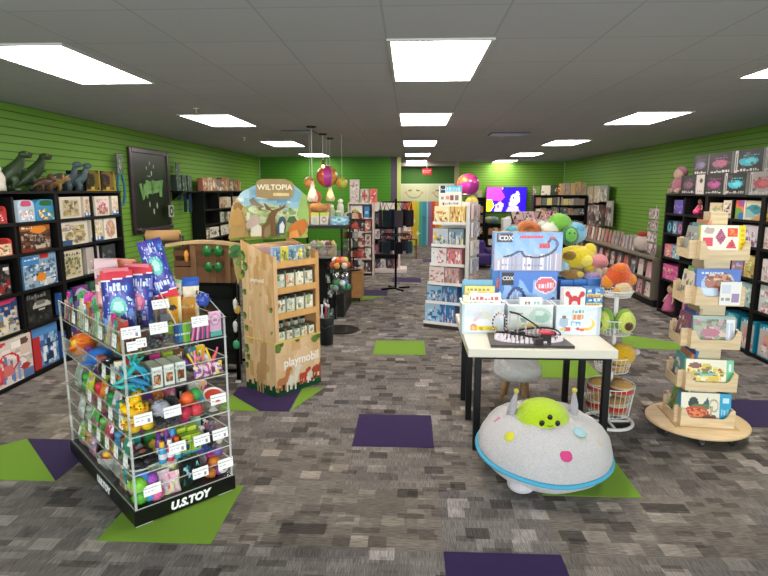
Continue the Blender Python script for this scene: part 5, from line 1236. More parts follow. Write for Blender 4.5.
def shades(label, px, py, w, c):
    p = AY(px, py, RY - .03)
    t = thing('toy_sunglasses', label, 'toy sunglasses', (p[0], RY - .045, p[2]))
    for s in (-1, 1):
        part('lens', MB(c, 'gloss', True).prism([(s * (w * .26) + w * .24 * math.cos(q) * (1 if abs(math.cos(q)) < .7 else .95), w * .27 * math.sin(q)) for q in [k * PI / 8 for k in range(16)]], .008, 'y'), t)
        part('temple', MB('#1f1f1f').tube([(s * w * .5, .004, .01), (s * w * .48, .032, .005)], .004, 5), t)
    part('bridge', MB('#222').box(-w * .06, -.002, -.004, w * .06, .006, .012), t)
shades('green toy sunglasses on the upper crate slat', 213, 251, .205, '#1f6a30')
shades('smaller green toy sunglasses on the lower crate slat', 214, 267, .18, '#226a30')
for k, (px, py0, py1, c, nm) in enumerate(((236.5, 298, 310, '#d8d4cc', 'white hanging ghost shaped toy, upper'), (236.5, 320, 332, '#d0cdc6', 'white hanging ghost shaped toy, lower'), (188, 250, 262, '#d28a2e', 'orange leaf shaped toy on crate front'))):
    p = AY(px, py1, RY - .03); q = AY(px, py0, RY - .03); hh = q[2] - p[2]
    t = thing('hanging_toy', nm + ' on the black rack' if k < 2 else nm, 'hanging toy', (p[0], RY - .06, p[2]))
    part('body', MB(c, 'rubber', True).ball(0, 0, hh * .62, hh * .2, .02, hh * .36, 12, 9).ball(0, 0, hh * .3, hh * .16, .018, hh * .28, 12, 8), t)
    part('loop', MB('#999', 'metal').tube([(0, 0, hh * .95), (0, .01, hh * 1.02), (0, .055, hh * 1.02)], .003, 5), t)
for k, (px, py, c) in enumerate(((244, 277, '#d8c04a'), (238, 309, '#c8a03a'), (237, 344, '#3f9a6a'))):
    p = AY(px, py, RY - .03)
    t = thing('hanging_toy', '%s small toy hanging at right post of black rack' % ('yellow', 'golden', 'green')[k], 'hanging toy', (p[0], RY - .05, p[2]))
    part('body', MB(c, 'rubber', True).ball(0, 0, 0, .035, .018, .045, 12, 8), t); part('loop', MB('#999', 'metal').tube([(0, 0, .04), (0, .045, .055)], .003, 5), t)
# kraft paper roll on a low stand
rp = thing('paper_roll', 'roll of brown kraft paper below the framed black board', 'paper roll', (-2.80, 5.9, 1.40), .15)
part('roll', MB('#b08a5c', 'matte', True).at(ry=PI / 2).lathe([(.06, 0), (.06, .34)], 24).at(), rp)
part('core', MB('#6a4f35', 'matte').at(ry=PI / 2).cyl(0, 0, -.003, .343, .02, n=14).at(), rp)
st = thing('roll_stand', 'dark stand carrying the kraft paper roll', 'stand', (-2.80, 5.9, 0), .15)
for x in (-.03, .36): part('post', MB('#1c1c1c', 'metal').box(x, -.02, 0, x + .02, .02, 1.40), st)
part('foot_plate', MB('#1c1c1c', 'metal').box(-.05, -.2, 0, .40, .2, .02), st)
part('spindle', MB('#333', 'metal').at(ry=PI / 2, z=1.40).cyl(0, 0, -.01, .36, .01, n=8).at(), st)
part('cradle', MB('#1c1c1c', 'metal').box(-.008, -.06, 1.3, .348, .06, 1.335), st)
# ------------------------------------------------------------------ white table with black legs
TX0, TX1, TY0, TY1, TT = .415, 1.45, 3.85, 5.0, .785
tb = thing('table', 'white topped display table on black square legs', 'table', (0, 0, 0))
part('table_top', MB('#d6d0c2', 'gloss').box(TX0, TY0, TT - .062, TX1, TY1, TT, bev=.004), tb)
for x in (.47, 1.38):
    for y in (3.9, 4.46, 4.9): part('leg', MB('#121212', 'paint').box(x, y, 0, x + .048, y + .048, TT - .0625, bev=.003), tb)
part('apron', MB('#141414').box(.49, 3.92, .69, 1.41, 3.94, TT - .0625).box(.49, 4.92, .69, 1.41, 4.94, TT - .0625), tb)
# roller coaster model on dark base board
cb = thing('coaster_model', 'assembled white and black brick roller coaster on dark baseboard', 'model coaster', (0, 0, TT))
c0, c1 = .575, 1.16
part('baseboard', MB('#3a332e', 'gloss').prism([(c0, 3.885), (c1, 3.885), (c1 - .03, 4.24), (c0 + .02, 4.24)], .018, 'z', o=.001), cb)
pk = '#e9dde0'
n = 44; P = []
for k in range(n):
    q = 2 * PI * k / n; P.append((.87 + .235 * math.cos(q), 4.07 + .11 * math.sin(q), .06 + .02 * math.sin(2 * q)))
part('track', MB('#1a1718', 'gloss').tube(P, .0042, 6, True).tube([(x, y + .026, z) for x, y, z in P], .0042, 6, True), cb)
L2 = [(.66 + .05 * math.cos(q) - .0, 4.05 + .004 * q, .135 + .075 * math.sin(q)) for q in [-PI / 2 + k * .35 for k in range(19)]]
part('loop_track', MB('#1d191a', 'gloss').tube(L2, .004, 6).tube([(x, y + .026, z) for x, y, z in L2], .004, 6), cb)
part('lift_track', MB('#241d1a', 'gloss').tube([(.74, 4.1, .21), (.8, 4.08, .2), (.9, 4.05, .14), (.98, 4.02, .08), (1.03, 4.0, .05)], .005, 6).tube([(.74, 4.13, .21), (.8, 4.11, .2), (.9, 4.08, .14), (.98, 4.05, .08), (1.03, 4.03, .05)], .005, 6), cb)
for k in range(n):
    x, y, z = P[k]
    part('support_brick', MB(pk, 'gloss').box(x - .006, y - .004, .0195, x + .006, y + .034, z - .004).box(x - .012, y - .026, .0195, x + .012, y - .0045, .034 + .012 * (k % 3)), cb)
for x, z in ((.74, .2), (.8, .19), (.86, .155), (.93, .1)): part('support_post', MB('#c9b9bb', 'gloss').box(x - .005, 4.1, .02, x + .005, 4.112, z), cb)
for k in range(0, 19):
    x, y, z = L2[k]
    part('track_tie', MB('#d5c8ca', 'gloss').tube([(x, y - .01, z), (x, y + .036, z)], .0065, 5), cb)
cr = part('station', MB('#2a2224', 'gloss').box(.955, 3.95, .02, 1.01, 4.02, .085).box(.885, 3.895, .02, .94, 3.94, .06), cb)
part('station_roof', MB('#c2283c', 'gloss').box(.935, 3.94, .086, 1.03, 4.03, .1, bev=.003), cr)
for k, x in enumerate((.72, .78, 1.0)): part('coaster_car', MB('#191517', 'gloss').box(x, 3.945, .075, x + .045, 3.985, .1, bev=.006), cb)
# three printed open bins
def bin_(label, x0, x1, y, h, art, d=.21):
    t = thing('storage_bin', label, 'storage bin', ((x0 + x1) / 2, y, TT)); w = x1 - x0; c = '#dde3e6'
    part('front_panel', MB(c, 'gloss').artbox(w, .006, h, art, c), t)
    s = MB(c, 'gloss')
    s.box(-w / 2, .0065, 0, -w / 2 + .005, d, h).box(w / 2 - .005, .0065, 0, w / 2, d, h).box(-w / 2 + .005, d - .005, 0, w / 2 - .005, d, h)
    part('side_walls', s, t); part('floor_panel', MB(c, 'gloss').box(-w / 2 + .0055, .007, .001, w / 2 - .0055, d - .0055, .008), t)
    part('rim', MB('#eef1f0', 'gloss').box(-w / 2 - .006, -.006, h, w / 2 + .006, .007, h + .008).box(-w / 2 - .006, .007, h, -w / 2 + .006, d + .004, h + .008).box(w / 2 - .006, .007, h, w / 2 + .006, d + .004, h + .008).box(-w / 2 + .006, d - .006, h, w / 2 - .006, d + .004, h + .008), t)
b1 = Art(34, 26, '#dfe6ea').r(0, 0, .05, 1, '#bcd3dd').r(0, .0, 1, .06, '#c3d2de').s_(22, ('#e9ecec', '#d3e0e6', '#e6dfe4'), .1, .3, .95, .9, .08, 1).e(.5, .62, .25, .12, '#cfd8dd').l(.3, .45, .5, .72, .03, '#d9c3d3').l(.5, .72, .7, .45, .03, '#dfd8b8')
b1.r(.2, .1, .34, .3, '#d58a5a').e(.27, .2, .05, .07, '#ecc27a').r(.24, .3, .32, .36, '#d98a9a').r(.36, .1, .84, .26, '#e5cf4f').e(.46, .18, .05, .06, '#c79a2f').e(.72, .18, .12, .06, '#d3b53a')
b2 = Art(36, 24, '#dfe4e0').s_(18, ('#e9ecea', '#cfdcd6'), .05, .3, .95, .95, .08, 2).e(.72, .66, .24, .26, '#b9d0c2').e(.76, .6, .16, .18, '#9fc0b0').e(.7, .75, .1, .1, '#d3e0d6').e(.5, .3, .2, .1, '#e3d08a').e(.35, .5, .08, .1, '#8fb59a').e(.72, .22, .2, .05, '#d8a04a').e(.22, .72, .05, .04, '#7fa58c').e(.3, .73, .04, .04, '#7fa58c').r(.1, .2, .3, .5, '#d6dcd3')
b3 = Art(36, 30, '#dce4ea').s_(20, ('#e8ecee', '#cfdde6', '#e6e0e2'), .05, .2, .95, .95, .07, 3).w_(.35, .78, .58, .85, '#5fa89a', 1).r(.36, .54, .6, .72, '#e3c6b4').w_(.38, .55, .6, .7, '#d68a6a', 2).r(.34, .34, .56, .46, '#5fb0d0').w_(.36, .35, .54, .44, '#e8f0f3', 4)
b3.e(.18, .45, .11, .18, '#a9bfd4').e(.18, .62, .05, .05, '#8f6a5a').e(.26, .2, .08, .08, '#cf5a45').e(.16, .2, .06, .05, '#e0c860').e(.5, .22, .05, .05, '#c9485a').e(.6, .18, .06, .06, '#d9644a').e(.74, .38, .14, .2, '#e6cf6a').e(.69, .44, .12, .18, '#dce4ea').r(.93, 0, 1, 1, '#c3ccd4').e(.7, .2, .06, .05, '#e3b04a')
bin_('printed white bin with orange cards at left of table', .405, .725, 4.27, .235, b1)
bin_('printed white bin with green picture in middle of table', .755, 1.095, 4.27, .225, b2)
bin_('printed white bin with banana picture at right of table', 1.12, 1.455, 4.27, .225, b3)
def pack(name, label, x0, x1, y, z, h, d, art, col, rx=0, rz=0, cat='toy box', top=None, spine=None):
    return solo(name, MB('#fff', 'gloss').artbox(x1 - x0, d, h, art, col, spine, top), label, cat, ((x0 + x1) / 2, y, z), rz, None, rx)
fr = Art(26, 16, '#e9e5da').w_(.04, .74, .96, .88, '#c05a6a', 1).w_(.04, .58, .96, .68, '#8fb07a', 2).e(.3, .3, .12, .2, '#5f9f4a').e(.52, .28, .13, .22, '#d4434f').e(.84, .28, .14, .22, '#e08a2e').e(.08, .3, .07, .16, '#d86a4f')
pack('activity_box', 'white fruit picture box in front of left bin', .455, .70, 4.29, TT + .1, .215, .03, fr, '#e8e3d6', -.04)
pack('activity_box', 'yellow activity box behind fruit box in left bin', .43, .66, 4.345, TT + .1, .26, .03, A_box(201, 22, 14, '#d8c863', ('#e6dc8f', '#8fb0c0', '#c9a23f', '#efe9c8'), 30, title='#8a7a2a'), '#d3c25c', -.04)
pack('activity_box', 'blue and green activity box at back of left bin', .415, .65, 4.4, TT + .1, .30, .03, A_box(202, 22, 14, '#5fa0c0', ('#7fb5cf', '#b9c46a', '#d8d08a', '#3f7f9a'), 30), '#4f94b8', -.04)
pack('activity_box', 'small orange fruit box at left edge of left bin', .41, .455, 4.28, TT + .1, .2, .025, Art(6, 12, '#e3dcc8').e(.5, .3, .4, .2, '#d9683f').e(.5, .6, .4, .15, '#c9b65a'), '#dfd8c4')
pack('activity_box', 'deep blue box standing between left bin and coaster boxes', .66, .74, 4.53, TT, .47, .1, A_box(203, 10, 20, '#2f6fae', ('#3f86c5', '#265a94', '#7fb0da'), 20).e(.7, .75, .2, .08, '#d85a3a'), '#2a64a0')
cup = Art(22, 12, '#e6e8e4').r(.22, .3, .45, .85, '#8a6a5a').e(.335, .55, .09, .25, '#e6d9c9').r(.62, .3, .88, .85, '#8fb0bd').e(.75, .55, .09, .25, '#d5e6ea').w_(.1, .05, .9, .16, '#b0b5b8', 2)
pack('activity_box', 'small white box with two cup pictures in middle bin', .845, 1.015, 4.29, TT + .12, .16, .05, cup, '#e3e5e1')
# the two coaster boxes
def sky_art(w, h, s):
    A = Art(w, h, '#8fb5dc')
    for j in range(h):
        v = j / h
        for i in range(w):
            A.p[j][i] = ('#b3c2d8', '#9dbadf', '#8ab0de', '#7aa5da', '#6c9bd4')[min(4, int(v * 4.2 + .5 * math.sin(i * .4 + j * .2 + s)))]
    return A
ca = sky_art(76, 46, 0); ca.r(0, 0, 1, .34, '#b3b3c4')
g = random.Random(3)
for k in range(60):
    x = k / 60; zt = .3 + .12 * math.sin(x * 5 - .6) + (.45 if x > .8 else .32 * max(0, (x - .5) / .3)) * .6
    ca.l(x, .03, x, zt - .03, .012, g.choice(('#d9d5de', '#aab0c6', '#e3e0e6', '#9aa0ba', '#b9a9b8')))
tr = [(.15, .36), (.25, .4), (.35, .5), (.4, .5), (.43, .42), (.46, .36), (.53, .36), (.6, .34), (.68, .36), (.76, .4), (.84, .46), (.9, .56), (.93, .68), (.91, .78), (.86, .84), (.82, .82), (.79, .74)]
for (xa, ya), (xb, yb) in zip(tr, tr[1:]): ca.l(xa, ya, xb, yb, .022, '#3b3a52')
ca.e(.85, .86, .05, .03, '#b54a5a').e(.92, .72, .03, .06, '#4a5fa8')
ca.r(.03, .74, .26, .98, '#231f24').r(.05, .8, .075, .95, '#8f8a8c')
ca.r(.37, .84, .71, .92, '#d8556a'); ca.w_(.37, .84, .71, .92, '#c53248', 1)
ca.r(.66, .58, .82, .72, '#cf4450').w_(.67, .6, .81, .69, '#a92a3a', 3); ca.w_(.45, .1, .72, .17, '#7f8aa8', 5); ca.w_(.1, .12, .4, .17, '#8f97b0', 6)
sp = Art(6, 12, '#8fb0dc').w_(.1, .4, .9, .6, '#d85a6a', 1)
ub = pack('coaster_box', 'upper blue roller coaster kit box with red title', .672, 1.203, 4.51, TT + .462, .305, .15, ca, '#7fa6d8', 0, 0, spine=sp, top='#9a6a5a')
cb2 = sky_art(62, 40, 2); cb2.r(0, .0, 1, .12, '#6f8fc8')
for j in range(40):
    for i in range(62):
        if cb2.p[j][i] in ('#6c9bd4', '#7aa5da'): cb2.p[j][i] = '#4a7ccb' if (i + j) % 3 else '#4272c2'
for k in range(26):
    x = .12 + .3 * k / 26; cb2.l(x, .05, x, .3 + .35 * math.sin(PI * k / 26), .015, g.choice(('#d5dce8', '#b9c6da', '#8fa6cf')))
for q in range(20):
    a0, a1 = q * PI / 19, (q + 1) * PI / 19
    cb2.l(.3 - .18 * math.cos(a0), .3 + .4 * math.sin(a0), .3 - .18 * math.cos(a1), .3 + .4 * math.sin(a1), .03, '#33437a')
cb2.l(.5, .2, .95, .5, .05, '#4a5a8a').l(.5, .15, .95, .45, .03, '#c9d3e6').poly([(.6, 0), (1, 0), (1, .25)], '#3a62b5')
cb2.r(.03, .76, .24, .98, '#241f24').e(.8, .76, .19, .15, '#e3d8e0').e(.8, .76, .17, .125, '#d85f70').w_(.67, .7, .93, .8, '#f0d9dd', 3)
lb_ = pack('coaster_box', 'lower blue roller coaster kit box behind middle bin', .72, 1.175, 4.50, TT, .46, .17, cb2, '#4a7ccb', spine=sp, top='#6a4a44')
lettering('CDX', .05, '#e9e4e6', ub, (-.177, -.002, .258), (PI / 2, 0, 0), .0008, .001)
lettering('CDX', .042, '#ddd8da', lb_, (-.163, -.002, .40), (PI / 2, 0, 0), .0008, .001)
# red figure box and blue swim boxes on the right
ra = Art(22, 24, '#e4e2df').e(.5, .42, .28, .32, '#c9353a').r(.26, .06, .74, .5, '#c9353a').e(.5, .34, .18, .2, '#d8d0cc').e(.16, .82, .12, .1, '#c9353a').e(.84, .82, .12, .1, '#c9353a').l(.22, .76, .34, .6, .07, '#c9353a').l(.78, .76, .66, .6, .07, '#c9353a').e(.5, .32, .06, .07, '#c5a49a').w_(.28, .02, .72, .1, '#8a2a2e', 1)
pack('activity_box', 'white box with red round eared clock picture', 1.175, 1.335, 4.28, TT + .155, .2, .12, ra, '#dedcd8')
solo('activity_box', MB('#fff', 'gloss').artbox(.3, .17, .145, A_box(215, 16, 10, '#dfe3e6', ('#c9d3dc', '#b0c0cc'), 12), '#d5dadf'), 'pale flat box inside right bin under clock box', 'toy box', (1.3, 4.29, TT + .009))
for k in range(3):
    pack('activity_box', '%s tall deep blue box behind the clock box' % ('left', 'middle', 'right')[k], 1.21 + .105 * k, 1.31 + .105 * k, 4.53, TT, .385 + .005 * k, .17, A_box(220 + k, 10, 20, '#2c66b0', ('#3a7ac8', '#24569a', '#5c9ad8', '#2f70bc'), 26), '#2a62aa', top='#3f7fc8')
for k in range(3):
    a = Art(20, 9, '#3f86c8').e(.5, .7, .3, .28, '#2463b0').r(0, 0, 1, .3, '#d8c66a').w_(.1, .05, .9, .25, '#c9683a', k).s_(8, ('#7fb5dc', '#e6e0b8'), .05, .3, .95, .95, .1, k)
    pack('activity_box', '%s flat blue and yellow box stacked at right of table' % ('bottom', 'middle', 'top')[k], 1.345, 1.465, 4.29, TT + .157 + .068 * k, .066, .12, a, '#3a7cc0')
# white wire baskets at the back of the table
def wire_basket(mb, x0, y0, z0, x1, y1, z1, step=.04, r=.0022):
    k = 0; n = int((x1 - x0) / step); m = int((y1 - y0) / step); q = int((z1 - z0) / step)
    for i in range(n + 1):
        x = x0 + (x1 - x0) * i / n
        mb.box(x - r, y0 - r, z0, x + r, y0 + r, z1).box(x - r, y1 - r, z0, x + r, y1 + r, z1).box(x - r, y0, z0 - r, x + r, y1, z0 + r)
    for i in range(m + 1):
        y = y0 + (y1 - y0) * i / m
        mb.box(x0 - r, y - r, z0, x0 + r, y + r, z1).box(x1 - r, y - r, z0, x1 + r, y + r, z1)
    for i in range(q + 1):
        z = z0 + (z1 - z0) * i / q; R_ = r if i < q else r * 2
        mb.box(x0, y0 - R_, z - R_, x1, y0 + R_, z + R_).box(x0, y1 - R_, z - R_, x1, y1 + R_, z + R_).box(x0 - R_, y0, z - R_, x0 + R_, y1, z + R_).box(x1 - R_, y0, z - R_, x1 + R_, y1, z + R_)
    return mb
k1 = thing('wire_basket', 'tall white wire basket of plush behind the coaster boxes', 'wire basket', (0, 0, TT))
part('wire_grid', wire_basket(MB('#e3e3e0', 'paint'), .74, 4.72, .004, 1.19, 4.97, .68), k1)
k2 = thing('wire_basket', 'lower white wire basket of plush at back right of table', 'wire basket', (0, 0, TT))
part('wire_grid', wire_basket(MB('#e3e3e0', 'paint'), 1.21, 4.72, .004, 1.62, 4.97, .36), k2)
part('inner_floor', MB('#d0d0cc').box(.745, 4.725, .5, 1.185, 4.965, .51), k1); part('inner_floor', MB('#d0d0cc').box(1.215, 4.725, .33, 1.615, 4.965, .34), k2)
# plush heap
def plush(label, loc, body, parts=(), rz=0, name='plush_toy'):
    t = thing(name, label, 'plush toy', loc, rz)
    m = MB(body[0], 'plush', True); m.ball(*body[1]) if len(body) == 2 else None
    part('body', m, t)
    for nm, c, args in parts: part(nm, MB(c, 'plush', True).ball(*args), t)
    return t
def torus_plush(label, loc, c1, c2, R_, r, rx):
    t = thing('plush_toy', label, 'plush toy', loc, rx=rx)
    part('ring', MB(c1, 'plush', True).ring(0, 0, 0, R_, r, 26, 12), t); part('icing', MB(c2, 'plush', True).ring(0, 0, r * .35, R_, r * .85, 26, 10), t)
    return t
B = 1.30
torus_plush('orange brown ring shaped plush above coaster boxes', (1.0, 4.83, 1.52), '#d9a35a', '#b5622e', .07, .045, 1.2)
plush('teal plush with white tip left on top of heap', (.86, 4.83, 1.5), ('#3f9aa8', (0, 0, 0, .085, .07, .08)), (('tip', '#dfe6e3', (.05, -.05, -.03, .035, .03, .035)),))
plush('golden plush wedge beside the ring plush', (1.075, 4.76, 1.475), ('#d3a544', (0, 0, 0, .05, .05, .055)), (('stripe', '#c07a2e', (0, -.03, .02, .03, .025, .03)),))
plush('white plush with pale speckles in middle of heap', (1.165, 4.86, 1.52), ('#d8d9c9', (0, 0, 0, .095, .085, .09)), (('ear', '#cdd3c0', (-.05, 0, .08, .03, .025, .03)), ('ear', '#cdd3c0', (.05, 0, .08, .03, .025, .03))))
plush('bright green plush at top of the heap', (1.27, 4.9, 1.60), ('#76b83f', (0, 0, 0, .105, .08, .085)), (('crest', '#8fcf52', (-.02, -.03, .06, .05, .04, .03)),))
plush('light blue round plush at top right of heap', (1.4, 4.9, 1.52), ('#7fb8d0', (0, 0, 0, .105, .09, .095)), (('patch', '#5fa3c5', (.03, -.04, .04, .05, .05, .04)),))
plush('dark green plush with bright green face', (1.335, 4.8, 1.5), ('#2f6f45', (0, 0, 0, .075, .06, .085)), (('face', '#6fb84f', (0, -.035, .01, .05, .035, .06)), ('eye', '#20301f', (-.02, -.065, .03, .008, .008, .008)), ('eye', '#20301f', (.02, -.065, .03, .008, .008, .008))))
plush('large bright yellow plush under the green ones', (1.38, 4.74, 1.33), ('#dfc521', (0, 0, 0, .165, .1, .1)), (('mouth', '#8a6a1a', (-.07, -.075, .02, .06, .03, .04)), ('cheek', '#e8d85a', (.06, -.07, -.02, .06, .04, .05)), ('foot', '#d8b51c', (.1, -.05, -.08, .05, .05, .035)), ('tuft', '#e5cf30', (.11, 0, .07, .05, .05, .05))))
plush('pale blue and brown plush beside coaster box', (1.25, 4.66, 1.245), ('#9fc3c8', (0, 0, 0, .06, .06, .07)), (('muzzle', '#8a6238', (.01, -.045, -.03, .04, .025, .03)),))
plush('brown and yellow plush lying low on blue boxes', (1.33, 4.62, 1.20), ('#9a7030', (0, 0, 0, .085, .06, .045)), (('muzzle', '#d8b84a', (.04, -.04, .01, .035, .025, .025)),))
oct_ = plush('coral pink plush with cream ruffle at right of heap', (1.545, 4.72, 1.25), ('#d9868a', (0, 0, .045, .095, .08, .07)), [('arm', '#cfb9a0', (.07 * math.cos(q), .055 * math.sin(q), -.04, .035, .03, .045)) for q in [k * PI / 4 for k in range(8)]])
plush('mauve plush drooping below the coral plush', (1.5, 4.66, 1.175), ('#a98fb0', (0, 0, 0, .085, .05, .05)), (('tail', '#b8a3bd', (.07, -.02, -.02, .04, .03, .03)),))
plush('pale green plush in tall basket behind coaster boxes', (.93, 4.85, 1.37), ('#a9c48f', (0, 0, 0, .16, .09, .075)), (('ear', '#b9d09f', (.1, 0, .06, .03, .03, .03)),))
plush('cream plush in low basket at back of table', (1.42, 4.88, 1.22), ('#d8cfb0', (0, 0, 0, .17, .08, .09)), (('ear', '#c9bf9f', (.1, 0, .07, .03, .03, .03)),))

# ------------------------------------------------------------------ alien saucer plush on the floor
AX0, AY0 = .90, 3.57
al = thing('alien_plush', 'large grey saucer plush with lime green alien dome, on carpet', 'plush toy', (AX0, AY0, .0), 0)
Ra, Rb = .435, .40
T0 = Matrix.Translation((0, 0, .212)) @ Matrix.Rotation(.13, 4, 'X') @ Matrix.Rotation(.045, 4, 'Y')
def amb(c, fin='plush'):
    m = MB(c, fin, True); m.T = T0.copy(); return m
FUR = '#d0cccd'
def sauc(d):
    z = d[2]
    a = math.atan2(d[1], d[0])
    return 1 + .012 * math.sin(7 * a) * max(0, z) + .008 * math.sin(11 * a + 2)
gN = random.Random(9)
def prof_surface(m, prof, n=56):
    """squashed saucer from (radius fraction, height) rings with slight seam dimples"""
    V = []; F = []; k = len(prof)
    for i, (r, h) in enumerate(prof):
        for q in range(n):
            a = 2 * PI * q / n; rr = r * (1 + .018 * math.cos(8 * a) * (1 if h > 0 else .5) * (r < .98))
            V.append((Ra * rr * math.cos(a), Rb * rr * math.sin(a), h + .006 * math.sin(8 * a) * (h > .03)))
    for i in range(k - 1):
        for q in range(n):
            q2 = (q + 1) % n; F.append((i * n + q, i * n + q2, (i + 1) * n + q2, (i + 1) * n + q))
    F.append(tuple(range(n))[::-1]); F.append(tuple((k - 1) * n + q for q in range(n)))
    m.add(V, F)
m = amb(FUR)
prof_surface(m, [(.2, -.205), (.5, -.195), (.75, -.16), (.9, -.105), (.97, -.05), (1.0, 0.0), (.985, .04), (.94, .09), (.86, .135), (.74, .18), (.58, .215), (.4, .238), (.2, .25)])
body = part('saucer_body', m, al)
m = amb('#55add0', 'fabric')
m.tube([(Ra * 1.003 * math.cos(q), Rb * 1.003 * math.sin(q), -.032 + .003 * math.sin(5 * q)) for q in [2 * PI * k / 60 for k in range(60)]], .016, 8, True)
part('blue_piping', m, al)
m = amb('#bede1c', 'plush')
m.ball(-.045, -.03, .205, .175, .15, .14, 26, 16)
dome = part('dome_head', m, al)
def on_dome(u, v):
    """point on the dome front: u across, v up (fractions)"""
    x, z = .175 * u, .14 * v; y = -.15 * math.sqrt(max(0, 1 - u * u - v * v)); return (x - .045, y - .03, .205 + z)
for u, v in ((-.20, .36), (.36, .36), (.08, .60)):
    p = on_dome(u, v); part('eye', amb('#15150f', 'gloss').ball(p[0], p[1] - .001, p[2], .017, .009, .021, 12, 8), dome)
sm = [on_dome(.0 + .18 * k / 6, .30 - .05 * math.sin(PI * k / 6)) for k in range(7)]
part('smile', amb('#7f9416', 'fabric').tube([(x, y - .003, z) for x, y, z in sm], .004, 6), dome)
def on_top(x, y):
    r = math.hypot(x / Ra, y / Rb)
    pr = [(1.0, 0.0), (.985, .04), (.94, .09), (.86, .135), (.74, .18), (.58, .215), (.4, .238), (.2, .25)]
    for (r0, h0), (r1, h1) in zip(pr, pr[1:]):
        if r1 <= r <= r0:
            t = (r0 - r) / (r0 - r1); s = Vector((Ra * (r1 - r0), 0, h1 - h0)); nz = Vector((h1 - h0, 0, -(r1 - r0) * Ra)).normalized()
            a = math.atan2(y / Rb, x / Ra)
            return (x, y, h0 + t * (h1 - h0)), Vector((abs(nz.x) * math.cos(a), abs(nz.x) * math.sin(a), abs(nz.z)))
    return (x, y, .25), Vector((0, 0, 1))
def spot(nm, x, y, r, c, sx=1.0, label=None):
    p, nv = on_top(x, y)
    m = MB(c, 'fabric', True); m.T = T0 @ Matrix.Translation(p) @ nv.to_track_quat('Z', 'Y').to_matrix().to_4x4()
    m.ball(0, 0, .001, r * sx, r, .008, 18, 8); part(nm, m, body, label)
spot('spot', -.275, -.19, .034, '#d8d23f', label='yellow round spot')
spot('spot', .04, -.335, .04, '#d14a84', label='pink round spot')
spot('spot', -.33, -.02, .03, '#d98aa0', .6, 'pale pink spot')
spot('spot', .155, -.18, .042, '#a9cbd6', 1.1, 'pale blue planet spot')
spot('spot', .165, -.195, .025, '#6fb84a', 1.2, 'green planet patch')
spot('spot', .27, -.2, .03, '#d9c08f', .35, 'cream streak spot')
for s, (x, y) in ((-1, (-.235, .0)), (1, (.165, .02))):
    p, nv = on_top(x, y)
    m = amb('#b9b3bb', 'plush'); m.tube([(p[0], p[1], p[2] - .02), (p[0] + s * -.0, p[1], p[2] + .06), (p[0] - s * .012, p[1], p[2] + .15)], [.034, .024, .009], 10)
    an = part('antenna', m, al)
    part('antenna_tip', amb('#d3c93f', 'plush').ball(p[0] - s * .012, p[1], p[2] + .162, .017), an)
m = MB('#d9d6da', 'plush', True).ball(-.185, -.225, .055, .09, .09, .055, 18, 10); part('foot', m, al)
m = MB('#d9d6da', 'plush', True).ball(.2, .12, .055, .09, .09, .055, 18, 10); part('foot', m, al)
m = MB('#d9d6da', 'plush', True).ball(-.2, .15, .055, .09, .09, .055, 18, 10); part('foot', m, al)

# ------------------------------------------------------------------ fluffy stool under the table
stl = thing('stool', 'white fluffy stool with wooden legs under the table', 'stool', (.965, 4.72 + .22, 0))
part('seat', MB('#f3f0ec', 'plush').ball(0, 0, .30, .20, .20, .11, 70, 30, fn=lambda d: 1 + .13 * RNG.random()), stl)
part('under_plate', MB('#a87c54', 'wood').cyl(0, 0, .225, .24, .13), stl)
for q in (.4, 2.0, 3.5, 5.1):
    part('leg', MB('#b58a5c', 'wood', True).tube([(.1 * math.cos(q), .1 * math.sin(q), .235), (.15 * math.cos(q), .15 * math.sin(q), .0)], [.022, .014], 10), stl)
gm = thing('toy_box_flat', 'small brown box lying on the fluffy stool', 'toy box', (.985, 4.93, .408))
part('carton', MB('#fff', 'gloss').artbox(.16, .1, .05, A_box(240, 14, 6, '#8a4a35', ('#b06a48', '#5a2f22', '#d0a080'), 12), '#7a4230'), gm)

# ------------------------------------------------------------------ white wire spinner with plush food
SPX, SPY = 1.63, 4.45
sp_ = thing('wire_spinner', 'white wire spinner stand with plush baskets right of table', 'display stand', (SPX, SPY, 0))
W_ = '#e2e0dc'
part('pole', MB(W_, 'paint', True).cyl(0, 0, .012, 1.2, .017, n=14), sp_)
part('base_ring', MB(W_, 'paint', True).ring(0, 0, .02, .185, .014, 36, 8).tube([(-.185, 0, .02), (.185, 0, .02)], .01, 8).tube([(0, -.185, .02), (0, .185, .02)], .01, 8), sp_)
def round_basket(z, R_, h, n=26, R0=None):
    R0 = R0 or R_ * .82; m = MB(W_, 'paint')
    for k in range(n):
        q = 2 * PI * k / n; c, s = math.cos(q), math.sin(q); m.tube([(.03 * c, .03 * s, z), (R0 * c, R0 * s, z), (R_ * c, R_ * s, z + h)], .0022, 4)
    for q, r in ((0, .003), (.5, .002), (1, .0045)): m.ring(0, 0, z + h * q, R0 + (R_ - R0) * q, r, 30, 5)
    m.ring(0, 0, z, R0 * .55, .002, 20, 4)
    part('basket', m, sp_)
round_basket(1.06, .12, .045); round_basket(.76, .14, .12); round_basket(.46, .15, .12); round_basket(.10, .185, .24)
def food(label, loc, c, r, extra=(), name='plush_toy', rz=0):
    t = thing(name, label, 'plush toy', loc, rz); part('body', MB(c, 'plush', True).ball(0, 0, 0, *r), t)
    for nm, cc, a in extra: part(nm, MB(cc, 'plush', True).ball(*a), t)
    return t
food('orange frilly plush on top of white wire spinner', (SPX - .01, SPY - .03, 1.225), '#d9541f', (.1, .08, .09), (('frill', '#e88a22', (-.08, 0, -.05, .05, .05, .055)), ('frill', '#e88a22', (.09, 0, -.03, .05, .05, .05)), ('belly', '#e6c69a', (.02, -.05, -.08, .06, .04, .04)), ('cap', '#e5702a', (0, -.03, .06, .07, .05, .045))))
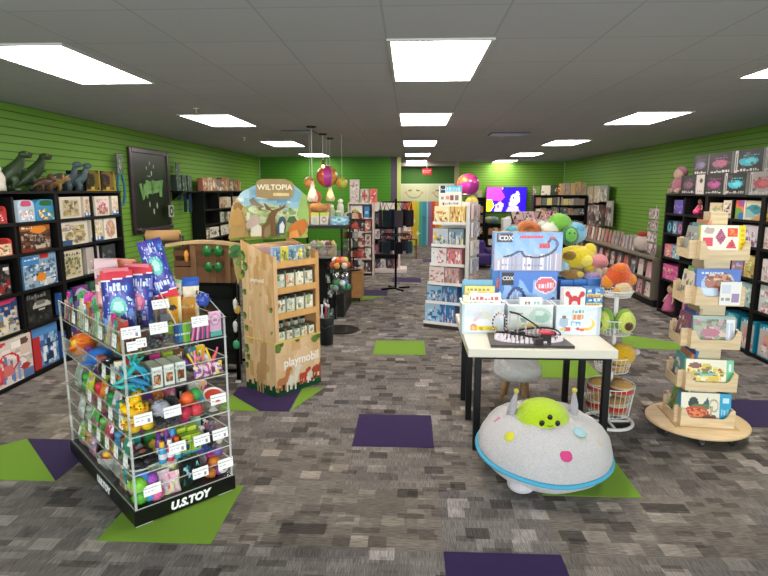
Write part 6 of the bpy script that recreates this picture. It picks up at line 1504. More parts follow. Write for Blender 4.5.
food('cream plush in top basket under the orange plush', (SPX + .02, SPY - .06, 1.115), '#d9cfb0', (.075, .05, .045), (('patch', '#e0a04a', (-.05, -.02, 0, .03, .03, .03)),))
def avocado(label, loc, rz):
    t = thing('plush_toy', label, 'plush toy', loc, rz); t.scale = (1.3,) * 3
    part('skin', MB('#86b23a', 'plush', True).ball(0, 0, 0, .06, .04, .075, 16, 12), t); part('flesh', MB('#d3de6a', 'plush', True).ball(0, -.03, -.003, .053, .03, .066, 16, 12), t)
    pt = part('pit', MB('#5a3a26', 'plush', True).ball(0, -.058, -.02, .026, .02, .026), t)
avocado('avocado plush facing front in second spinner basket', (SPX + .045, SPY - .075, .875), .1)
avocado('avocado plush at left side of second spinner basket', (SPX - .085, SPY - .02, .87), -1.0)
food('green leaf shaped plush at right of second spinner basket', (SPX + .1, SPY + .03, .87), '#6f9f3f', (.025, .03, .08), (('rib', '#b9cc7a', (0, -.02, 0, .008, .02, .07)),))
food('yellow round plush in third spinner basket', (SPX + .05, SPY - .06, .60), '#ecb816', (.105, .08, .09), (('tail', '#d9c4c9', (.11, 0, .02, .03, .02, .025)), ('smile', '#a97a14', (0, -.072, .0, .03, .006, .006))))
food('tan round plush at bottom of third spinner basket', (SPX + .035, SPY - .045, .49), '#c9964a', (.085, .07, .03), (('spot', '#e0b56a', (0, -.06, 0, .03, .015, .02)),))
def burger(label, loc, rz, s=1.0):
    t = thing('plush_toy', label, 'plush toy', loc, rz); t.scale = (s,) * 3
    part('bun_top', MB('#c8964c', 'plush', True).lathe([(.075, .075), (.082, .09), (.07, .11), (.04, .124), (0, .128)], 18), t)
    part('lettuce', MB('#d8d3a0', 'plush', True).lathe([(.06, .07), (.094, .073), (.096, .083), (.06, .087)], 18), t)
    part('patty', MB('#d02a22', 'plush', True).lathe([(.06, .028), (.092, .032), (.092, .072), (.06, .074)], 18), t)
    part('bun_bottom', MB('#c09a58', 'plush', True).lathe([(.05, 0), (.078, .008), (.08, .03), (.05, .036)], 18), t)
burger('red and tan burger plush at front of bottom spinner basket', (SPX + .06, SPY - .08, .27), .0)
burger('burger plush at left of bottom spinner basket', (SPX - .1, SPY - .01, .27), .5, .95)
burger('burger plush at back of bottom spinner basket', (SPX + .05, SPY + .09, .26), 1.2, .95)
burger('burger plush lying below in bottom spinner basket', (SPX + .03, SPY - .06, .115), .3, 1.0)
burger('lower burger plush at left of bottom spinner basket', (SPX - .09, SPY + .03, .115), .7, .95)
burger('lower burger plush at right of bottom spinner basket', (SPX + .1, SPY + .07, .115), 1.0, .8)
# ------------------------------------------------------------------ rotating wooden book tower
KX, KY, KA = 2.27, 4.33, -.10
bt_ = thing('book_tower', 'light wooden rotating book tower on round castered base', 'book stand', (KX, KY, 0), KA)
WD = '#e2c9a2'
part('round_base', MB('#e3c59a', 'wood', True).lathe([(.0, .075), (.36, .075), (.37, .083), (.37, .097), (.36, .105), (.0, .105)], 44, cap=False), bt_)
for q in (4.5, 5.3, 3.6, .6, 1.6, 2.6):
    c = part('caster', MB('#2a2a2c', 'rubber').at(.30 * math.cos(q), .30 * math.sin(q), .026, q, PI / 2).cyl(0, 0, -.012, .012, .026, n=14), bt_)
    part('caster_fork', MB('#8d8d92', 'metal').at(.30 * math.cos(q), .30 * math.sin(q), 0, q).box(-.012, -.016, .03, .012, .016, .0745), c)
part('post', MB('#d8c6a6', 'wood').box(-.09, -.09, .106, .09, .13, 1.52).box(-.06, -.05, 1.52, .06, .08, 1.72), bt_)
KF = Fr(KX, KY, 0, KA)
# each tier: a front pocket and pockets on the left, right and back
tiers = [.115, .40, .725, 1.05, 1.385]
TH = .135
tn = ('bottom', 'second', 'third', 'fourth', 'top')
def pocket(z, rot, w, dep, off):
    """open topped pocket whose front board has a curved dip"""
    m = MB(WD, 'wood'); m.at(rz=rot)
    y0 = -off
    dip = [(-w / 2, 0), (w / 2, 0), (w / 2, TH), (w * .42, TH), (w * .36, TH * .62), (w * .3, TH * .5), (-w * .3, TH * .5), (-w * .36, TH * .62), (-w * .42, TH), (-w / 2, TH)]
    m.prism([(x, z + zz) for x, zz in dip], .014, 'y', o=y0)
    m.box(-w / 2, y0 + .0145, z, -w / 2 + .012, y0 + dep, z + TH).box(w / 2 - .012, y0 + .0145, z, w / 2, y0 + dep, z + TH)
    m.box(-w / 2 + .0125, y0 + .0145, z, w / 2 - .0125, y0 + dep, z + .012)
    return part('book_pocket', m, bt_)
for i, z in enumerate(tiers):
    pocket(z, 0, (.38, .36, .34, .33, .33)[i], .105, .20); pocket(z, -PI / 2, .26, .10, .215); pocket(z, PI, .33, .09, .225); pocket(z, PI / 2, .22, .09, .19)
part('bottom_tray', MB('#cdac80', 'wood').box(-.225, -.215, .1055, .225, .235, .1145), bt_)
def tbook(label, i, side, w, h, t, art, spine, x=0, y=0, lean=-.14, col='#e8e2d6'):
    rot = {'f': 0, 'l': -PI / 2, 'r': PI / 2}[side]
    off = {'f': -.165, 'l': -.18, 'r': -.17}[side]
    c, s = math.cos(rot), math.sin(rot); lx, ly = x, off + y
    p = KF.p(c * lx - s * ly, s * lx + c * ly, tiers[i] + .013)
    return solo('picture_book', MB('#fff', 'gloss').artbox(w, t, h, art, col, spine), label, 'book', p, KA + rot, None, lean)
t5 = Art(40, 34, '#efe5d6')
for pts, c in ((((.33, .62), (.45, .92), (.57, .62), (.45, .4)), '#a8557a'), (((.61, .92), (.82, .92), (.82, .66), (.61, .66)), '#e0553a'), (((.06, .36), (.28, .36), (.28, .62), (.06, .62)), '#d84a5a'), (((.56, .28), (.82, .28), (.7, .6)), '#d0403f'), (((.06, .76), (.28, .72), (.3, .9), (.12, .94)), '#b9a9a0')):
    t5.poly(pts, c)
t5.s_(8, ('#8a3f6a', '#c06a8a'), .41, .5, .5, .75, .025, 1).s_(6, ('#e8753a', '#f08a4a'), .64, .7, .8, .88, .03, 2).s_(6, ('#8a3f7a', '#b8505a'), .65, .3, .75, .45, .025, 3).r(.02, .04, .3, .1, '#e9a59a')
t5.r(.86, 0, 1, 1, '#e8d32a'); [t5.r(.89, .1 + k * .14, .97, .18 + k * .14, '#cdb51c') for k in range(6)]
tbook('cream book with red gem shapes and yellow spine, top tier front', 4, 'f', .30, .235, .05, t5, '#e6d02a', .0, 0)
t4 = Art(36, 34, '#4a6fc0').e(.5, .5, .4, .42, '#9fb9dc').e(.5, .62, .32, .26, '#a0604f').s_(24, ('#c98a6a', '#7a4038', '#d9b29a'), .25, .5, .78, .85, .06, 4).r(.12, .08, .5, .44, '#c3d3e6').r(.3, .0, .52, .2, '#e6e8ec').r(.52, .2, .74, .44, '#93507a').r(.74, .04, .95, .66, '#dfe6f0').w_(.1, .85, .6, .92, '#cfdcf0', 2).r(.54, .02, .75, .18, '#8a86b8')
tbook('blue boxed book with circular cat picture, fourth tier front', 3, 'f', .30, .25, .05, t4, '#3f62b0', .0, 0)
t3 = Art(34, 28, '#76806a').s_(70, ('#5f6f4a', '#a05a6a', '#8f9a7a', '#b98a9a', '#4a5a3f', '#c9b0a0'), .02, .02, .8, .9, .06, 5).e(.42, .45, .22, .14, '#a8556a').r(.78, .1, 1, .9, '#dbe0e6').w_(.8, .2, .98, .8, '#b9c0cc', 2).r(0, .9, 1, 1, '#8fa89a')
tbook('green and pink forest picture book, third tier front', 2, 'f', .29, .225, .04, t3, '#4f8a94', .0, 0)
t2 = Art(40, 28, '#e9e2c8').s_(40, ('#d8b83a', '#e6cf6a', '#c9a52a', '#e0c24a'), .05, .25, .8, .8, .07, 6).r(.2, .42, .62, .58, '#7fb09a').s_(20, ('#8a5a2a', '#a8452a', '#5f7a3a'), .05, .2, .8, .75, .04, 7).e(.2, .78, .14, .1, '#7a3f2f').e(.35, .14, .16, .1, '#c9cf4a').s_(14, ('#555', '#999'), .5, .05, .8, .2, .02, 3).r(.84, 0, 1, 1, '#6fbf95').r(.89, .62, .96, .85, '#e3f0e6')
tbook('yellow jungle animals book with green spine, second tier front', 1, 'f', .335, .215, .045, t2, '#5fb288', .0, 0)
t1 = Art(48, 36, '#e6e0cc').r(.78, 0, 1, 1, '#2f9fc8').w_(.82, .3, .95, .5, '#9fd8ea', 1).r(.84, .7, .95, .85, '#bfe4f0').e(.25, .66, .1, .2, '#2f3a30').poly([(.42, .6), (.54, .88), (.58, .5)], '#3f5a6a').e(.4, .55, .2, .1, '#5f7a4a').e(.3, .36, .26, .2, '#c9502f').e(.3, .34, .22, .15, '#d98a5a').s_(26, ('#b03a22', '#e07a4a'), .1, .25, .5, .5, .03, 8)
t1.e(.58, .22, .14, .1, '#7a4a3f').r(.1, .06, .16, .22, '#3a3530').r(.44, .06, .5, .2, '#3a3530').e(.66, .6, .1, .22, '#b9a88a', .72).l(.6, .3, .62, .55, .03, '#b9a88a')
tbook('dinosaur picture book with blue spine in the bottom tier', 0, 'f', .355, .235, .07, t1, '#2b98c4', .0, 0)
lc = (('green', '#6f9f5a'), ('beige', '#cdb99a'), ('grey', '#9aa3a0'), ('teal', '#3f8f94'), ('orange', '#c97a4a'), ('blue', '#4a6fa8'), ('plum', '#7a3f5f'), ('navy', '#35508a'), ('tan', '#b59a78'), ('cream', '#dccfb4'))
for i in range(5):
    for k in range(3):
        nm, c = lc[(i * 3 + k) % 10]
        tbook('%s book standing %s in the left pocket of the %s tier' % (nm, ('outermost', 'in the middle', 'innermost')[k], tn[i]), i, 'l', .22, .22 + .025 * k, .02, A_box(300 + i * 3 + k, 16, 14, c, (c, '#d8cfc0', '#8a5a4a', '#5f7a8a'), 26), c, 0, .026 * k)
solo('card_leaflet', MB('#fff', 'gloss').artbox(.14, .004, .17, Art(14, 16, '#e8e4e0').r(.1, .5, .5, .9, '#c9cfdc').r(.55, .1, .95, .5, '#a08ab0').w_(.1, .2, .5, .3, '#999', 2), '#e6e2de'), 'white leaflet hung over fourth tier front pocket', 'leaflet', KF.p(.06, -.212, 1.06), KA)

# ------------------------------------------------------------------ black cube bookcases on the right
XG = 3.9
RF = Fr(XG, 8.93, 0, -PI / 2)
RZ = [.05, .54, .88, 1.24, 1.54, 1.80]
RC = .606
bookcase('black cube bookcase on right beside the grey gondola', RF, 0, (RC, RC), RZ, .5)
bookcase('black cube bookcase on right behind the wooden book tower', RF, 2 * RC + .002, (RC, RC), RZ, .5)
bookcase('black cube bookcase at right edge of view', RF, 4 * RC + .004, (RC, RC), RZ, .5)
def R_item(name, label, cat, rect, zi, art, col, d=.18, back=.03, spine=None, z=None, twist=0):
    x0, y0, x1, y1 = rect; X = XG + back; ym = (y0 + y1) / 2
    a, b = 8.93 - AX(x0, ym, X)[1], 8.93 - AX(x1, ym, X)[1]
    xm = (x0 + x1) / 2; h = AX(xm, y0, X)[2] - AX(xm, y1, X)[2]
    zz = RZ[zi] if zi < 5 else RZ[5] + .026
    if zi < 5: h = min(h, RZ[zi + 1] - RZ[zi] - .04)
    return solo(name, MB('#fff', 'gloss').artbox(b - a, d, h, art, col, spine), label, cat, RF.p((a + b) / 2, back, zz if z is None else z), RF.rz + twist)
bx = lambda seed, bg, cols, w=14, h=14, n=26, **k: A_box(seed, w, h, bg, cols, n, **k)
R_item('toy_box', 'purple boxed toy on top shelf at far end', 'toy box', (674, 201, 682.5, 214.5), 4, bx(401, '#5f4f9a', ('#7a6ab8', '#4a3d80', '#9a8fc8'), 8, 10), '#57488f')
# dressed doll figure
def doll(label, loc, rz, dress, skin, hair, s):
    t = thing('doll', label, 'doll', loc, rz); t.scale = (s,) * 3
    part('dress', MB(dress, 'fabric', True).lathe([(.075, 0), (.07, .03), (.035, .13), (.03, .17), (.0, .18)], 16), t)
    h = part('head', MB(skin, 'rubber', True).ball(0, 0, .215, .04, .038, .045, 14, 10), t)
    part('hair', MB(hair, 'fabric', True).ball(0, .012, .225, .046, .042, .048, 14, 10), t)
    for q in (-1, 1):
        part('arm', MB(skin, 'rubber', True).tube([(q * .03, 0, .16), (q * .06, -.01, .12), (q * .065, -.03, .08)], [.012, .01, .008], 6), t)
        part('eye', MB('#222', 'gloss', True).ball(q * .015, -.036, .22, .004, n=6, m=4), h)
def r_pos(px, py, zi, back=.12):
    y = AX(px, py, XG + back)[1]; return (XG + back, y, (RZ[zi] if zi < 5 else RZ[5] + .026))
doll('dark haired doll in pink and teal dress on top shelf', r_pos(700, 208, 4), -PI / 2 + .3, '#a8446a', '#c9987a', '#4a2430', .85)
solo('toy_ball', MB('#d8487a', 'gloss').ball(0, 0, .045, .05, .05, .045), 'pink ball shaped toy beside the dark haired doll', 'toy', r_pos(697, 211, 4, .06), 0)
R_item('puzzle_box', 'beige wooden puzzle box behind tower top', 'puzzle', (709, 203, 722, 217), 4, bx(402, '#c9b595', ('#d9c8a9', '#a8946f', '#8f9a78')), '#c3ae8c')
R_item('picture_book', 'cream book with dark corner right of tower top', 'book', (723, 200, 731.5, 217.5), 4, bx(403, '#d2c3ad', ('#b8a58a', '#e0d6c6', '#4a3f58'), 8, 12), '#c9b89c')
R_item('picture_book', 'rainbow coloured upright book on top shelf', 'book', (735.5, 199, 745, 219), 4, Art(10, 18, '#d8553a').e(.4, .6, .5, .3, '#e07a3a').e(.3, .3, .5, .3, '#6fa04a').e(.7, .15, .4, .2, '#3f6fb0').e(.6, .85, .4, .2, '#a04f8a').r(.88, 0, 1, 1, '#e6e0da'), '#e6dcd0')
R_item('toy_box', 'teal and tan landscape box on top shelf', 'toy box', (746, 202, 762, 221), 4, Art(22, 16, '#d9c9a8').r(0, .85, 1, 1, '#c9bba0').e(.5, .55, .5, .26, '#3f8f9a').poly([(0, .1), (.9, .1), (.2, .55), (0, .55)], '#8fb8b8').poly([(.3, 0), (1, 0), (1, .4)], '#c99a6a').e(.6, .65, .2, .08, '#2f6f80'), '#d2c29e')
R_item('picture_book', 'orange edged book on top shelf at right edge', 'book', (766, 203, 776, 222), 4, bx(404, '#c9a03a', ('#d9b85a', '#8a5a2a', '#e8d8a0')), '#b8922f')
# second row
for k, (a0, a1, c, cc, nm) in enumerate(((667, 672, '#1f2f45', '#6fc0d0', 'black and aqua'), (672.5, 677, '#5f7f9a', '#b0d0dc', 'blue grey'), (677.5, 683, '#6a4a6f', '#c98aa8', 'mauve and pink'))):
    R_item('toy_box', '%s small doll box on second shelf at far end' % nm, 'toy box', (a0, 221, a1, 233.5), 3, Art(8, 12, c).e(.5, .45, .35, .38, cc).e(.5, .5, .16, .22, c), c)
R_item('toy_box', 'white and violet toy box right of tower top book', 'toy box', (742, 225, 757.5, 246), 3, bx(405, '#cfc6cc', ('#6f4f7a', '#4f3a5f', '#e0d8da', '#8f7a9a'), 16, 16, 30), '#d9d2d2')
R_item('toy_box', 'white boxed toy on second shelf at right edge', 'toy box', (761, 229, 776, 251), 3, bx(406, '#ddd2cb', ('#c98a8a', '#e6dedb', '#a87a6a')), '#dcd3cd')
R_item('toy_box', 'dark violet toy box on second shelf behind book tower', 'toy box', (689, 222, 703, 236), 3, bx(407, '#3f3550', ('#5a4a70', '#2f2840', '#8a7aa0')), '#352d45')
# third row
R_item('toy_box', 'pink and red toy box on third shelf at far end', 'toy box', (664, 243.5, 672, 256), 2, bx(408, '#d98f90', ('#e6b5b0', '#b8404f', '#f0d8d2')), '#c8838a')
R_item('toy_box', 'sky blue toy box beside pink one on third shelf', 'toy box', (672.5, 244, 680, 257), 2, bx(409, '#7fb0c0', ('#a9d0d8', '#3f5f7a', '#d6e6e6')), '#6fa3b5')
R_item('toy_box', 'orange and mauve toy box on third shelf behind tower', 'toy box', (731.5, 257, 743, 273), 2, bx(410, '#8f7fa8', ('#d98a4a', '#b07a5a', '#c9c0d8', '#6a5f90')), '#7f7098')
R_item('toy_box', 'pale yellow toy box on third shelf right of tower', 'toy box', (744.5, 254, 757, 276), 2, bx(411, '#d2c17a', ('#e6dba8', '#6a5f4a', '#b89f4a', '#8a9a7a'), 14, 16, 30), '#c8b56a')
R_item('toy_box', 'cream and pink toy box on third shelf at right edge', 'toy box', (762, 258, 776, 281), 2, bx(412, '#ddd0cd', ('#c97a8a', '#e8e0de', '#a89a98')), '#d8cac6')
# fourth row
R_item('toy_box', 'hot pink toy box on fourth shelf at far end', 'toy box', (662, 267, 677.5, 282), 1, bx(413, '#cf5a94', ('#e08ab5', '#b83f78', '#e6cfa0', '#d9709f'), 16, 12), '#c44d88')
R_item('toy_box', 'teal doll box on fourth shelf right of tower', 'toy box', (740, 277, 753, 301), 1, bx(414, '#9fb8b5', ('#c9d6d0', '#4f8a8c', '#b8a890', '#e0e3dc'), 12, 20, 30), '#3f8688')
R_item('toy_box', 'white and teal doll box on fourth shelf at right edge', 'toy box', (759, 284, 774, 318), 1, bx(415, '#c6cfcb', ('#d9a0ae', '#e6e9e4', '#8fb0ae', '#c8667c'), 14, 24, 30), '#a9bcb8')
R_item('toy_box', 'plum toy box on fourth shelf behind book tower', 'toy box', (686, 270, 700, 287), 1, bx(416, '#4a3448', ('#6f4f6a', '#3a2a3a', '#8f7090')), '#40303f')
# bottom row
doll('pink dressed doll with brown hair on bottom shelf', r_pos(669, 316, 0, .1), -PI / 2 + .2, '#c4688e', '#d8b49a', '#8a6a4a', 1.55)
solo('toy_box', MB('#fff', 'gloss').artbox(.16, .06, .2, bx(417, '#cf88a8', ('#e3b3c8', '#b8608a', '#f0dce4')), '#c97d9f'), 'pale pink toy packet beside the pink dressed doll', 'toy box', (XG + .09, AX(674, 314, XG)[1] - .02, RZ[0]), -PI / 2)
def babydoll_box(rect, lb):
    x0, y0, x1, y1 = rect; X = XG + .01; ym = (y0 + y1) / 2
    a, b = 8.93 - AX(x0, ym, X)[1], 8.93 - AX(x1, ym, X)[1]; w = b - a; h = .36
    t = thing('doll_box', lb, 'doll box', RF.p((a + b) / 2, .012, RZ[0]), RF.rz)
    A = Art(18, 24, '#1f7f98').r(.08, .04, .92, .86, '#b9b0ac').e(.5, .62, .2, .14, '#cf9a80').e(.5, .36, .28, .2, '#c98a92').r(.3, .1, .48, .3, '#d9b0a0').r(.54, .1, .7, .3, '#d9b0a0').s_(14, ('#dcd6d2', '#a85a5f', '#8fb5c0'), .1, .06, .9, .4, .07, int(x0)).w_(.2, .88, .8, .96, '#9fd8e6', 2)
    part('carton', MB('#fff', 'gloss').artbox(w, .22, h, A, '#1c7890', top='#2a90ad'), t)
    part('window_film', MB('#fff', 'film').add([(-w * .4, -.003, h * .05), (w * .4, -.003, h * .05), (w * .4, -.003, h * .84), (-w * .4, -.003, h * .84)], [(0, 1, 2, 3)]), t)
babydoll_box((712, 316, 722, 344), 'teal windowed doll box on bottom shelf, nearest the tower')
babydoll_box((723.5, 319, 736, 351), 'teal windowed doll box on bottom shelf, second from tower')
babydoll_box((738.5, 324, 753.5, 358), 'teal windowed doll box on bottom shelf, third from tower')
babydoll_box((757, 330, 774, 366), 'teal windowed doll box on bottom shelf at right edge')
R_item('toy_box', 'dark teal box on bottom shelf behind book tower', 'toy box', (688, 300, 704, 326), 0, bx(418, '#2a4f58', ('#3f6f78', '#1f3a42', '#6f9098')), '#24454d')
# boxed games in two layers on the top
gB = '#2e2b2d'
def game(label, px0, px1, layer, A, spine, col=gB):
    X = XG + .03; a, b = 8.93 - AX(px0, 180, X)[1], 8.93 - AX(px1, 180, X)[1]
    solo('game_box', MB('#fff', 'gloss').artbox(b - a, .3, .26, A, col, spine, top='#5a5658'), label, 'board game', RF.p((a + b) / 2, .03, RZ[5] + .026 + .2605 * layer), RF.rz)
def gart(seed, c, c2, bg=gB, edge=None):
    A = Art(26, 18, bg).e(.5, .48, .34, .2, c).e(.58, .48, .2, .12, c2).w_(.3, .7, .8, .76, c, seed).w_(.1, .06, .9, .14, '#b9b5b4', seed + 1).s_(6, ('#5a5558', '#4a4648'), .05, .2, .95, .9, .05, seed)
    if edge: A.r(0, 0, .1, 1, '#a9a6a4'); A.w_(.02, .1, .08, .9, '#4a4648', 3)
    return A
spn = Art(8, 14, '#a39f9d').r(.3, .1, .6, .9, '#6a6668')
game('dark game box with dim pink print, lower layer far end', 681.5, 696, 0, gart(1, '#6a4a5f', '#8a5a74'), spn)
game('pale spined game box in lower layer of the stack', 696.8, 704.5, 0, Art(10, 16, '#b3aca5').e(.6, .7, .2, .12, '#3a3536').w_(.2, .1, .8, .2, '#777', 1), '#a8a29c')
game('dark game box with magenta print in lower layer', 705, 724, 0, gart(2, '#8a3f70', '#a04f86', edge=0), spn)
game('dark game box with turquoise print in lower layer', 725, 746.5, 0, gart(3, '#3f9fae', '#5fc0cc', edge=1), spn)
game('grey game box with red print in lower layer at right', 750, 775, 0, gart(4, '#a04a58', '#b85f68', '#8f8c8a', 1), '#7f7c7a', '#8a8785')
game('dark game box with grey violet print, upper layer far end', 692.5, 706.5, 1, gart(5, '#5a4f68', '#6f6480'), spn)
game('wide dark game box with red violet print in upper layer', 707.5, 730, 1, gart(6, '#7a4a6a', '#94505f'), spn)
game('dark game box with teal print in upper layer', 733, 761, 1, gart(7, '#3a96a5', '#4fb0bd', edge=1), spn)
game('grey spined game box in upper layer at right edge', 763, 780, 1, gart(8, '#8a8a90', '#a0a0a6', '#6a686a', 1), spn)
pd2 = thing('plush_doll', 'pink plush doll sitting on far end of right bookcase', 'doll', (XG + .12, AX(679, 190, XG + .12)[1], RZ[5] + .026), -PI / 2 + .3)
part('body', MB('#a8687a', 'plush', True).ball(0, 0, .13, .11, .09, .13, 16, 12), pd2)
hd2 = part('head', MB('#c9a593', 'plush', True).ball(0, -.02, .29, .08, .075, .08, 16, 12), pd2)
part('hair', MB('#b06a80', 'plush', True).ball(0, .015, .315, .095, .085, .085, 16, 12), hd2)
for s in (-1, 1):
    part('leg', MB('#c9a090', 'plush', True).tube([(s * .05, -.03, .05), (s * .07, -.08, .04), (s * .075, -.115, .045)], [.04, .036, .036], 8), pd2)
    part('arm', MB('#b97a86', 'plush', True).tube([(s * .09, 0, .2), (s * .13, -.05, .12)], [.03, .025], 8), pd2)

# ------------------------------------------------------------------ low grey wood gondola with two rows of cubbies
GX = 3.9
GL0, GL1 = 9.2, 14.0
GF = Fr(GX, GL1, 0, -PI / 2)
GW = GL1 - GL0
GC = '#6b6257'
gd = thing('gondola_shelf', 'long low grey wood gondola of books along right wall', 'shelf unit', GF.p(0), GF.rz)
GT = .775
part('top_board', MB('#7d7366', 'wood').box(0, -.01, GT, GW, .95, GT + .035), gd)
part('back_panel', MB('#4a443d', 'wood').box(.03, .4, .12, GW - .03, .42, GT - .001), gd)
part('kick_plate', MB('#1a1918').box(0, .05, 0, GW, .9, .118), gd)
for x in (0, GW - .03): part('end_panel', MB(GC, 'wood').box(x, 0, .12, x + .03, .93, GT - .001), gd)
part('shelf', MB(GC, 'wood').box(.031, .002, .12, GW - .031, .399, .15), gd); part('shelf', MB(GC, 'wood').box(.031, .002,   .43, GW - .031, .399, .46), gd)
NC = 14; cw = (GW - .03) / NC
for k in range(1, NC): part('divider', MB(GC, 'wood').box(.0 + k * cw, .004, .151, .02 + k * cw, .398, .539).box(k * cw, .004, .461, k * cw + .02, .398, GT - .002), gd)
pal = ('#b04a58', '#8f7fa0', '#d0c4bc', '#a8625a', '#6f7f94', '#c99aa0', '#7a3f4f', '#b9b0ae', '#5a6a78', '#cf7a84')
g = random.Random(21)
for row, (z, hh) in enumerate(((.152, .25), (.462, .27))):
    for k in range(NC):
        for j in range(1):
            c = pal[g.randrange(10)]; c2 = pal[g.randrange(10)]; w = .235
            x = k * cw + .065
            solo('picture_book', MB('#fff', 'gloss').artbox(w, .03, hh * g.uniform(.85, 1), A_box(500 + row * 40 + k * 2 + j, 8, 12, c, (c2, '#d8cfc8', c), 12, sz=.12), c),
                 'book in the %s cubby from far end, %s row of the grey gondola' % (ORD[k], ('lower', 'upper')[row]), 'book', GF.p(x + w / 2, .02, z), GF.rz, None, -.1)
pal2 = ('#c9b8a8', '#a86a62', '#8f8a94', '#d8ccc0', '#b58a80', '#6f6a78', '#c7a59a')
for k in range(13):
    c = pal2[g.randrange(7)]; x = .12 + k * .22
    solo('picture_book', MB('#fff', 'gloss').artbox(.17, .04, .27, A_box(560 + k, 10, 12, c, (pal2[g.randrange(7)], '#e0d8d0', '#7a5a58'), 18, sz=.1), c), '%s book from the far end standing on the gondola top' % ORD[k], 'book', GF.p(x + .085, .16, GT + .036), GF.rz - .25, None, -.12)
hp = thing('toy_sack', 'heap shaped white and red sack toy on gondola', 'toy sack', GF.p(3.9, .2, GT + .036), GF.rz)
part('sack', MB('#d6c8bf', 'fabric', True).ball(0, 0, .15, .2, .16, .15, 16, 10, fn=lambda d: 1 + .08 * math.sin(6 * d[0] + 3 * d[2])), hp); part('red_top', MB('#b8443f', 'fabric', True).ball(-.03, 0, .3, .13, .11, .06, 14, 8), hp)
for k in range(4):
    solo('picture_book', MB('#fff', 'gloss').artbox(.17, .05, .24 + .01 * k, A_box(580 + k, 12, 12, '#a8a0a0', ('#d0c4c0', '#8a4f58', '#6a6470', '#e0d8d4', '#c98a8a'), 24), '#9a9294'), '%s busy printed pack on near end of the gondola top' % ORD[k], 'book', GF.p(3.12 + .17 * k, .12, GT + .036), GF.rz - .15, None, -.1)
tw = thing('peg_tower', 'tall spinner of small packs on near end of gondola', 'display stand', GF.p(4.5, .12, GT + .036), GF.rz)
part('frame', MB('#c9c6c0', 'metal').box(-.12, -.02, 0, .12, .02, .02).cyl(0, 0, .02, .82, .012), tw)
for r in range(4):
    for k in range(3):
        part('pack', MB('#fff', 'gloss').artbox(.11, .02, .16, A_box(600 + r * 3 + k, 8, 10, ('#b8a8a4', '#d8d0cc', '#8f7078', '#a89a9a')[(r + k) % 4], ('#d8c8c4', '#7a4a55', '#efe8e4', '#6a6a72'), 16, sz=.12), '#b8acaa'), tw, None, (-.12 + .12 * k, -.05, .04 + .19 * r))
# packs on pegs high on the right wall
for row, (py, hh) in enumerate(((205, .5), (226, .62))):
    for k, px in enumerate((593, 600, 607) if row == 0 else (593, 599, 605, 611)):
        p = AX(px, py, XR - .1); c = ('#c2ad8c', '#b9b09a', '#8f9a90') if row == 0 else ('#8a7f78', '#a89c90', '#5a4a4a', '#b8b0a8')
        t = thing('hanging_pack', '%s pack on the %s peg row at far right wall' % (ORD[k], ('upper', 'lower')[row]), 'hanging pack', (XR, p[1], p[2]), -PI / 2)
        part('card', MB('#fff', 'gloss').artbox(.5, .05, hh, A_box(620 + row * 5 + k, 10, 12, c[k], ('#d8ccb0', '#7a6a5a', c[k], '#e0d8c8') if row == 0 else ('#d8d4cc', '#4a3f42', '#8a5a5a', '#2f4a44'), 20, sz=.1), c[k], y=-.2), t)
        part('peg', MB('#999', 'metal').tube([(0, -.003, hh - .03), (0, -.21, hh - .03)], .006, 5), t)
# ------------------------------------------------------------------ white toy tower in the aisle
TA = -.42
TWX, TWY = .33, 7.75
wt = thing('toy_tower', 'white stepped toy display tower beside the aisle', 'toy display', (TWX, TWY, 0), TA)
WH = '#dcd9d4'
TF = Fr(TWX, TWY, 0, TA)
tw_w = .50
part('side_post', MB(WH, 'gloss').box(tw_w - .05, 0, 0, tw_w, .34, 1.72), wt)
part('back_panel', MB(WH, 'gloss').box(-.02, .32, 0, tw_w - .051, .34, 1.72), wt)
part('plinth', MB('#3a3536', 'gloss').box(-.1, -.1, 0, tw_w - .06, .31, .05), wt)
shz = [.055, .34, .60, .86, 1.12, 1.42]
stepx = [-.1, -.08, -.06, -.04, -.03, -.02]
for i, z in enumerate(shz):
    part('shelf', MB(WH, 'gloss').box(stepx[i], -.1 + .02 * i, z, tw_w - .052, .315, z + .018), wt)
    part('shelf_lip', MB('#e8e6e2', 'gloss').box(stepx[i], -.108 + .02 * i, z, tw_w - .052, -.1005 + .02 * i, z + .04), wt)
rows = [(5, 'top row', '#d9b86a', ('#e6d8a8', '#c98a4a', '#8a5a3a', '#efe6cf'), ('cream and orange', 'yellow', 'golden', 'pale yellow')),
        (4, 'second row', '#7f98a8', ('#b8c4cc', '#d8bc4a', '#4a6f8a', '#e0e0dc'), ('yellow character', 'grey blue', 'steel blue', 'silver grey')),
        (3, 'third row', '#d0888c', ('#dfe3e6', '#c9505a', '#e8b0b0', '#f0e8e6'), ('white lettered', 'red', 'coral', 'rose')),
        (2, 'fourth row', '#c9a0a4', ('#e6d3d0', '#b08088', '#8a7a6a', '#d9b8b4'), ('pink pony coloured', 'dusty rose', 'pale rose', 'blush')),
        (1, 'fifth row', '#3a74a8', ('#8fb5d0', '#2f5f94', '#d0d8dc', '#c98a7a'), ('blue and peach', 'mid blue', 'deep blue', 'bright blue')),
        (0, 'bottom row', '#2f74b4', ('#9fc4dc', '#2a62a0', '#d8dce0', '#c05a4a'), ('blue and red', 'azure', 'ocean blue', 'sky blue'))]
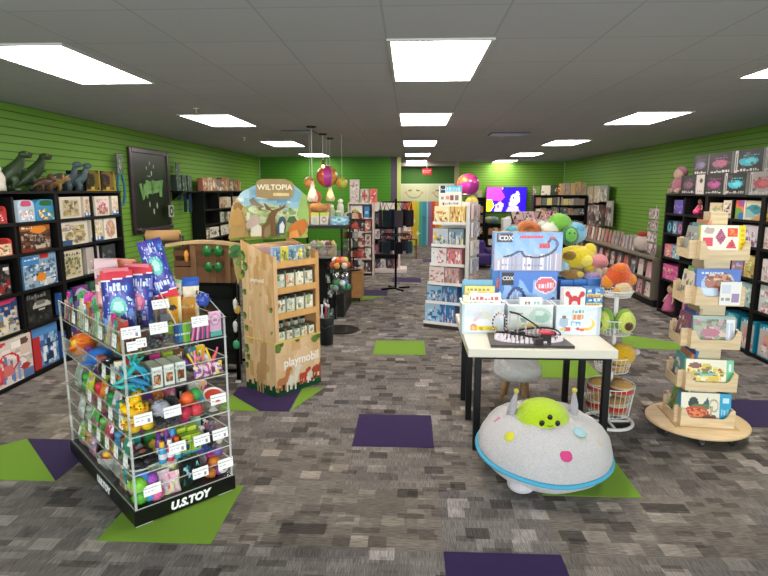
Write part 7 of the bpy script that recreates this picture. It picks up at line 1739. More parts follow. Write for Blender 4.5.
for i, rn, c, cols, nms in rows:
    hs = .225 if i else .262
    z = shz[i] + .019
    x0 = stepx[i] + .01
    # one turned to the left-hand aisle, three in a row facing front
    solo('toy_box', MB('#fff', 'gloss').artbox(.22, .05, hs, A_box(700 + i * 9, 16, 14, cols[0], cols + (c,), 30), c), '%s toy box at left corner of the %s of white tower' % (nms[0], rn), 'toy box', TF.p(x0 + .11, -.08 + .02 * i, z), TA)
    for k in range(4):
        w = .052
        solo('toy_box', MB('#fff', 'gloss').artbox(w - .003, .2, hs, A_box(700 + i * 9 + k + 1, 6, 12, c, cols, 10, sz=.13), c), '%s %s spine box on the %s of white tower' % (ORD[k], nms[1], rn), 'toy box', TF.p(x0 + .225 + w * (k + .5) - .005 * 0, -.07 + .02 * i, z), TA)
sgt = thing('display_sign', 'white product sign with blue header on top of white tower', 'sign', TF.p(.2, .05, 1.439 + .19 + .02), TA + .1)
A = Art(32, 30, '#dcdad2').r(.3, .72, 1, 1, '#5fb0cf').r(.05, .68, .29, 1, '#28364f').w_(.08, .8, .27, .87, '#cfe0ea', 1).w_(.35, .78, .95, .93, '#a9d8e6', 2).r(.1, .38, .22, .5, '#9a8a80').r(.32, .36, .46, .54, '#c98a84').r(.5, .34, .66, .56, '#7a5048').r(.72, .34, .88, .56, '#8a7068').w_(.15, .14, .9, .22, '#8a8680', 4).r(.2, .1, .25, .2, '#555')
part('board', MB('#dcdad2', 'gloss').artbox(.31, .03, .29, A, '#dcdad2'), sgt)
part('foot', MB('#dcdad2', 'gloss').box(-.1, .0, -.0195, .1, .06, -.0005), sgt)
# goods hanging on the right flank
for r in range(6):
    for k in range(2):
        c = (('#d6b8c0', '#c9c4d0', '#e0d8d4', '#b8c0cc', '#d8a8a8', '#c03a7a')[r])
        t = thing('hanging_pack', '%s pack in the %s row down right flank of white tower' % (('front', 'rear')[k], ORD[r]), 'hanging pack', TF.p(tw_w, .06 + .16 * k, 1.5 - .24 * r), TA + PI / 2)
        part('card', MB('#fff', 'gloss').artbox(.13, .03, .19, A_box(760 + r * 2 + k, 8, 10, c, (c, '#e6e0de', '#a88a98', '#8fa0b8'), 16, sz=.12), c, y=-.05), t)
        part('peg', MB('#bbb', 'metal').tube([(0, -.002, .17), (0, -.06, .17)], .004, 5), t)
def beach_ball(label, loc, r, cols, rot=(0, 0, 0), string=None):
    t = thing('beach_ball', label, 'ball', loc); t.rotation_euler = rot
    part('skin', MB('#fff', 'gloss', True).ball(0, 0, 0, r, n=24, m=14, colfn=lambda v, a: cols[int(a / (2 * PI) * len(cols)) % len(cols)]), t)
    part('valve', MB('#e6e0e6', 'gloss', True).ball(0, 0, r, r * .12, r * .12, r * .04, 10, 6), t)
    return t
bb_c = ('#c0308a', '#d8407a', '#e0703a', '#c83a9a', '#a02f8a')
rk2 = thing('ball_rack', 'slim grey floor rack holding rainbow balls behind white tower', 'display rack', (.84, 8.45, 0))
part('pole', MB('#8f8c8a', 'metal').cyl(0, 0, .02, 1.6, .015), rk2); part('foot', MB('#8f8c8a', 'metal').cyl(0, 0, 0, .02, .17, n=20), rk2)
part('hoop', MB('#9f9c9a', 'metal').ring(0, 0, 1.82, .13, .007).tube([(0, 0, 1.6), (.13, 0, 1.82)], .006, 5).tube([(0, 0, 1.6), (-.13, 0, 1.82)], .006, 5).ring(.05, -.1, 1.62, .075, .006).tube([(0, 0, 1.6), (.05, -.025, 1.62)], .006, 5), rk2)
p = AY(462, 185, 8.45); beach_ball('large magenta and orange ball behind the tower sign', (.84, 8.45, 1.955), .165, bb_c, (1.2, .4, 0))
beach_ball('small yellow and green ball below the large magenta ball', (.89, 8.33, 1.70), .095, ('#d8b83a', '#a9b83a', '#e08a3a', '#c9c44a'), (.9, .2, 0))
# ------------------------------------------------------------------ pendant lamps over the counter
for k, (y, drop, lb) in enumerate(((8.5, .96, 'glowing glass teardrop pendant lamp nearest, left of the three'), (9.6, .5, 'pendant lamp hidden by the big ball, middle of the three'), (10.4, .99, 'glowing glass teardrop pendant lamp farthest, right of the three'))):
    t = thing('pendant_lamp', lb, 'pendant lamp', (-1.46, y, ZC))
    part('canopy', MB('#4a3a34', 'metal', True).lathe([(.075, 0), (.07, -.02), (.015, -.03), (0, -.03)], 16), t)
    if k == 1:
        part('cord', MB('#cfc9c0').cyl(0, 0, -.42, -.03, .006), t)
        part('socket', MB('#8a6f4a', 'metal', True).cyl(0, 0, -.5, -.42, .022), t)
        part('bulb', MB('#fff', 'emit:#ffcf90:3').ball(0, 0, -.53, .028), t)
        continue
    part('cord', MB('#cfc9c0').cyl(0, 0, -drop + .2, -.03, .005), t)
    part('socket', MB('#8a6f4a', 'metal', True).cyl(0, 0, -drop + .12, -drop + .2, .018), t)
    part('shade', MB('#d8a868', 'acrylic_edge', True).lathe([(.022, -drop + .16), (.035, -drop + .08), (.075, -drop - .04), (.085, -drop - .09), (.07, -drop - .13), (.068, -drop - .13), (.082, -drop - .09), (.072, -drop - .04), (.032, -drop + .08), (.019, -drop + .16)], 20, cap=False), t)
    part('bulb', MB('#fff', 'emit:#ffb866:5').ball(0, 0, -drop - .01, .04, .04, .06), t)
def hung_ball(label, px, py, Y, r, cols, rot):
    p = AY(px, py, Y)
    t = beach_ball(label, p, r, cols, (0, 0, rot))
    part('string', MB('#d8d4cc').cyl(0, 0, r, ZC - p[2], .003, n=6), t)
hung_ball('large rainbow beach ball hanging between the pendant lamps', 327, 176.5, 9.9, .185, ('#c0408a', '#e0803f', '#8a3f9a', '#d8508a', '#e06a4a', '#b8409a', '#e09a4a', '#a83a8a'), .6)
hung_ball('small green and orange beach ball hanging left of large one', 310, 183, 9.8, .11, ('#a9b83f', '#c9b84a', '#a0c04a', '#d8904a', '#b8c040'), .2)
hung_ball('small orange and lime beach ball hanging right of large one', 342, 183, 9.8, .1, ('#d89a4a', '#a0b84a', '#d8a84a', '#b8c04a', '#e0784a'), .9)
# ------------------------------------------------------------------ black counter under the lamps
CX0, CX1, CY0, CY1 = -1.72, -.98, 8.2, 9.36
ct = thing('counter_unit', 'tall black counter shelf unit under the pendant lamps', 'counter', (0, 0, 0))
part('cabinet', MB('#131313').box(CX0, CY0 + .05, 0, CX1, CY1, .86), ct)
for x in (CX0, CX1 - .03):
    for y in (CY0, CY1 - .04): part('upright', MB('#151515').box(x, y, .861, x + .03, y + .04, 1.329), ct)
part('counter_top', MB('#1b1a1a', 'gloss').box(CX0 - .02, CY0 - .02, 1.33, CX1 + .04, CY1 + .02, 1.375), ct)
part('middle_shelf', MB('#171717').box(CX0, CY0, .861, CX1, CY1, .89), ct)
def ct_item(name, label, cat, px0, py0, px1, py1, Y, z, art, col, d=.15):
    a, b = AY(px0, py1, Y), AY(px1, py0, Y)
    solo(name, MB('#fff', 'gloss').artbox(b[0] - a[0], d, b[2] - a[2], art, col), label, cat, ((a[0] + b[0]) / 2, Y, z), 0)
CT = 1.376
ct_item('gift_bag', 'white gift packs with yellow top on black counter', 'gift bag', 311, 211, 319, 223, 8.4, CT, Art(10, 14, '#d0cbb0').r(0, .7, 1, 1, '#d3cf3f').r(.2, .1, .7, .6, '#a9b8b0'), '#cfcaae')
ct_item('gift_bag', 'white and green gift pack right of yellow topped one', 'gift bag', 320, 211, 328, 223, 8.4, CT, Art(10, 14, '#d3cec0').r(0, .74, 1, 1, '#b9cf4a').e(.5, .4, .3, .24, '#a86a80').e(.5, .4, .18, .14, '#d3cec0'), '#cbc6b6')
solo('plush_toy', MB('#d9974a', 'plush', True).ball(0, 0, .07, .13, .09, .07, 16, 10, fn=lambda d: 1 + .1 * math.sin(8 * d[0])), 'orange yellow soft toy lying over the gift packs', 'plush toy', (AY(318, 206, 8.5)[0], 8.46, CT + .18), 0)
solo('plush_toy', MB('#c9683a', 'plush', True).ball(0, 0, .1, .09, .07, .1, 16, 10), 'rust orange soft toy below left pendant lamp', 'plush toy', (AY(315, 200, 8.55)[0], 8.62, CT + .3), 0)
solo('gift_bag', MB('#b88a5a', 'carton').box(-.14, 0, 0, .18, .3, .3), 'brown carton behind the gift packs on counter', 'carton', (AY(318, 206, 8.6)[0], 8.56, CT), 0)
for k, (px, py, c, nm) in enumerate(((333, 208, '#9fae8a', 'sage'), (338, 214, '#6a9a5a', 'green'), (333, 216, '#b8c0a0', 'pale green'), (339, 203, '#c3c4b4', 'cream'))):
    p = AY(px, py, 8.9)
    h = max(.12, p[2] + .06 - CT)
    b = thing('glass_jar', '%s topped glass jar on the black counter' % nm, 'jar', (p[0] + .0, 8.7 + .13 * k, CT))
    part('jar', MB(c, 'gloss', True).lathe([(.04, 0), (.055, .02), (.055, h * .7), (.035, h * .82)], 14), b); part('lid', MB('#e0dccc', 'gloss', True).lathe([(.04, h * .82), (.042, h * .95), (.01, h)], 14), b)
solo('toy_box', MB('#fff', 'gloss').artbox(.26, .15, .12, Art(12, 8, '#6fa8c0').e(.5, .6, .4, .3, '#b8d8e0').s_(6, ('#e0e8e6', '#4a88a8'), seed=2), '#6aa0b8'), 'sky blue domed toy box at counter edge', 'toy box', (AY(340, 218, 8.45)[0], 8.35, CT), 0)
# wire basket of soft toys hung on the counter front
bk_ = thing('wire_basket', 'grey wire basket of small soft toys before black counter', 'wire basket', (-1.42, 7.86, .95))
part('wire_grid', wire_basket(MB('#b8b4b4', 'paint'), 0, 0, .0, .36, .26, .16, .03), bk_)
part('bracket', MB('#222', 'metal').box(.02, .262, .0, .34, .33, .02).box(.02, .262, -.95, .05, .30, -.001).box(.31, .262, -.95, .34, .30, -.001), bk_)
part('base_panel', MB('#a8a4a4').box(.002, .002, .003, .358, .258, .007), bk_)
g = random.Random(5)
for k in range(14):
    c, nm = (('#b8b0a8', 'grey'), ('#a8506a', 'crimson'), ('#8fae6a', 'green'), ('#d8c8b0', 'cream'), ('#c9889a', 'pink'), ('#7a5a4a', 'brown'), ('#d9c06a', 'yellow'))[k % 7]
    solo('plush_toy', MB(c, 'plush', True).ball(0, 0, 0, .055, .05, .06, 12, 8, fn=lambda d: 1 + .12 * math.sin(5 * d[0] + k)), '%s %s small soft toy in the wire basket' % (('lower', 'upper')[k // 7], nm), 'plush toy', (-1.37 + .045 * (k % 7) , 7.92 + .06 * (k % 3), 1.015 + .1 * (k // 7)), 0)
# acrylic bin stand of small balls, bucket, bottles beside it
gs = thing('ball_stand', 'clear tube stand of bouncy balls on round dark base', 'display stand', (-.93, 7.45, 0))
part('base_disc', MB('#23201f', 'gloss').cyl(0, 0, 0, .02, .24, n=28), gs)
part('tube', MB('#cfd6d4', 'acrylic').cyl(0, 0, .021, .50, .075, n=18), gs)
for z, r, nm in ((.50, .17, 'lower'), (.80, .18, 'upper')):
    part('bowl', MB('#cfd6d4', 'acrylic').lathe([(.05, z), (r, z + .06), (r, z + .13), (r - .006, z + .13), (r - .006, z + .06), (.05, z + .008)], 22, cap=True), gs)
part('tube', MB('#cfd6d4', 'acrylic').cyl(0, 0, .51, .80, .05, n=16), gs)
ballc = (('#3f8a5a', 'green'), ('#d8d8d4', 'white'), ('#4a8ab0', 'blue'), ('#6fae6a', 'light green'), ('#8a8a90', 'grey'), ('#2f6a4a', 'dark green'))
ballu = (('#d9683f', 'orange'), ('#e08a6a', 'peach'), ('#b8c83f', 'lime'), ('#c94f3a', 'red'), ('#e0a04a', 'amber'), ('#d8d0c4', 'cream'))
for lvl, (z, pal_) in enumerate(((.595, ballc), (.895, ballu))):
    for k in range(12):
        q = k * PI / 3 + .2 * lvl; r = .1 if k < 6 else .07; c, nm = pal_[(k + (k // 6) * 2) % 6]
        solo('bouncy_ball', MB(c, 'rubber', True).ball(0, 0, 0, .042, n=12, m=8), '%s bouncy ball in the %s bowl, %s' % (nm, ('lower', 'upper')[lvl], 'below' if k < 6 else 'heaped on top'), 'toy ball', (-.93 + r * math.cos(q), 7.45 + r * math.sin(q), z + .065 * (k // 6)))
for k in range(6):
    q = k * 1.05; c = ('#c9c9ce', '#8a8a94', '#d8d4d0', '#6f7f8a', '#b0b4b8', '#9a8f98')[k]
    solo('keyring_toy', MB(c, 'mirror', True).ball(0, 0, 0, .03, .02, .045, 10, 8), '%s shiny keyring toy hanging between the two bowls' % ('silver', 'steel', 'pearl', 'blue grey', 'pewter', 'mauve grey')[k], 'keyring', (-.93 + .085 * math.cos(q), 7.45 + .085 * math.sin(q), .745))
bu = thing('metal_bucket', 'grey metal bucket of bottles on floor beside cardboard display', 'bucket', (-1.03, 6.75, 0))
part('pail', MB('#5c6468', 'metal', True).lathe([(.085, 0), (.105, .34), (.112, .345), (.105, .35), (.1, .34), (.08, .01), (0, .01)], 22), bu)
part('handle', MB('#7a8084', 'metal').tube([(-.108, 0, .33), (-.09, -.06, .25), (0, -.115, .22), (.09, -.06, .25), (.108, 0, .33)], .004, 5), bu)
for k, (x, y, c, nm) in enumerate(((-.04, -.03, '#d0d0d4', 'silver'), (.04, -.02, '#4a6a54', 'green'), (.0, .04, '#b0455a', 'red'))):
    b = thing('toy_bottle', '%s toy bottle standing in the grey bucket' % nm, 'toy bottle', (-1.03 + x, 6.75 + y, .012))
    part('body', MB(c, 'gloss', True).lathe([(.03, 0), (.032, .3), (.012, .4), (.012, .46)], 12), b); part('cap', MB('#e0e0e0').cyl(0, 0, .46, .49, .014), b)
for k in range(6):
    px, py = ((326, 285), (328, 300), (330, 320), (324, 310), (331, 275), (333, 297))[k]; Y = 8.0
    p = AY(px, py, Y)
    t = thing('hanging_toy', '%s shiny trinket pack hanging on the black cabinet front' % ORD[k], 'hanging toy', (p[0], CY0 + .05, p[2]))
    part('card', MB('#fff', 'gloss').artbox(.07, .012, .14, A_box(800 + k, 8, 12, '#35353a', ('#c8c8cc', '#8a8a94', '#6f9a7a', '#d8d8da'), 14, sz=.14), '#3a3a3e', y=-.06), t); part('peg', MB('#777', 'metal').tube([(0, -.001, .12), (0, -.07, .12)], .003, 5), t)
# ------------------------------------------------------------------ wooden cart and hat spinner
wc = thing('wooden_cart', 'orange wood box cart on black casters by the aisle', 'cart', (-1.15, 9.42, 0))
part('box', MB('#b5824a', 'wood').box(0, 0, .07, .34, .42, .5), wc); part('top_rim', MB('#a8763f', 'wood').box(-.008, -.008, .5, .348, .428, .52), wc)
for x in (.05, .29):
    for y in (.05, .37): part('caster', MB('#1a1a1a', 'rubber').at(x, y, .033, 0, 0, PI / 2).cyl(0, 0, -.014, .014, .033, n=14).at().box(x - .01, y - .012, .05, x + .01, y + .012, .0695), wc)
hs = thing('hat_spinner', 'tall black spinner of rolled goods standing on wooden cart', 'display stand', (-.97, 9.63, .52))
part('pole', MB('#222', 'metal').cyl(0, 0, 0, 1.0, .014), hs); part('foot', MB('#222', 'metal').cyl(0, 0, 0, .015, .12, n=18), hs)
for r in range(6):
    part('ring_shelf', MB('#2a2829', 'metal').ring(0, 0, .08 + .16 * r, .15, .006, 24, 5).tube([(-.15, 0, .08 + .16 * r), (.15, 0, .08 + .16 * r)], .005, 5).tube([(0, -.15, .08 + .16 * r), (0, .15, .08 + .16 * r)], .005, 5), hs)
    for k in range(4):
        q = -PI / 2 + (k - 1.5) * .75; c, nm = (('#8a3f3a', 'maroon'), ('#d0c4b4', 'cream'), ('#b8544a', 'brick red'), ('#4a5a50', 'dark green'), ('#3a3436', 'black'), ('#c9a890', 'tan'), ('#9aa098', 'grey'))[(r * 3 + k * 2) % 7]
        solo('toy_hat', MB(c, 'fabric', True).lathe([(.1, 0), (.095, .012), (.065, .02), (.06, .085), (.0, .105)], 14), '%s little hat, %s from left in row %s of the hat spinner' % (nm, ORD[k], ORD[r]), 'toy hat', (-.97 + .1 * math.cos(q), 9.63 + .1 * math.sin(q), .52 + .0865 + .16 * r), q)
# ------------------------------------------------------------------ white shelf units and black spinner at the end of the aisle
W2 = thing('white_shelf', 'white shelf tower with boxes behind the hat spinner', 'shelf unit', (-1.36, 12.4, 0))
SWD = '#cdbcb4'
for x in (0, .53): part('side_panel', MB(SWD, 'paint').box(x, 0, 0, x + .03, .4, 1.58), W2)
part('back_panel', MB('#b9a8a0').box(.031, .38, .05, .529, .4, 1.57), W2)
wz = [.06, .36, .66, .96, 1.26, 1.58]
for z in wz: part('shelf', MB(SWD, 'paint').box(.031 if z < 1.58 else 0, 0, z, .529 if z < 1.58 else .56, .379 if z < 1.58 else .4, z + .025), W2)
solo('toy_box', MB('#fff', 'gloss').artbox(.27, .2, .26, Art(16, 14, '#dcd9cf').e(.4, .4, .3, .3, '#c9a03a').e(.55, .3, .3, .24, '#5fa04a').r(.1, .05, .9, .2, '#3a78b0').r(0, .85, 1, 1, '#e6e3da'), '#d8d4c8'), 'white box with rainbow picture on white shelf tower', 'toy box', (-1.18, 12.45, 1.286), 0)
solo('toy_box', MB('#fff', 'gloss').artbox(.12, .2, .25, Art(8, 12, '#2f78b0').w_(.2, .3, .8, .6, '#b8d8ec', 2), '#2a6a9f'), 'blue box beside rainbow box on white shelf tower', 'toy box', (-.95, 12.45, 1.286), 0)
pal3 = (('#8a3f3f', 'maroon'), ('#c9b8ac', 'beige'), ('#3f3538', 'black'), ('#b86a5f', 'brick'), ('#d8d0c8', 'white'))
for si in range(4):
    for k in range(3):
        c, nm = pal3[(si * 2 + k) % 5]
        solo('toy_box', MB('#fff', 'gloss').artbox(.135, .18, .2 + .02 * (k % 3), A_box(830 + si * 5 + k, 8, 10, c, (c, '#d8cfc8', '#7a4a48', '#5a5458'), 14, sz=.12), c), '%s box, %s on %s shelf of white shelf tower' % (nm, ORD[k], ('lowest', 'second', 'third', 'fourth')[si]), 'toy box', (-1.235 + .155 * k, 12.43, wz[si] + .026), 0)
for k, (x, w, h, c, nm) in enumerate(((-1.28, .2, .26, '#b9aaa6', 'lower pale printed'), (-1.28, .2, .24, '#c3b5ae', 'upper pale printed'), (-1.06, .18, .3, '#a89c90', 'red and cream patterned'), (-.87, .16, .3, '#c05048', 'red flower'))):
    A = A_box(860 + k, 12, 12, c, ('#d8cfc8', '#8a7a74', c, '#b8443f' if k > 1 else '#a8948c'), 26)
    if k > 1: A.r(.42, .2, .58, .9, '#b0382f').r(.2, .45, .8, .62, '#b0382f')
    solo('toy_box', MB('#fff', 'gloss').artbox(w, .16, h, A, c), '%s box on top of white shelf tower' % nm, 'toy box', (x + .06, 12.46, 1.606 + (.261 if k == 1 else 0)), 0)
W3 = thing('white_shelf', 'narrow white display panel on white plinth behind black spinner', 'shelf unit', (-.93, 13.0, 0))
part('plinth', MB('#d8ccc8', 'paint').box(-.08, -.1, 0, .86, .5, .08), W3)
part('left_panel', MB('#d8c9c6', 'paint').box(0, 0, .081, .1, .4, 1.4), W3); part('right_panel', MB('#d8c9c6', 'paint').box(.66, 0, .081, .7, .4, 1.4), W3)
part('header', MB('#d9cfca', 'paint').box(0, -.005, 1.401, .62, .4, 1.6), W3); part('back_panel', MB('#241f22').box(.101, .36, .081, .659, .39, 1.39), W3)
for z in (.4, .75, 1.1): part('shelf', MB('#2a2527').box(.101, .02, z, .659, .359, z + .02), W3)
for si, z in enumerate((.082, .421, .771, 1.121)):
    for k in range(4):
        c, nm = (('#20303c', 'navy'), ('#7a4450', 'plum'), ('#cfc8c4', 'white'), ('#2a4a50', 'dark teal'), ('#3a3438', 'charcoal'))[(si + k * 2) % 5]
        solo('toy_box', MB('#fff', 'gloss').artbox(.12, .12, .22, A_box(880 + si * 4 + k, 6, 10, c, (c, '#8a8a90', '#a05060'), 8, sz=.14), c), '%s pack, %s on %s level of narrow white panel' % (nm, ORD[k], ORD[si]), 'toy box', (-.93 + .165 + .14 * k, 13.06, z), 0)
bsn = thing('accessory_spinner', 'black floor spinner of hanging bags on cross base', 'display stand', (-.27, 10.75, 0))
for q in range(4): part('foot', MB('#161616', 'metal').at(rz=q * PI / 2 + .5).box(0, -.02, 0, .3, .02, .035), bsn)
part('pole', MB('#161616', 'metal').cyl(0, 0, .036, 1.72, .022), bsn)
for z in (1.66, 1.05): part('arm_ring', MB('#1a1a1a', 'metal').ring(0, 0, z, .3, .01, 28, 6).tube([(-.3, 0, z), (.3, 0, z)], .008, 5).tube([(0, -.3, z), (0, .3, z)], .008, 5), bsn)
for lvl, zt in enumerate((1.62, 1.01)):
    for k in range(8):
        q = 2 * PI * k / 8 + .2; c, nm = (('#20303a', 'slate blue'), ('#181a20', 'black'), ('#24384a', 'navy'), ('#6fae4a', 'lime green'), ('#3a2a34', 'plum'), ('#1f2a30', 'dark teal'), ('#4a4048', 'grey'), ('#26222a', 'charcoal'))[(k + lvl * 3) % 8]
        h = .42 if lvl == 0 else .3
        t = thing('hanging_bag', '%s bag on the %s ring of black floor spinner' % (nm, ('upper', 'lower')[lvl]), 'hanging bag', (-.27 + .3 * math.cos(q), 10.75 + .3 * math.sin(q), zt - h), q + PI / 2)
        part('pouch', MB(c, 'fabric').rbox(-.08, -.03, 0, .08, .03, h * .75, .015), t); part('strap', MB('#15151a', 'fabric').tube([(-.06, 0, h * .75), (0, 0, h + .03), (.06, 0, h * .75)], .006, 5), t)
st2 = thing('side_table', 'small brown slatted table before the rainbow doors', 'side table', (-.3, 15.6, 0))
part('table_top', MB('#8a5a3a', 'wood').box(0, 0, .52, .5, .4, .56), st2)
for x in (0, .45):
    for y in (0, .35): part('leg', MB('#7a5034', 'wood').box(x, y, 0, x + .05, y + .05, .52), st2)
part('lower_shelf', MB('#8a5f40', 'wood').box(.051, .02, .25, .449, .38, .27), st2)
solo('toy_box', MB('#fff', 'gloss').artbox(.3, .2, .2, A_box(899, 8, 8, '#a8785a', ('#c9a080', '#7a4a3a')), '#9a6a4a'), 'tan box on the small brown table', 'toy box', (-.08, 15.7, .561))
solo('toy_box', MB('#fff', 'gloss').artbox(.2, .2, .34, A_box(898, 8, 8, '#d8cfc4', ('#e8e0d8', '#b8a89a')), '#cfc4b8'), 'cream box on tan box of small brown table', 'toy box', (-.08, 15.7, .762))

# ------------------------------------------------------------------ far right: television, black shelving, purple chair, tray of books
p0, p1 = AY(487, 187.5, YB - .14), AY(525.5, 211.5, YB - .14)
tv = thing('television', 'wall mounted television showing magenta and blue cartoon colours', 'television', ((p0[0] + p1[0]) / 2, YB - .14, p1[2]))
tw2, thh = p1[0] - p0[0], p0[2] - p1[2]
A = Art(44, 26, '#2a14d8')
A.poly([(0, 1), (.4, 1), (.36, .9), (.46, .6), (.36, .42), (.1, .5), (0, .5)], '#d838d0').poly([(0, .0), (0, .5), (.12, .5), (.2, .25), (.12, .02)], '#dcd820').poly([(.2, .0), (.24, .3), (.36, .42), (.44, .3), (.38, 0)], '#c9a9ee').poly([(.5, .0), (.56, .2), (.8, .25), (.84, .0)], '#b9a0e0')
A.e(.72, .5, .12, .24, '#cfc4f0').e(.78, .72, .05, .12, '#d8cff5').e(.66, .3, .1, .14, '#b8a0e6').e(.68, .56, .02, .05, '#3a2a8a').poly([(.38, 1), (.42, 1), (.4, .9)], '#e8b878').e(.3, .2, .03, .06, '#5a3a9a')
part('screen', MB('#fff', 'screen').art(A, (-tw2 / 2, -.003, 0), (tw2, 0, 0), (0, 0, thh)), tv)
part('bezel', MB('#121214', 'gloss').box(-tw2 / 2 - .02, 0, -.025, tw2 / 2 + .02, .045, thh + .02), tv)
part('wall_mount', MB('#222', 'metal').box(-.2, .046, thh * .3, .2, .139, thh * .7), tv)
bookn = [0]
def rows_of_books(fr, x0, x1, z, hs, n, pal_, place, seed, dep=.12, name='picture_book', cat='book'):
    g = random.Random(seed); wd = (x1 - x0) / n
    for k in range(n):
        c = pal_[g.randrange(len(pal_))]; h = hs * g.uniform(.75, 1)
        solo(name, MB('#fff', 'gloss').artbox(wd * .9, dep, h, A_box(seed * 13 + k, 5, 7, c, (c, pal_[g.randrange(len(pal_))]), 7, sz=.15), c), '%s item from the left on %s' % (ORD[k], place), cat, fr.p(x0 + wd * (k + .5), .03, z), fr.rz, place)
greys = ('#b8b0a4', '#8a8478', '#cfc8bc', '#5f6a6a', '#a8785a', '#d8c87a', '#6f5a50')
B1 = Fr(1.85, 18.9); bz = [.08, .45, .8, 1.15, 1.5, 1.82]
bookcase('narrow black bookshelf left of the television', B1, 0, (.62,), bz[:-1] + [1.62], .4)
for i, z in enumerate((.45, .8, 1.15)): rows_of_books(B1, .06, .56, z, .27, 4, greys, 'the %s shelf of narrow black bookshelf' % ORD[i], 40 + i)
rows_of_books(B1, .04, .5, 1.647, .3, 3, ('#a9b08a', '#b8a078', '#8f9a80'), 'the top of narrow black bookshelf', 44)
B2 = Fr(2.52, 18.85)
bookcase('low black bookshelf under the television', B2, 0, (.7, .7), [.08, .42, .76], .42)
for i, z in enumerate((.08, .42)): rows_of_books(B2, .06, 1.34, z, .26, 8, greys, 'the %s shelf of the low black bookshelf' % ('lower', 'upper')[i], 47 + i)
for k, (px, c, nm) in enumerate(((489, '#9aa07a', 'khaki'), (494, '#6f8a8a', 'grey green'), (509, '#d8d4c0', 'white'))):
    p = AY(px, 222, 18.95); solo('plush_toy', MB(c, 'plush', True).ball(0, 0, .12, .16, .12, .12, 12, 8), '%s soft toy on low bookshelf under television' % nm, 'plush toy', (p[0], 19.0, .786))
B3 = Fr(3.42, 16.0)
b3z = [.08, .45, .85, 1.2, 1.47, 1.72]
bookcase('black bookshelf standing out from right wall at the back', B3, 0, (.72, .72), b3z, .35)
for i, z in enumerate(b3z[1:5]): rows_of_books(B3, .06, 1.4, z, .22, 9, greys, 'the %s shelf of the back right bookshelf' % ORD[i], 50 + i)
rows_of_books(B3, .7, 1.42, 1.746, .36, 5, ('#b89a78', '#9a8a80', '#c9a878', '#8f8f94'), 'the top right of back right bookshelf', 56)
for k, (px, c, nm) in enumerate(((532, '#5f7a3f', 'green'), (539, '#d2cdb8', 'cream'), (553, '#b5622e', 'orange'), (546, '#3f4a3a', 'dark green'))):
    p = AY(px, 190, 16.1); solo('toy_box', MB('#fff', 'gloss').artbox(.2 if k != 1 else .28, .15, .26, A_box(905 + k, 8, 8, c, (c, '#d8d0b8', '#6a5a48'), 10), c), '%s packet on the top left of back right bookshelf' % nm, 'toy box', (3.5 + .19 * (0, 1.15, 3.3, 2.35)[k] + .02, 16.05, 1.746))
solo('end_cabinet', MB('#141416').box(0, 0, 0, .225, .3, 1.72), 'plain black end cabinet between back bookshelf and right wall', 'cabinet', (4.87, 16.0, 0))
# purple armchair
pc = thing('armchair', 'low purple child armchair before the black bookshelf', 'armchair', (1.5, 13.9, 0), .35)
PU = '#46346f'
part('seat', MB(PU, 'fabric').rbox(.02, -.3, .08, .52, .25, .32, .04), pc); part('backrest', MB('#503b7e', 'fabric').at(rx=-.15).rbox(.0, .16, .1, .54, .34, .68, .06).at(), pc)
for x in (-.08, .50): part('armrest', MB(PU, 'fabric').rbox(x, -.3, .06, x + .12, .3, .46, .04), pc)
for x in (0, .46):
    for y in (-.25, .2): part('foot', MB('#2a2030').box(x, y, 0, x + .06, y + .06, .08), pc)
# sloping tray of book packs in the middle distance
tr_ = thing('display_tray', 'dark sloping tray stand of pink and black packs', 'display stand', (1.75, 9.6, 0))
for x in (.03, .72):
    for y in (.05, .4): part('leg', MB('#1a1819', 'metal').box(x, y, 0, x + .035, y + .035, 1.2), tr_)
part('tray', MB('#201c1e').prism([(.0, 1.2), (0, 1.23), (.5, 1.5), (.5, 1.47)], .82, 'x'), tr_)
part('front_lip', MB('#2a2426').box(0, -.02, 1.19, .82, -.001, 1.29), tr_)
slope = math.atan2(.27, .5)
for r in range(2):
    for k in range(4):
        c, nm = (('#d08a94', 'pink'), ('#d8c4b4', 'cream'), ('#d9b8bc', 'pale pink'), ('#c9a090', 'peach'))[(k + r) % 4]
        A = Art(12, 12, c).poly([(0, 0), (.5, 1), (.7, 1), (.2, 0)], '#2a2426').s_(10, (c, '#efe0dc', '#b87a80', '#3a3034'), 0, 0, 1, 1, .09, k + 4 * r)
        solo('magnet_book', MB('#fff', 'gloss').artbox(.185, .015, .24, A, c), '%s printed pack, %s in %s row of sloping tray' % (nm, ORD[k], ('front', 'rear')[r]), 'toy pack', (1.75 + .11 + .198 * k, 9.62 + .24 * r, 1.245 + .13 * r), 0, None, -(PI / 2 - slope - .12) if False else -.95)
for k, (px, c, nm) in enumerate(((507, '#c9c4c4', 'pale grey'), (514, '#b8a8a4', 'beige grey'))):
    p = AY(px, 225, 9.4); 
    t = thing('carton_stack', '%s tall carton left of the sloping tray' % nm, 'carton', (p[0], 9.4, 0))
    part('carton', MB('#fff', 'gloss').artbox(.13, .2, 1.42 - .1 * k, A_box(930 + k, 8, 40, c, (c, '#dcd8d6', '#9a8f8f', '#8a4a58'), 40, sz=.08), c), t)
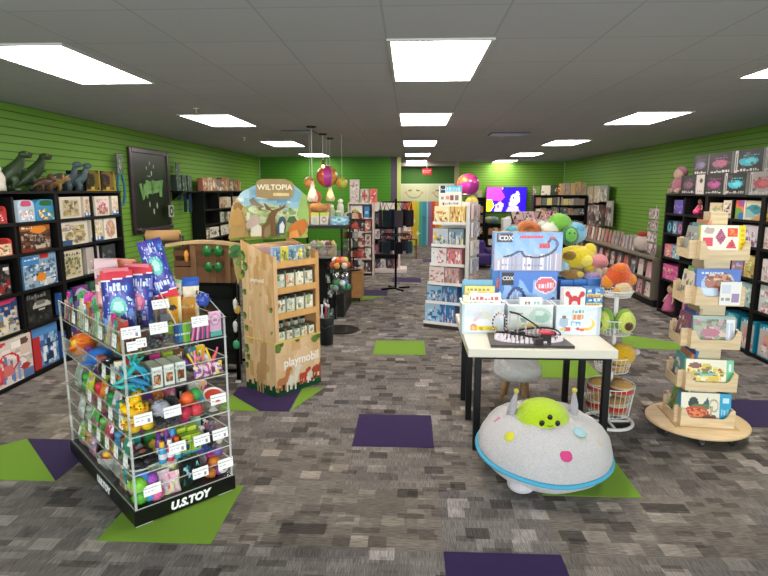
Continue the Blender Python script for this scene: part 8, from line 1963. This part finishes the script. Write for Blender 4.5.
# ------------------------------------------------------------------ daylight and render settings
w = bpy.data.worlds.new('world'); SC.world = w; w.use_nodes = True
bg = w.node_tree.nodes['Background']; bg.inputs['Color'].default_value = (.80, .90, 1.0, 1); bg.inputs['Strength'].default_value = 1.0
def area(name, loc, rot, sx, sy, power, col):
    l = bpy.data.lights.new(name, 'AREA'); l.shape = 'RECTANGLE'; l.size = sx; l.size_y = sy; l.energy = power; l.color = col
    o = link(bpy.data.objects.new(name, l)); o.location = loc; o.rotation_euler = rot; return o
# sky light through the shop windows behind the photographer
area('window_daylight', ((XL + XR) / 2, YF - .3, 1.5), (PI / 2, 0, 0), 9.0, 2.1, 400, (.93, .97, 1.0))
vs = SC.view_settings; vs.view_transform = 'Standard'; vs.look = 'None'; vs.gamma = 1.0; vs.exposure = 0.6; vs.use_curve_mapping = False
SC.cycles.use_denoising = True
SC.cycles.transparent_max_bounces = 24
SC.cycles.max_bounces = 7; SC.cycles.diffuse_bounces = 4; SC.cycles.glossy_bounces = 3
SC.cycles.sample_clamp_indirect = 6
SC.cycles.use_adaptive_sampling = True

# ------------------------------------------------------------------ repeats that stand together share a group
def zone(p):
    x, y = p.x, p.y
    near = lambda a, b, r: math.hypot(x - a, y - b) < r
    if x < -3.2: return 'on the left bookcases' if y < 8.5 else 'along the left wall'
    if near(SPX, SPY, .26): return 'on the white wire spinner'
    if near(KX, KY, .45): return 'on the wooden book tower'
    if .3 < x < 1.75 and 3.7 < y < 5.05: return 'on the white table'
    if x < -1.0 and 2.7 < y < 4.6: return 'in the clear toy display'
    if -2.4 < x < -.8 and 4.6 <= y < 6: return 'on the tan display and black rack'
    if near(.4, 7.8, .6): return 'on the white toy tower'
    if x > 3.4: return 'on the right bookcases' if y < 9 else 'on and above the grey gondola' if y < 14.5 else 'at the back right'
    if x < -.6 and y < 10.3: return 'around the black counter'
    return 'at the far end of the shop'
fam = {}
for o in COL.objects:
    if o.parent is None and 'category' in o and 'group' not in o: fam.setdefault((o.name.split('.')[0], zone(o.location)), []).append(o)
for (nm, zn), os_ in fam.items():
    if len(os_) > 1 and nm not in ('carpet_tile',):
        w1 = nm.replace('_', ' '); w1 = w1[:-1] + 'ies' if w1.endswith('y') and w1[-2] not in 'aeo' else w1 + ('es' if w1[-1] in 'sx' or w1.endswith(('ch', 'sh')) else 's')
        for o in os_: o['group'] = w1 + ' ' + zn
for o in COL.objects:
    if o.parent is None and o.name.startswith('carpet_tile'): o['group'] = 'coloured carpet tiles let into the floor'
